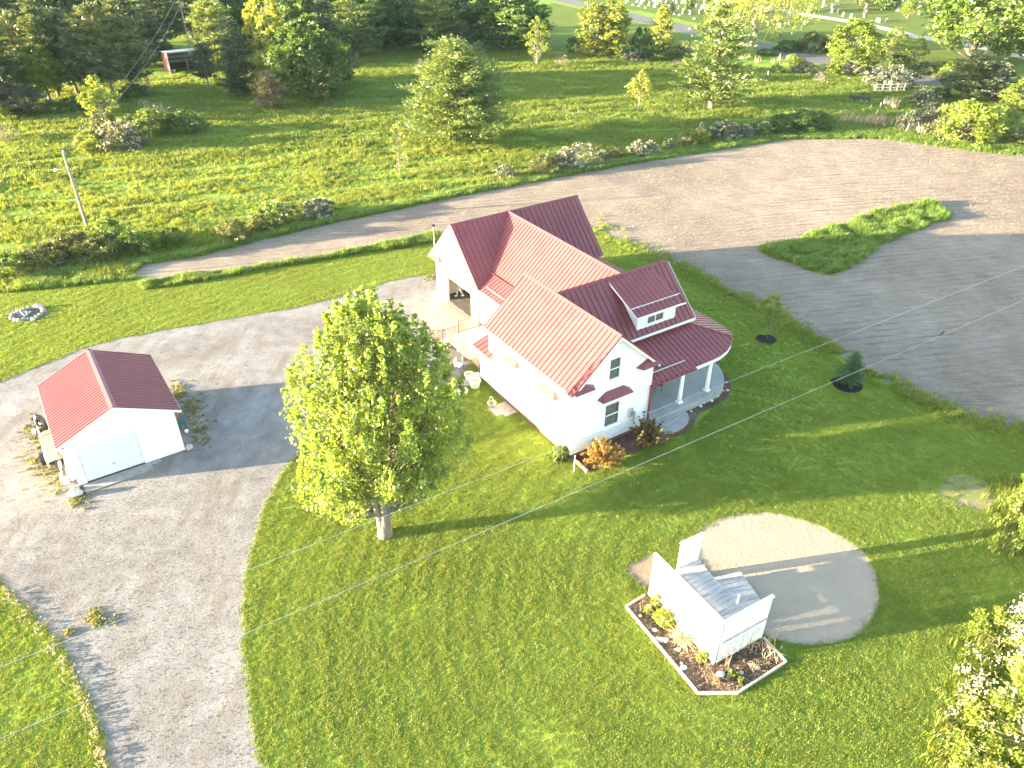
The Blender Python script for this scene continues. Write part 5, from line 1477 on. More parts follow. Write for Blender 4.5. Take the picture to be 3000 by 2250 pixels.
# plants right of the house, each in a round bed of dark mulch
def ring_bed(x, y, rx, name):
    c_ = at(x, y); rnd = np.random.RandomState(int(x))
    sheet(name, smooth_poly([c_ + np.array([rx * cos(a), rx * sin(a), 0]) * (1 + .07 * rnd.normal()) for a in np.arange(0, 6.28, .5)], .2, .02, 2), .016, 'mulch_black')
ring_bed(1656, 733, .78, 'mulch_ring'); ring_bed(1829, 832, 1.0, 'mulch_ring')
b_ = at(1656, 732); make_tree('young', 90, 4, 2.2, 'leaf_bright', nc=90, per=30, ls=.15, cr=.15, prof='egg', t0=.3, tr=.008, twig=20, bark='bark_grey')
plant('young', 'young_tree', 'tree', 'slender young tree in a dark mulch ring right of the house', b_, height_to(b_, 634), 62 * px_size(b_))
make_conifer('spruce_small', 91, 3, 2.4, 'needle_spruce', 'bark', whorls=18, nb=8, tuft=12, ls=.15, shape=.6, t0=.02, rise=.2, gap=.2, tsz=.07)
b_ = at(1832, 828); plant('spruce_small', 'spruce_tree', 'tree', 'small dense dark spruce in a mulch ring on the right lawn', b_, height_to(b_, 762), 64 * px_size(b_))

# things by the back steps
def planter(loc, r, h, label, handle=True):
    o = empty('planter', loc, .4, label, 'planter', 'planters behind the house')
    MB().lathe([(r * .72, 0), (r, h), (r * 1.08, h), (r * 1.08, h + .04), (r * .9, h + .04), (r * .86, h - .05)], 16).build('planter_pot', M['pot_white'], o, smooth=False)
    MB().blob((0, 0, h - .03), (r * .84, r * .84, .05), 2, .05, 14, 6).build('planter_soil', M['straw'], o)
    if handle: MB().tube([(r * 1.0 * cos(a), 0, h + r * 1.3 * sin(a)) for a in np.linspace(0, pi, 12)], .022, 6).build('planter_handle', M['pot_white'], o)
    return o
planter(Hh(-9.2, -.75), .36, .5, 'white basket planter with a hoop handle standing nearest the side wall')
planter(Hh(-10.2, -.6), .30, .42, 'round white planter behind the one with a hoop handle', False)
planter(Hh(-10.0, -.15), .2, .35, 'small planter close to the house wall by the deck', False)
rock('boulder', Hh(-9.0, -1.9), (.48, .3, .3), 'stone_pale', 'large pale boulder on the grass under the maple, near the planters', seed=8)
slabp = MB().prism([(-.45, -.3, 0), (.4, -.35, 0), (.5, .2, 0), (-.3, .35, 0)], (0, 0, .06)); o = slabp.build('stepping_stone', M['concrete_worn'], loc=Hh(-9.95, -1.1, .008)); tag(o, 'flat pale stepping stone between the planter and the maple', 'stone')
wb = empty('wire_basket', Hh(-6.75, -1.0, .02), HOUSE_R, 'round wire basket with a tall hoop handle on the brick patio', 'basket')
wm = MB()
for k in range(14):
    a = 2 * pi * k / 14; wm.tube([(.16 * cos(a), .16 * sin(a), 0), (.27 * cos(a), .27 * sin(a), .3)], .012, 4)
for r_, z_ in ((.16, .01), (.22, .16), (.27, .3)): wm.tube([(r_ * cos(a), r_ * sin(a), z_) for a in np.linspace(0, 6.283, 17)], .014, 4)
wm.build('basket_wires', M['pot_white'], wb)
MB().tube([(.27 * cos(a), 0, .3 + .42 * sin(a)) for a in np.linspace(0, pi, 12)], .018, 5).build('basket_handle', M['pot_white'], wb)
MB().lathe([(.15, .02), (.2, .2), (.05, .24)], 10).build('basket_soil', M['soil'], wb)
pat = empty('paver_patio', Hh(-6.1, -.65), HOUSE_R, 'small patio of reddish pavers against the side wall of the house', 'patio')
rnd = np.random.RandomState(3)
for i in range(4):
    for j in range(3):
        if (i, j) in ((3, 0),): continue
        x, y = -.66 + i * .345, -.66 + j * .44
        MB().box(x + .006 * rnd.rand(), x + .335, y, y + .43, -.03, .03 + .012 * rnd.rand()).build('paver', M['paver'], pat)
ch = empty('patio_chair', Hh(-11.5, -.65), HOUSE_R + 2.2, 'thin black metal chair with a pale seat under the deck railing', 'chair')
cm_ = MB()
for x, y in ((-.25, -.25), (.25, -.25), (-.25, .25), (.25, .25)): cm_.tube([(x, y, 0), (x, y, .45 if y < 0 else .95)], .014, 5)
for a, b in (((-.25, .25, .95), (.25, .25, .95)), ((-.25, -.25, .66), (-.25, .25, .66)), ((.25, -.25, .66), (.25, .25, .66)), ((-.25, -.25, .45), (.25, -.25, .45))): cm_.tube([a, b], .014, 5)
cm_.build('chair_frame', M['dark_metal'], ch)
MB().box(-.25, .25, -.25, .25, .44, .46).build('seat', M['pot_white'], ch)
MB().box(-.23, .23, .24, .255, .55, .93).build('backrest', M['pot_white'], ch)
for k, (u, v, a) in enumerate(((-1.9, 7.1, .3), (-2.1, 8.35, -.4))):
    c_ = empty('porch_chair', Hh(u, v, .502), HOUSE_R + a, ('dark metal chair on the porch, nearer the gable', 'dark metal chair on the porch, nearer the column')[k], 'chair', 'chairs on the porch')
    for x, y in ((-.24, -.24), (.24, -.24), (-.24, .24), (.24, .24)): MB().tube([(x, y, 0), (x * .9, y * .9, .44)], .016, 5).build('leg', M['dark_metal'], c_)
    MB().box(-.25, .25, -.25, .25, .44, .47).build('seat', M['dark_metal'], c_)
    MB().prism([(-.3, -.25, .5), (-.3, .25, .5), (-.36, .25, .98), (-.36, -.25, .98)], (.03, 0, 0)).build('backrest', M['dark_metal'], c_)

# person walking in the open garage
def limb_body(name, verts, edges, radii, mat, parent, levels=2, root=0):
    me = bpy.data.meshes.new(name); me.from_pydata(verts, edges, []); me.materials.append(mat)
    o = bpy.data.objects.new(name, me); C.objects.link(o); o.parent = parent
    sk = o.modifiers.new('skin', 'SKIN'); sk.use_smooth_shade = True
    for i, r in enumerate(radii):
        sv = me.skin_vertices[0].data[i]; sv.radius = r if hasattr(r, '__len__') else (r, r); sv.use_root = i == root
    s2 = o.modifiers.new('sub', 'SUBSURF'); s2.levels = s2.render_levels = levels
    return o
per = empty('person', Hh(-20.75, 4.75, .1), HOUSE_R + R_(165), 'person in pale grey trousers walking in the open garage doorway', 'person')
V_ = [(0, 0, .93), (0, 0, 1.12), (0, 0, 1.38), (0, .01, 1.50), (0, .02, 1.58), (0, .03, 1.70),
      (.09, 0, .88), (.10, .16, .50), (.09, .20, .09), (.09, .32, .04), (-.09, 0, .88), (-.10, -.06, .48), (-.09, -.26, .16), (-.09, -.18, .05),
      (.19, 0, 1.42), (.25, -.08, 1.14), (.25, .06, .92), (.25, .10, .86), (-.19, 0, 1.42), (-.25, .08, 1.14), (-.24, .24, .98), (-.24, .29, .93)]
E_ = [(0, 1), (1, 2), (2, 3), (3, 4), (4, 5), (0, 6), (6, 7), (7, 8), (8, 9), (0, 10), (10, 11), (11, 12), (12, 13), (2, 14), (14, 15), (15, 16), (16, 17), (2, 18), (18, 19), (19, 20), (20, 21)]
R3 = [(.15, .11), (.14, .10), (.16, .11), (.06, .06), (.08, .09), (.085, .10), (.09, .09), (.065, .065), (.045, .05), (.04, .03), (.09, .09), (.065, .065), (.045, .05), (.04, .03), (.055, .055), (.042, .042), (.032, .032), (.03, .02), (.055, .055), (.042, .042), (.032, .032), (.03, .02)]
limb_body('body', V_, E_, R3, M['skin'], per)
limb_body('trousers', [V_[0], V_[6], V_[7], (.09, .20, .13), V_[10], V_[11], (-.09, -.25, .18), (0, 0, 1.02)], [(0, 1), (1, 2), (2, 3), (0, 4), (4, 5), (5, 6), (0, 7)], [(.165, .125), (.105, .105), (.085, .085), (.075, .08), (.105, .105), (.085, .085), (.075, .08), (.155, .115)], M['trousers'], per)
limb_body('shirt', [V_[1], V_[2], (0, .01, 1.46), (0, 0, 1.0), V_[14], V_[15], V_[18], V_[19]], [(0, 1), (1, 2), (0, 3), (1, 4), (4, 5), (1, 6), (6, 7)], [(.155, .115), (.175, .125), (.075, .075), (.16, .12), (.07, .07), (.055, .055), (.07, .07), (.055, .055)], M['shirt'], per)
MB().blob((0, .02, 1.72), (.095, .11, .09), 2, .08, 10, 8).build('hair', M['hair'], per, smooth=True)
for x, y, z in ((.09, .28, .05), (-.09, -.22, .09)): MB().blob((x, y, z), (.055, .14, .05), 1, .1, 10, 6).build('shoe', M['white_paint'], per, smooth=True)

# fire ring on the left lawn
fire = empty('fire_pit', at(62, 678), .2, 'ring of grey stones filled with ash on the left lawn', 'fire pit')
fp = lambda x, y: at((x / 6.345) / K, (860 + y / 6.345) / K) - np.array(fire.location)
rz = Matrix.Rotation(-.2, 3, 'Z')
def floc(x, y):
    p = fp(x, y); return rz @ Vector((p[0], p[1], 0))
rnd = np.random.RandomState(12)
for i, (x, y, a, b, c) in enumerate(((720, 270, .5, .27, .3), (550, 295, .24, .2, .22), (470, 320, .26, .2, .2), (420, 350, .3, .22, .24), (340, 355, .24, .2, .22), (300, 395, .3, .2, .2), (235, 420, .24, .22, .2), (225, 470, .26, .2, .18), (290, 505, .26, .2, .18), (370, 510, .3, .22, .18), (450, 495, .26, .2, .18), (530, 485, .26, .2, .16), (620, 490, .26, .22, .16), (690, 450, .24, .2, .16), (760, 405, .26, .2, .16), (820, 350, .3, .22, .2), (800, 305, .26, .2, .18))):
    p = floc(x, y)
    o = MB().blob((0, 0, c * .4), (a * .8, b * .8, c * .8), 70 + i, .22, 9, 6).build('stone', M['stone_grey' if i % 4 else 'stone_pink'], fire, smooth=True); o.location = p
ap = MB()
for i in range(60):
    q = floc(500 + rnd.normal() * 140, 405 + rnd.normal() * 40); ap.blob((q[0], q[1], .05), (.14 * rnd.rand() + .05, .1, .06), i, .3, 6, 4)
ap.build('ash_heap', M['ash'], fire)['kind'] = 'stuff'
lg = MB()
for i in range(6):
    q = floc(480 + rnd.normal() * 60, 410 + rnd.normal() * 20); a = rnd.rand() * 3; lg.tube([(q[0] - cos(a) * .35, q[1] - sin(a) * .35, .12), (q[0] + cos(a) * .35, q[1] + sin(a) * .35, .16)], .05, 6)
lg.build('charred_log', M['grey_wood'], fire)

# ------------------------------------------------------------------ the maple in front
def make_maple():
    rnd = np.random.RandomState(101)
    H, W = 12.5, 8.5
    mb = MB()
    stems = []
    for k in range(5):
        a = 2 * pi * k / 5 + .4
        o = np.array([.13 * cos(a), .13 * sin(a), 0]); 
        lean = (.5 + .9 * rnd.rand()) * np.array([cos(a), sin(a), 0])
        top = o + lean + np.array([0, 0, H * (.62 + .22 * rnd.rand())])
        mid = o * 1.6 + np.array([0, 0, 1.5]); m2 = o * 2 + lean * .3 + np.array([0, 0, 4.2]); m3 = o * 2 + lean * .6 + np.array([0, 0, 7.0])
        pts = [o, o * 1.15 + np.array([0, 0, .7]), mid, m2, m3, top]
        mb.tube(pts, [.24, .2, .18, .15, .10, .03], 9, cap=False)
        stems.append(pts)
    mb.tube([(0, 0, -.1), (0, 0, .5), (0, 0, 1.25), (0, 0, 1.7)], [.42, .34, .33, .15], 10)
    prof = lambda t: np.interp(t, [0, .14, .28, .47, .65, .83, .93, 1], [.55, .85, 1, .98, .86, .60, .36, .12])
    ph = rnd.rand(4) * 6.28
    twigs, wt = [], []
    for i in range(300):
        t = rnd.rand() ** .9
        th = rnd.rand() * 6.283
        R = prof(t) * W / 2 * (1 + .5 * (float(lump(np.array(th), np.array(t), ph)) - 1)) * (.6 + .45 * rnd.rand())
        tip = np.array([R * cos(th), R * sin(th), 1.7 + (H - 1.7) * t + .1 * rnd.normal()])
        fr = max(0.0, tip @ np.array([-.22, -.975, 0]))
        if tip[2] < 2.3 + 1.0 * fr and fr > .2 or tip[2] < 1.2 + .28 * R: continue
        st = stems[int(((th - .4) / 6.283 * 5 + rnd.rand() * .8) % 5)]
        z0 = max(1.5, tip[2] - R * (.55 + .45 * rnd.rand()) - 1.0 * (t > .5))
        zs = [p[2] for p in st]; j = int(np.clip(np.searchsorted(zs, z0) - 1, 0, 4)); f = np.clip((z0 - zs[j]) / (zs[j + 1] - zs[j]), 0, 1)
        a = st[j] + (st[j + 1] - st[j]) * f
        L = np.linalg.norm(tip - a)
        pts = branch_tube(mb, a, tip, .025 + .011 * L, .008, rnd, sag=-.07, seg=4, n=5, wob=.03)
        # leafy side shoots along the outer part of the limb, the last one upright
        for f in np.linspace(.38, 1.0, max(3, int(L * 1.9))):
            k = min(int(f * 4), 3); g = f * 4 - k
            twigs.append(pts[k] * (1 - g) + pts[k + 1] * g + rnd.normal(size=3) * .16); wt.append(.30 + .30 * rnd.rand() * (1.2 - f * .4))
        up = np.array([rnd.normal() * .08, rnd.normal() * .08, .5 + .6 * rnd.rand()])
        for f in (.35, .7, 1.0): twigs.append(tip + up * f); wt.append(.17)
    for i in range(9):
        a = rnd.rand() * 6.28; r = 1.6 * rnd.rand() + .2; b = np.array([r * cos(a), r * sin(a), H * (.82 - .05 * r)])
        for f in np.linspace(0, 1, 7): twigs.append(b + np.array([0, 0, f * (H - b[2]) * (1 - .12 * r)])); wt.append(.24 * (1.2 - f * .6))
    tw = np.array(twigs); wt = np.array(wt)
    p, s, d, ti = clump_leaves(rnd, tw, wt, 27, .135, -.1, .8, .35)
    p[:, 0] = -p[:, 0] + .28 * np.clip(p[:, 2] / 4, 0, 1); d[:, 0] *= -1; mb.v = [(-x, y, z) for x, y, z in mb.v]; mb.f = [q[::-1] for q in mb.f]
    lm = leaf_mesh('maple_crown', p, s, d, M['leaf_maple'], rnd, aspect=.85, tint=ti)
    tm = bpy.data.meshes.new('maple_trunk'); tm.from_pydata(mb.v, [], mb.f); tm.materials.append(M['bark_grey']); tm.update()
    tm.polygons.foreach_set('use_smooth', [True] * len(tm.polygons))
    PROTO['maple'] = (tm, lm, H, W)
make_maple()
b_ = at(832, 1156); plant('maple', 'maple_tree', 'tree', 'large bright green maple with several stems on the lawn edge', b_, 12.5, 8.5, 0.0)

# ------------------------------------------------------------------ the big meadow pine, twin topped
make_conifer('pine_big', 120, 15, 11, 'needle_white', 'bark', whorls=20, nb=8, tuft=24, ls=.42, shape=.42, t0=.09, rise=.14, gap=.25, leaders=2, tsz=.06)
def T(kind, name, cat, label, bx, by, topy, wpx, group=None, rot=None, blossom=None, z=0.0, hmin=None):
    b = at(bx, by)
    h = height_to(b, topy)
    w = wpx * px_size(b, h * .4) * (1.15 if 'pine' in kind else 1.0)
    return plant(kind, name, cat, label, b + np.array([0, 0, z]), h, w, (bx * 1.7 + by) % 6.28 if rot is None else rot, group, blossom=blossom, crown='foliage' if 'bush' in name or 'shrub' in name or 'hedge' in name else 'crown', trunk='stems' if 'bush' in name or 'shrub' in name or 'hedge' in name else 'trunk')
T('pine_big', 'pine_tree', 'tree', 'big twin topped pine alone in the middle of the meadow', 981, 312, 84, 200, rot=.35)
T('pine_white', 'pine_tree', 'tree', 'tall pale green pine at the meadow edge just left of the weeping willow', 1534, 236, 6, 165)
T('sapling', 'young_tree', 'tree', 'small bright lime sapling standing alone on the sunlit meadow', 1380, 234, 149, 50)
T('sparse', 'young_tree', 'tree', 'thin sparse pale sapling in the grass below the big pine', 864, 380, 266, 44)
# left wood
WG = 'pines of the dense wood at top left'
for i, (bx, by, ty, w, kd) in enumerate(((20, 232, 5, 120, 'pine_a'), (75, 205, 22, 100, 'pine_b'), (128, 212, 2, 105, 'pine_a'), (168, 205, 16, 96, 'pine_b'), (205, 212, 30, 95, 'pine_a'), (246, 214, 4, 118, 'pine_b'), (290, 200, 2, 110, 'pine_a'),
                                      (20, 130, -60, 130, 'pine_a'), (85, 118, -70, 130, 'pine_b'), (150, 116, -66, 130, 'pine_a'), (215, 110, -66, 125, 'pine_a'), (335, 140, 12, 90, 'pine_dark'), (285, 105, -60, 120, 'pine_dark'), (355, 92, -70, 110, 'pine_dark'), (415, 82, -80, 110, 'pine_dark'), (-60, 160, -50, 140, 'pine_a'), (-45, 260, 30, 130, 'pine_b'))):
    ordn = ('first', 'second', 'third', 'fourth', 'fifth', 'sixth', 'seventh')
    T(kd, 'pine_tree', 'tree', ordn[i] + ' pine from the left edge in the front row of the dense wood' if i < 7 else 'tall pine crowded in the back rows of the dense wood at top left' if kd != 'pine_dark' else 'dark shaded pine deep in the wood behind the open shed', bx, by, ty, w, WG if kd != 'pine_dark' else 'dark pines behind the open shed')
T('broad_lime', 'broadleaf_tree', 'tree', 'bright yellow green leafy tree in front of the pines at far left', 110, 222, 98, 96)
T('poplar_a', 'broadleaf_tree', 'tree', 'yellow green leafy tree at the extreme left edge of the wood', 2, 236, 100, 70)
T('pale_tree', 'willow_shrub', 'shrub', 'grey green feathery willow shrub at the left edge below the pines', 42, 248, 176, 120)
T('bush_twiggy', 'bush', 'bush', 'greyish purple bush at the extreme left edge of the meadow', 12, 306, 262, 70)
T('bush_bright', 'bush', 'bush', 'small bright bush above the greyish bush at the left edge', 10, 262, 222, 44)
T('bush_dark', 'bush', 'bush', 'low dark bush at the foot of the pines left of the loose young tree', 160, 240, 208, 60)
T('bush_dark', 'bush', 'bush', 'low dark brush at the foot of the pines right of the loose young tree', 290, 212, 180, 60)
T('bush_twiggy', 'bush', 'bush', 'heap of dead grey branches at the edge of the wood left of the open shed', 310, 206, 160, 62)
T('loose', 'young_tree', 'tree', 'open crowned young tree rising from the thicket left of the shed', 229, 268, 161, 74)
T('bush_bright', 'bush', 'bush', 'pale sunlit bush at the left front end of the meadow thicket', 200, 325, 284, 78)
T('bush_olive', 'bush', 'bush', 'olive bush under the open crowned young tree', 232, 300, 246, 78)
T('bush_grey', 'blossom_bush', 'bush', 'white flowering bush in the middle of the meadow thicket', 268, 322, 262, 84, blossom='blossom_a')
T('bush_mid', 'bush', 'bush', 'green bush behind the white flowering bush of the meadow thicket', 330, 296, 236, 96)
T('bush_twiggy', 'bush', 'bush', 'brownish twiggy bush at the top of the meadow thicket', 338, 266, 214, 92)
T('bush_dark', 'bush', 'bush', 'dark bush at the right end of the meadow thicket', 400, 288, 238, 86)
# right of the shed
T('pine_white', 'pine_tree', 'tree', 'sunlit yellowish pine rising directly right of the open shed', 474, 150, -26, 108)
T('pine_thin', 'pine_tree', 'tree', 'small thin pine with bare lower branches right beside the open shed', 452, 193, 92, 62)
T('pine_dark', 'pine_tree', 'tree', 'dark bluish pine between the thin pine and the tall yellow green tree', 524, 206, 38, 92)
T('poplar_a', 'broadleaf_tree', 'tree', 'very tall sunlit yellow green tree left of the broad dark tree', 598, 200, -24, 84)
T('broad_a', 'broadleaf_tree', 'tree', 'broad dark green tree with foliage down to the grass', 683, 214, 26, 164)
T('pine_dark', 'pine_tree', 'tree', 'dark pine standing behind the broad dark green tree', 712, 190, 2, 120)
T('pine_tan', 'pine_tree', 'tree', 'small tan coloured pine at the edge of the shaded grass', 588, 238, 155, 72)
T('pine_white', 'pine_tree', 'tree', 'tall layered pine right of the broad dark tree', 770, 123, -36, 136)
for i, (bx, by, ty, w) in enumerate(((505, 112, -50, 110), (560, 110, -50, 110), (640, 120, -45, 120), (705, 118, -50, 110), (815, 100, -45, 110), (870, 102, -50, 110), (920, 95, -50, 100), (990, 96, -45, 110))):
    T('pine_dark' if i % 2 else 'broad_a', 'forest_tree', 'tree', 'dark shaded tree in the back row of the wood along the meadow', bx, by, ty, w, 'back row of the wood')
T('broad_a', 'broadleaf_tree', 'tree', 'dark leafy tree between the two layered pines', 850, 108, -40, 110)
T('pine_white', 'pine_tree', 'tree', 'layered pine left of the large dark round tree', 944, 112, -36, 128)
T('pine_thin', 'pine_tree', 'tree', 'small dark pine at the foot of the layered pine', 1000, 118, 42, 50)
T('bush_twiggy', 'bush', 'bush', 'small grey twiggy bush left behind the big meadow pine', 912, 150, 126, 34)
T('broad_a', 'broadleaf_tree', 'tree', 'large dark round tree at the corner of the roadside lawn', 1092, 104, -48, 200)
T('loose', 'young_tree', 'tree', 'slender leafy tree in front of the large dark round tree', 1160, 143, 33, 62)
T('bush_twiggy', 'bush', 'bush', 'grey leafless bush on the shaded meadow right of the slender tree', 1213, 144, 114, 36)
T('poplar_a', 'poplar_tree', 'tree', 'left one of two yellow green poplars beside the road', 1280, 122, 6, 66)
T('poplar_b', 'poplar_tree', 'tree', 'right and taller one of two yellow green poplars beside the road', 1322, 123, -14, 68)
T('poplar_b', 'poplar_tree', 'tree', 'single yellow green poplar standing right of the two poplars', 1424, 126, 4, 54)
for i, (bx, by, ty, w, kd, lb, bl) in enumerate(((1248, 114, 74, 44, 'bush_dark', 'dark bush left of the two poplars', None), (1382, 124, 58, 54, 'bush_dark', 'dark purplish bush between the poplars', None), (1352, 128, 88, 44, 'bush_dark', 'dark green bush right beside the two poplars', None), (1365, 131, 106, 40, 'bush_grey', 'white flowering bush between the poplars', 'blossom_a'), (1425, 130, 92, 66, 'bush_dark', 'dark bush at the foot of the single poplar', None), (1466, 130, 98, 46, 'bush_olive', 'brownish bush between the single poplar and the pale pine', None), (1462, 140, 126, 34, 'bush_twiggy', 'low grey bush left of the pale pine', None))):
    T(kd, 'bush', 'bush', lb, bx, by, ty, w, blossom=bl)
# roadside right
T('willow', 'willow_tree', 'tree', 'large weeping willow with a thick trunk beside the road', 1626, 106, -62, 172, rot=2.4)
T('broad_lime', 'broadleaf_tree', 'tree', 'bright rounded tree between the road and the meadow', 1832, 160, 44, 112)
T('broad_b', 'broadleaf_tree', 'tree', 'huge yellow green tree at the top right corner by the cemetery lane', 2098, 128, -90, 210)
T('broad_lime', 'broadleaf_tree', 'tree', 'yellow green tree cut off by the right edge near the cemetery lane', 2215, 120, -60, 150)
T('loose', 'young_tree', 'tree', 'left one of two thin trees between road and cemetery lane', 1922, 140, 58, 62)
T('loose', 'young_tree', 'tree', 'right one of two thin trees between road and cemetery lane', 1972, 145, 74, 44)
T('sparse', 'young_tree', 'tree', 'thin bare twiggy tree left of the two thin trees', 1868, 135, 96, 34)
T('pine_a', 'pine_tree', 'tree', 'spreading brownish pine near the end of the road at right', 2082, 214, 112, 112)
T('pale_tree', 'broadleaf_tree', 'tree', 'pale silvery leafed tree right of the spreading pine', 2140, 218, 126, 72)
T('broad_lime', 'broadleaf_tree', 'tree', 'bright green bushy tree at the right edge above the field', 2194, 248, 174, 76)
for i, (bx, by, ty, w, kd, lb, bl) in enumerate(((1752, 110, 68, 62, 'bush_olive', 'yellowish rounded bush beyond the road near the willow', None), (1796, 112, 82, 56, 'bush_dark', 'dark bush beyond the road next to the yellowish rounded bush', None), (1702, 110, 86, 60, 'bush_dark', 'low dark bush beyond the road below the willow branches', None),
    (1655, 118, 106, 50, 'bush_dark', 'dark brush at the foot of the willow', None), (1714, 145, 118, 40, 'bush_bright', 'bright bush on the near side of the road', None), (1740, 158, 134, 56, 'bush_grey', 'greyish bush on the near side of the road', None), (1676, 162, 138, 30, 'bush_dark', 'small dark round bush on the meadow below the road', None), (1800, 160, 138, 50, 'bush_bright', 'bright low bush at the left foot of the bright rounded tree', None), (1860, 162, 140, 46, 'bush_olive', 'yellowish low bush at the right foot of the bright rounded tree', None), (1771, 180, 150, 34, 'bush_twiggy', 'grey twiggy bush on the meadow left of the bright rounded tree', None),
    (1926, 188, 144, 96, 'bush_grey', 'large pale flowering bush between the meadow and the road', 'blossom_b'), (1992, 228, 194, 58, 'bush_grey', 'grey flowering bush right below the end of the road', 'blossom_b'), (2030, 212, 188, 44, 'bush_dark', 'dark bush at the left foot of the spreading pine', None), (1940, 142, 118, 60, 'bush_dark', 'low dark bush under the two thin trees', None), (2000, 160, 134, 60, 'bush_olive', 'olive bush on the verge between road and lane', None), (2040, 165, 132, 50, 'bush_bright', 'bright bush on the verge right of the olive bush', None), (2060, 180, 150, 60, 'bush_olive', 'dull green bush behind the spreading pine', None), (1880, 128, 104, 40, 'bush_twiggy', 'brown twiggy bush beyond the road', None),
    (2085, 306, 222, 140, 'bush_bright', 'very large pale yellow green bush by the field corner', None), (2040, 300, 250, 70, 'bush_olive', 'olive bush at the left foot of the very large pale bush', None), (2150, 285, 228, 80, 'bush_mid', 'green bush right of the very large pale bush', None), (2205, 310, 276, 60, 'bush_olive', 'bush cut off by the right edge at the field corner', None), (1962, 282, 240, 46, 'bush_grey', 'grey green bush in the reedy ditch', None), (2000, 272, 232, 56, 'bush_grey', 'dull grey bush behind the dry reeds', None), (2130, 308, 280, 50, 'bush_bright', 'low sunlit bush at the corner of the field', None))):
    T(kd, 'bush', 'bush', lb, bx, by, ty, w, blossom=bl)
# hedge line along the far edge of the field
for i, (bx, by, ty, w, kd, lb, bl) in enumerate(((1738, 281, 236, 92, 'bush_dark', 'tallest dark hedge bush along the far field edge', None), (1690, 284, 246, 72, 'bush_dark', 'dark hedge bush left of the tallest hedge bush', None), (1780, 278, 246, 50, 'bush_mid', 'green hedge bush right of the tallest hedge bush', None), (1640, 290, 262, 60, 'bush_mid', 'low green hedge bush with some white blossom', 'blossom_b'), (1602, 296, 270, 50, 'bush_grey', 'white blossoming bush second from the dark hedge', 'blossom_a'), (1560, 299, 262, 62, 'bush_grey', 'largest white blossoming bush along the field edge', 'blossom_a'), (1516, 303, 266, 32, 'bush_grey', 'small greyish bush left of the largest white bush', 'blossom_b'), (1512, 310, 280, 44, 'bush_bright', 'yellow green bush below the small greyish bush', None), (1486, 315, 288, 34, 'bush_olive', 'pale tan bush at the left end of the white bushes', None), (1470, 312, 284, 14, 'sparse', 'tiny thin sapling on the field edge', None), (1445, 320, 300, 24, 'bush_grey', 'small round pale bush on the field edge', 'blossom_b'),
    (1405, 328, 304, 36, 'bush_grey', 'round white blossoming bush on the field edge, right of centre', 'blossom_a'), (1378, 336, 304, 42, 'bush_grey', 'white bush between the round white bush and the dull ones', 'blossom_a'), (1335, 341, 320, 40, 'bush_olive', 'dull tan bush on the field edge', None), (1306, 345, 324, 36, 'bush_grey', 'greyish low bush right of the big blossoming thicket', None), (1262, 358, 312, 76, 'bush_twiggy', 'big brownish bush of the blossoming thicket behind the house', 'blossom_b'), (1222, 363, 320, 56, 'bush_grey', 'white flowering bush in the middle of the blossoming thicket', 'blossom_a'), (1176, 371, 334, 66, 'bush_olive', 'tan bush at the left end of the blossoming thicket', None), (1092, 384, 356, 44, 'bush_grey', 'single low whitish bush on the field edge left of the thicket', 'blossom_b'), (1243, 330, 308, 20, 'bush_grey', 'small pale bush peeking above the blossoming thicket', 'blossom_b'),
    (688, 466, 430, 66, 'bush_grey', 'white flowering bush on the field edge, nearest the big pine', 'blossom_a'), (600, 484, 438, 84, 'bush_mid', 'large green and white bush on the left field edge', 'blossom_b'), (560, 496, 464, 40, 'bush_olive', 'small tan bush between the larger bushes of the left field edge', None), (509, 519, 474, 72, 'bush_olive', 'tan brown bush at the left end of the field edge bushes', None))):
    T(kd, 'hedge_bush' if kd != 'sparse' else 'young_tree', 'bush' if kd != 'sparse' else 'tree', lb, bx, by, ty, w, blossom=bl)
for i, (bx, by, ty, w, kd, lb) in enumerate(((238, 530, 474, 86, 'bush_mid', 'tallest weed bush right beside the foot of the wooden pole'), (160, 552, 502, 96, 'bush_olive', 'olive weed bush left of the wooden pole'), (290, 545, 500, 84, 'bush_mid', 'green weed bush right of the wooden pole'), (376, 528, 492, 56, 'bush_mid', 'dark green weed bush at the right end of the weed strip'), (330, 540, 500, 66, 'bush_bright', 'bright weed bush second from the right end of the weed strip'), (95, 575, 528, 96, 'bush_olive', 'dull weed bush at the left end of the weed strip'), (30, 590, 548, 90, 'bush_mid', 'low weed bush at the left edge above the lawn'), (220, 560, 515, 90, 'bush_olive', 'low weed bush in front of the wooden pole'))):
    T(kd, 'weed_bush', 'bush', lb, bx, by, ty, w)
# bushes at the right edge, near
T('bush_bright', 'bush', 'bush', 'bright green bush at the right edge above the sand circle', 2225, 1110, 1035, 100)
T('bush_mid', 'bush', 'bush', 'small bush below the bright bush at the right edge', 2235, 1185, 1115, 80)
make_tree('lilac', 130, 3.6, 4.6, 'leaf_bright', nc=190, per=80, ls=.12, cr=.09, prof='dome', t0=.02, trunks=5, twig=30, tr=.012, bark='twig', outb=.55)
blossoms('blossom_lilac', 131, 3.6, 4.6, nc=110, per=26, ls=.07)
b_ = at(2275, 1640); plant('lilac', 'blossom_bush', 'bush', 'large white flowering bush filling the bottom right corner', b_, 3.9, 5.9, .3, crown='foliage', trunk='stems', blossom='blossom_lilac')
b_ = at(2270, 1440); plant('lilac', 'blossom_bush', 'bush', 'white flowering bush at the right edge above the corner bush', b_, 3.4, 4.6, 2.1, crown='foliage', trunk='stems', blossom='blossom_lilac')
b_ = at(2120, 1700); plant('bush_lime', 'bush', 'bush', 'low yellow green bush in front of the corner bush', b_, 1.0, 2.2, 1.1, crown='foliage', trunk='stems')
gz = []
rnd = np.random.RandomState(77)
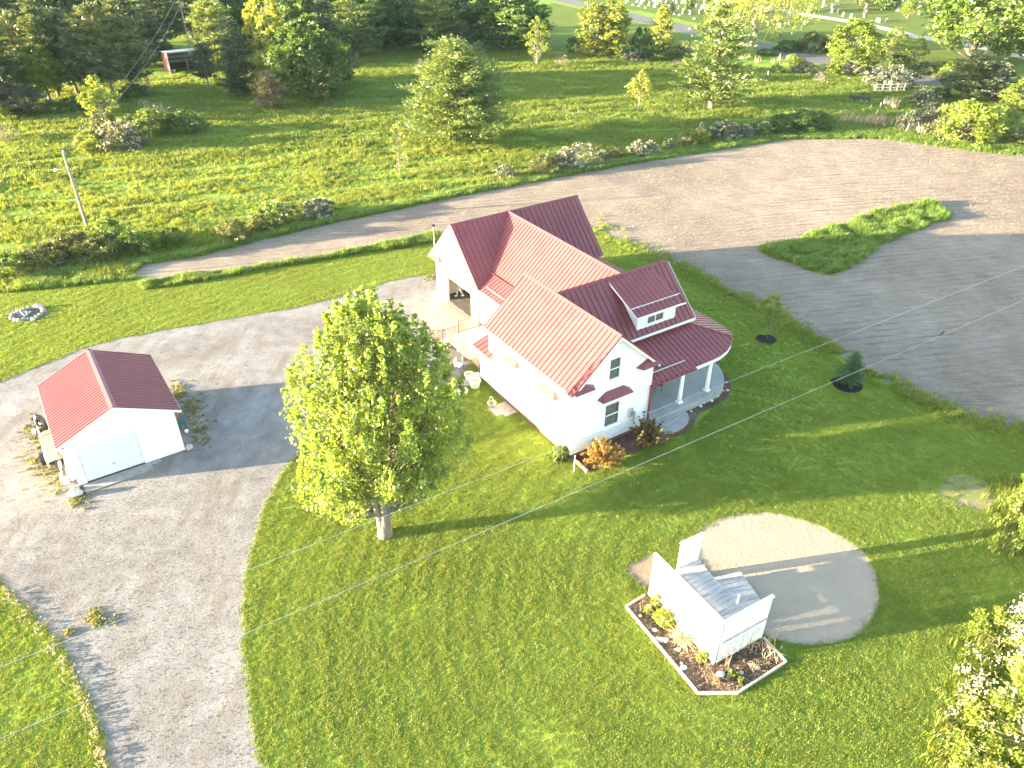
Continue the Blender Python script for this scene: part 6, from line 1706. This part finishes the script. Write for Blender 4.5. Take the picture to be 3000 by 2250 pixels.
for k in range(900):
    x = 2225 - abs(rnd.normal()) * 35; y = 1030 + 170 * rnd.rand(); gz.append(at(x, y)[:2])
for k in range(700):
    f = rnd.rand(); gz.append(at(2030 + 130 * f + rnd.normal() * 22, 1659 - 330 * f + rnd.normal() * 18)[:2])
scatter('rank_grass', np.array(gz), .5 + .5 * rnd.rand(len(gz)), mead_t, 'long rank grass below the bushes at the right edge', 'grass', 78)
# ------------------------------------------------------------------ poles and wires
def pole(name, base, top_px, label, lamp=False, cross=False):
    h = height_to(base, top_px)
    o = empty(name, base, 0, label, 'utility pole')
    MB().tube([(0, 0, -.2), (0, 0, h)], [.16, .11], 10).build('pole_shaft', M['pole_wood'], o)
    MB().tube([(0, 0, h - .1), (0, 0, h + .12)], [.07, .05], 8).build('insulator', M['galv'], o)
    if lamp:
        z = h * .80
        l = MB(); l.tube([(0, 0, z - .5), (-.5, -.2, z), (-.9, -.3, z + .02)], .03, 6); l = l.build('lamp_arm', M['galv'], o)
        MB().lathe([(.06, .12), (.16, .05), (.14, -.08), (.03, -.12)], 10, (-1.0, -.33, z)).build('lamp_head', M['white_paint'], l)
    return o, h
p1, h1 = pole('utility_pole', at(193, 503), 328, 'weathered wooden pole with a yard lamp in the weeds at left', True)
p2, h2 = pole('utility_pole', at(409.7, 103), -6, 'tall wooden pole rising behind the open shed')
def catenary(a, b, sag, n=24):
    return [a + (b - a) * f - np.array([0, 0, 4 * sag * f * (1 - f)]) for f in np.linspace(0, 1, n)]
a_, b2 = np.array(p1.location) + np.array([0, 0, h1]), np.array(p2.location) + np.array([0, 0, h2])
for k, dx in enumerate((-.25, .25)):
    o = MB().tube(catenary(a_ + np.array([dx, 0, -.1 * k]), b2 + np.array([dx * 2, 0, -.6 * k]), 1.2 + .3 * k), .03, 5).build('power_cable', M['cable_black'])
    tag(o, ('upper', 'lower')[k] + ' of two dark cables running from the wood to the yard lamp pole', 'cable', 'cables at the wood')
W1a, W1b = at(0, 1954 / K, 7.5), at(3000 / K, 779 / K, 7.5)
W2a, W2b = at(0, 2164 / K, 7.5), at(3000 / K, 879 / K, 7.5)
for nm, a, b in (('farther one of two pale power cables crossing the lawn, passing the porch', W1a, W1b), ('nearer one of two pale power cables crossing the lawn, with a bird on it', W2a, W2b)):
    d = (b - a) / np.linalg.norm(b - a)
    o = MB().tube([a - d * 14, a, a + (b - a) * .5, b, b + d * 16], .0085, 6).build('power_cable', M['cable'])
    tag(o, nm, 'cable', 'cables over the lawn')
bp = at(2757 / K, 985 / K, 7.5)
bird = empty('bird', bp + np.array([0, 0, .10]), .6, 'small black bird perched on the nearer power cable', 'bird')
bb = MB(); bb.blob((0, 0, .05), (.13, .06, .07), 2, .05, 10, 8); bb.blob((.13, 0, .12), (.05, .045, .045), 3, .03, 8, 6)
bb.add([(.17, .012, .12), (.17, -.012, .12), (.22, 0, .115), (.17, 0, .135)], [(0, 1, 2), (1, 3, 2), (3, 0, 2)])
bb.add([(-.1, -.03, .05), (-.1, .03, .05), (-.27, .035, .0), (-.27, -.035, .0), (-.1, 0, .03)], [(0, 1, 2, 3), (0, 3, 4), (2, 1, 4), (3, 2, 4)])
for y in (-.02, .02): bb.tube([(0, y, -.01), (0, y, -.09)], .008, 4)
bb.build('bird_body', M['bird_black'], bird, smooth=True)
bz = at(*crop(1240, 560, 5.53, 182, 905)); hz = height_to(bz, (560 + 570 / 5.53) / K)
o = empty('weather_post', bz, 0, 'thin pale post with a small dark sensor behind the garage gable', 'post')
MB().tube([(0, 0, 0), (0, 0, hz)], .04, 6).build('post_shaft', M['galv'], o)
MB().box(-.14, .14, -.1, .1, hz, hz + .16).build('sensor_box', M['dark_metal'], o)

# ------------------------------------------------------------------ open shed at the wood
fl, fr = at(499 / K, 215.8 / K), at(606 / K, 204.5 / K)
ang = math.atan2(fr[1] - fl[1], fr[0] - fl[0]); Ls = np.linalg.norm((fr - fl)[:2])
hl, hr = height_to(fl, 152.8 / K), height_to(fr, 143.5 / K)
shed = empty('open_shed', fl, ang, 'weathered open fronted shed with white posts at the edge of the wood', 'shed')
Dp = 4.2; hb = hl - .5
MB().prism([(0, 0, 0), (0, Dp, 0), (0, Dp, hb), (0, 0, hl)], (.06, 0, 0)).build('side_wall', M['shed_red'], shed)
MB().prism([(Ls, 0, 0), (Ls, Dp, 0), (Ls, Dp, hb), (Ls, 0, hl)], (-.06, 0, 0)).build('side_wall', M['shed_red'], shed)
for i in range(3):
    z0 = .95 + i * (hb - .95) / 3
    MB().box(.07, Ls - .07, Dp - .05, Dp, z0 + .02, z0 + (hb - .95) / 3 - .14).build('back_sheet', M['shed_tin'], shed)
MB().box(.07, Ls - .07, Dp - .10, Dp - .051, 0, hb).build('back_wall', M['shed_red'], shed).location = (0, .06, 0)
for i in range(6):
    x0 = -.2 + (Ls + .4) * i / 6
    MB().prism([(x0, -.35, hl + .03), (x0 + (Ls + .4) / 6 - .02, -.35, hl + .03), (x0 + (Ls + .4) / 6 - .02, Dp + .2, hb + .01), (x0, Dp + .2, hb + .01)], (0, 0, .05)).build('roof_sheet', M['galv' if i in (2, 3) else 'shed_tin'], shed)
MB().beam((-.2, -.37, hl - .02), (Ls + .2, -.37, hl - .02), .05, .22).build('roof_fascia', M['weathered_white'], shed)
for x in (.09, Ls / 2, Ls - .09):
    MB().beam((x, -.02, 0), (x, -.02, hl - .03), .16 if x != Ls / 2 else .1, .16 if x != Ls / 2 else .1).build('post', M['weathered_white' if x != Ls / 2 else 'grey_wood'], shed)
for x, s_ in ((.09, 1), (Ls / 2, -1), (Ls / 2, 1), (Ls - .09, -1)):
    MB().beam((x, 0, hl - 1.1), (x + s_ * 1.0, 0, hl - .1), .07, .07).build('brace', M['grey_wood'], shed)
sm = lambda x, y, z=0: fl + np.array([cos(ang) * x - sin(ang) * y, sin(ang) * x + cos(ang) * y, z])
mc = empty('garden_machine', sm(Ls * .72, 1.4), ang, 'dark garden machine with wheels parked under the open shed', 'machine')
q_ = MB(); q_.box(-.5, .5, -.9, .3, .45, .85); q_.box(-.45, .45, .3, .9, .45, .7); q_.box(-.3, .3, .75, .85, .7, 1.2)
q_.build('machine_body', M['black_trough'], mc)
for x in (-.5, .5):
    for y, r in ((-.6, .32), (.55, .42)): MB().tube([(x - .1, y, r), (x + .1, y, r)], r, 12).build('wheel', M['black_rubber'], mc)
tag(MB().box(-.6, .6, -.35, .35, .0, .5).box(-.65, .65, -.4, .4, .5, .56).build('storage_crate', M['shed_tin'], loc=sm(Ls * .9, .9)), 'pale storage crate under the right end of the open shed', 'crate')
tag(MB().blob((0, 0, .25), (.4, .3, .3), 5, .2).build('feed_sack', M['cream_wall'], loc=sm(Ls * .12, .5)), 'pale sack on the ground at the left post of the open shed', 'sack')
tag(MB().blob((0, 0, .1), (.5, .3, .16), 5, .3).build('metal_scrap', M['galv'], loc=at(425 * .0 + 318, 166)), 'pale piece of scrap lying in the brush left of the open shed', 'scrap')

# ------------------------------------------------------------------ meadow corner: rails, trough, marker posts
fa, fc = at(*crop(2460, 200, 3.175, 325, 232)), at(*crop(2460, 200, 3.175, 590, 228))
fen = empty('rail_fence', fa, math.atan2((fc - fa)[1], (fc - fa)[0]), 'short weathered three rail wooden fence on the meadow near the road', 'fence')
Lf = np.linalg.norm(fc - fa)
for i in range(5): MB().box(Lf * i / 4 - .06, Lf * i / 4 + .06, -.06, .06, 0, 1.9 if i in (1, 2) else 1.5).build('post', M['grey_wood'], fen)
for z in (.4, .85, 1.3): MB().beam((-.2, -.08, z), (Lf + .2, -.08, z), .05, .11).build('rail', M['grey_wood'], fen)
ta, tb = at(*crop(2460, 200, 3.175, 100, 300)), at(*crop(2460, 200, 3.175, 280, 320))
tro = empty('feed_trough', ta, math.atan2((tb - ta)[1], (tb - ta)[0]), 'long black feed trough on white legs in the meadow', 'trough')
Lt = np.linalg.norm(tb - ta)
tm_ = MB(); tm_.box(0, Lt, -.3, .3, .35, .42); tm_.box(0, Lt, -.36, -.3, .35, .7); tm_.box(0, Lt, .3, .36, .35, .7); tm_.box(-.05, 0, -.36, .36, .35, .7); tm_.box(Lt, Lt + .05, -.36, .36, .35, .7)
tm_.build('trough_body', M['black_trough'], tro)
for i in range(4): MB().box(Lt * (i + .3) / 4 - .05, Lt * (i + .3) / 4 + .05, -.38, .38, 0, .35).build('leg', M['white_paint'], tro)
for (x, y, ty, lb) in ((285, 375, 340, 'short white marker post in front of the feed trough'), (335, 440, 375, 'leaning dead pale stem left of the ditch'), (370, 372, 318, 'thin dead pale stem behind the ditch'), (612, 605, 515, 'pale leaning dead trunk at the field edge'), (1120, 530, 430, 'pale thin dead trunk in the very large pale bush'), (640, 205, 130, 'white leaning post by the pale flowering bush'), (88, 280, 210, 'thin dark metal stake left of the feed trough'), (279, 185, 165, 'short white post left of the rail fence')):
    b = at(*crop(2460, 200, 3.175, x, y)); h = height_to(b, (200 + ty / 3.175) / K)
    tag(MB().tube([b, b + np.array([.12 * h, 0, h])], [.09, .05], 6).build('marker_post', M['pale_timber' if 'dark' not in lb else 'dark_metal']), lb, 'post')
for (x, y, ty, lb) in ((1100, 1000, 920, 'white marker post on the meadow near the willow'), (2150, 1040, 1005, 'short white marker post on the meadow near the bright rounded tree')):
    b = at(*crop(2000, 0, 4.424, x, y)); h = height_to(b, (ty / 4.424) / K)
    tag(MB().tube([b, b + np.array([0, 0, h])], [.07, .06], 6).build('marker_post', M['white_paint']), lb, 'post')
for (x, y, ty) in ((40, 975, 895), (225, 880, 840)):
    b = at(*crop(500, 0, 3.687, x, y)); h = height_to(b, (ty / 3.687) / K)
    tag(MB().tube([b, b + np.array([0, 0, h])], [.05, .04], 6).build('marker_post', M['pole_wood']), 'thin wooden stake in the grass in front of the open shed', 'post', 'stakes before the open shed')

# ------------------------------------------------------------------ cemetery: every stone its own
def headstone(kind, mat):
    mb = MB()
    if kind == 0: mb.box(-.55, .55, -.2, .2, 0, .18); mb.box(-.42, .42, -.1, .1, .18, .85); mb.prism([(-.42, -.1, .85), (.42, -.1, .85), (.3, -.1, .98), (-.3, -.1, .98)], (0, .2, 0))
    elif kind == 1: mb.box(-.4, .4, -.4, .4, 0, .3); mb.box(-.28, .28, -.28, .28, .3, .55); mb.beam((0, 0, .55), (0, 0, 2.0), .36, .36); mb.add([(-.18, -.18, 2.0), (.18, -.18, 2.0), (.18, .18, 2.0), (-.18, .18, 2.0), (0, 0, 2.35)], [(0, 1, 4), (1, 2, 4), (2, 3, 4), (3, 0, 4)])
    elif kind == 2: mb.box(-.75, .75, -.28, .28, 0, .2); mb.box(-.6, .6, -.14, .14, .2, 1.05)
    else: mb.box(-.45, .45, -.3, .3, 0, .12); mb.prism([(-.4, -.22, .12), (.4, -.22, .12), (.4, .2, .34), (-.4, .2, .34)], (0, .05, .12))
    me = bpy.data.meshes.new('headstone'); me.from_pydata(mb.v, [], mb.f); me.materials.append(M[mat]); return me
HS = {}
def grave(x, y, kind, mat, s=1.0, rz=None):
    k = (kind, mat)
    if k not in HS: HS[k] = headstone(kind, mat)
    o = bpy.data.objects.new('headstone', HS[k]); C.objects.link(o)
    o.location = at(x, y); o.rotation_euler = (0, 0, 1.15 + (x * .37 % .3) if rz is None else rz); o.scale = (s * .85, s * .85, s * .85)
    shp = ('small upright', 'tall pillar shaped', 'wide upright', 'low slanted')[kind]
    col = {'granite': 'white', 'granite_dark': 'dark', 'granite_red': 'reddish', 'stone_grey': 'grey'}[mat]
    tag(o, f'{shp} {col} headstone on the cemetery lawn across the road', 'headstone', f'{shp} {col} headstones')
gx = lambda x, y: (300 + x / 5.0 + 806.1, y / 5.0)
for (x, y, k, m_) in ((1230, 35, 0, 'granite'), (1345, 25, 0, 'granite'), (1365, 24, 0, 'granite'), (1395, 40, 1, 'granite'), (1305, 58, 3, 'granite'), (1370, 68, 3, 'granite'), (1440, 85, 3, 'granite'), (1480, 55, 2, 'granite'), (1540, 75, 1, 'granite'), (1570, 45, 2, 'granite'), (1610, 40, 2, 'granite'), (1660, 30, 0, 'granite'), (1690, 140, 1, 'granite'), (1770, 40, 1, 'granite'), (1830, 38, 2, 'granite'), (1860, 30, 2, 'granite'), (1795, 95, 0, 'stone_grey'), (1840, 150, 0, 'granite'), (1805, 165, 3, 'granite'), (1750, 155, 3, 'granite'), (1920, 155, 2, 'granite'), (1850, 105, 3, 'granite'), (1985, 70, 2, 'granite'), (2065, 85, 1, 'granite'), (1965, 205, 3, 'granite'), (2040, 100, 0, 'granite'), (1250, 12, 3, 'granite'), (1420, 15, 2, 'granite'), (1520, 20, 0, 'granite'), (1600, 12, 0, 'granite'), (1740, 15, 2, 'granite')):
    grave(*gx(x, y), k, m_)
for (x, y, k, m_) in ((210, 175, 0, 'granite'), (330, 70, 2, 'granite'), (150, 245, 3, 'granite'), (680, 350, 2, 'granite'), (910, 310, 2, 'granite'), (715, 200, 3, 'granite'), (725, 235, 2, 'granite'), (820, 310, 3, 'granite_dark'), (1100, 330, 2, 'stone_grey'), (1255, 350, 2, 'granite'), (1370, 310, 2, 'stone_grey'), (1575, 315, 0, 'granite'), (1260, 480, 2, 'granite_dark'), (1610, 190, 0, 'granite'), (1830, 25, 0, 'granite'), (1815, 90, 2, 'granite'), (1860, 85, 3, 'granite'), (1930, 100, 2, 'granite'), (1975, 70, 0, 'granite_dark'), (2020, 60, 2, 'granite_dark'), (1930, 160, 2, 'granite'), (2010, 170, 2, 'granite_dark'), (2030, 165, 0, 'granite_dark'), (2075, 210, 2, 'granite'), (2180, 230, 2, 'granite'), (2000, 15, 3, 'granite')):
    grave(x / 6.0 + 1474.7, y / 6.0, k, m_)
for (x, y, k, m_) in ((305, 65, 2, 'granite'), (400, 45, 0, 'stone_grey'), (470, 45, 1, 'stone_grey'), (535, 40, 2, 'stone_grey'), (640, 10, 2, 'granite'), (730, 45, 2, 'granite'), (800, 70, 1, 'stone_grey'), (855, 65, 2, 'granite'), (945, 40, 2, 'granite_red'), (1035, 30, 3, 'granite'), (140, 125, 0, 'granite'), (150, 145, 1, 'stone_grey'), (170, 170, 2, 'granite_dark'), (125, 180, 0, 'granite_dark'), (130, 225, 2, 'granite'), (360, 130, 0, 'granite'), (490, 100, 0, 'granite'), (535, 105, 0, 'granite_dark'), (570, 140, 2, 'granite'), (770, 180, 2, 'granite'), (845, 185, 2, 'granite'), (810, 180, 3, 'granite_red'), (1045, 115, 2, 'granite_dark'), (1100, 160, 3, 'granite'), (330, 290, 2, 'granite'), (300, 275, 0, 'granite'), (375, 290, 3, 'granite_red'), (425, 285, 0, 'stone_grey'), (490, 265, 3, 'granite_dark'), (1040, 330, 2, 'granite'), (965, 370, 3, 'granite'), (1310, 12, 2, 'granite'), (1500, 30, 2, 'granite'), (2160, 12, 2, 'granite'), (2190, 100, 2, 'granite')):
    grave(x / 6.0 + 1843.4, y / 6.0, k, m_)
for (x, y, ty, w, kd, lb) in ((1450, 27, 2, 15, 'pine_dark', 'small dark clipped tree among the headstones, left one'), (1488, 24, -30, 22, 'broad_a', 'small round topped tree among the headstones, right of the clipped tree'), (1540, 30, -40, 46, 'broad_b', 'green cemetery tree behind the pale pine'), (1597, 28, -30, 40, 'broad_a', 'dark cemetery tree left behind the willow'), (1960, 40, -2, 34, 'broad_lime', 'small yellow green tree among the headstones by the lane'), (1912, 22, -60, 60, 'broad_a', 'spreading dark tree on the cemetery lawn at the top edge'), (1873, 12, -60, 50, 'bush_olive', 'reddish brown bush on the cemetery lawn at the top edge'), (1782, -4, -50, 60, 'broad_a', 'cemetery tree at the top edge right of the willow')):
    T(kd, 'cemetery_tree', 'tree', lb, bx=x, by=y, topy=ty, wpx=w)

# ------------------------------------------------------------------ evening air
hz_m = bpy.data.materials.new('air'); hz_m.use_nodes = True
ht = hz_m.node_tree; ht.nodes.clear()
hv = ht.nodes.new('ShaderNodeVolumePrincipled'); hv.inputs['Density'].default_value = HAZE
hv.inputs['Color'].default_value = (.55, .80, 1, 1); hv.inputs['Anisotropy'].default_value = 0.0
ho = ht.nodes.new('ShaderNodeOutputMaterial'); ht.links.new(hv.outputs[0], ho.inputs['Volume'])
hb_ = MB().box(-720, 720, -60, 910, -1.2, 42).build('haze', hz_m)
tag(hb_, kind='stuff')
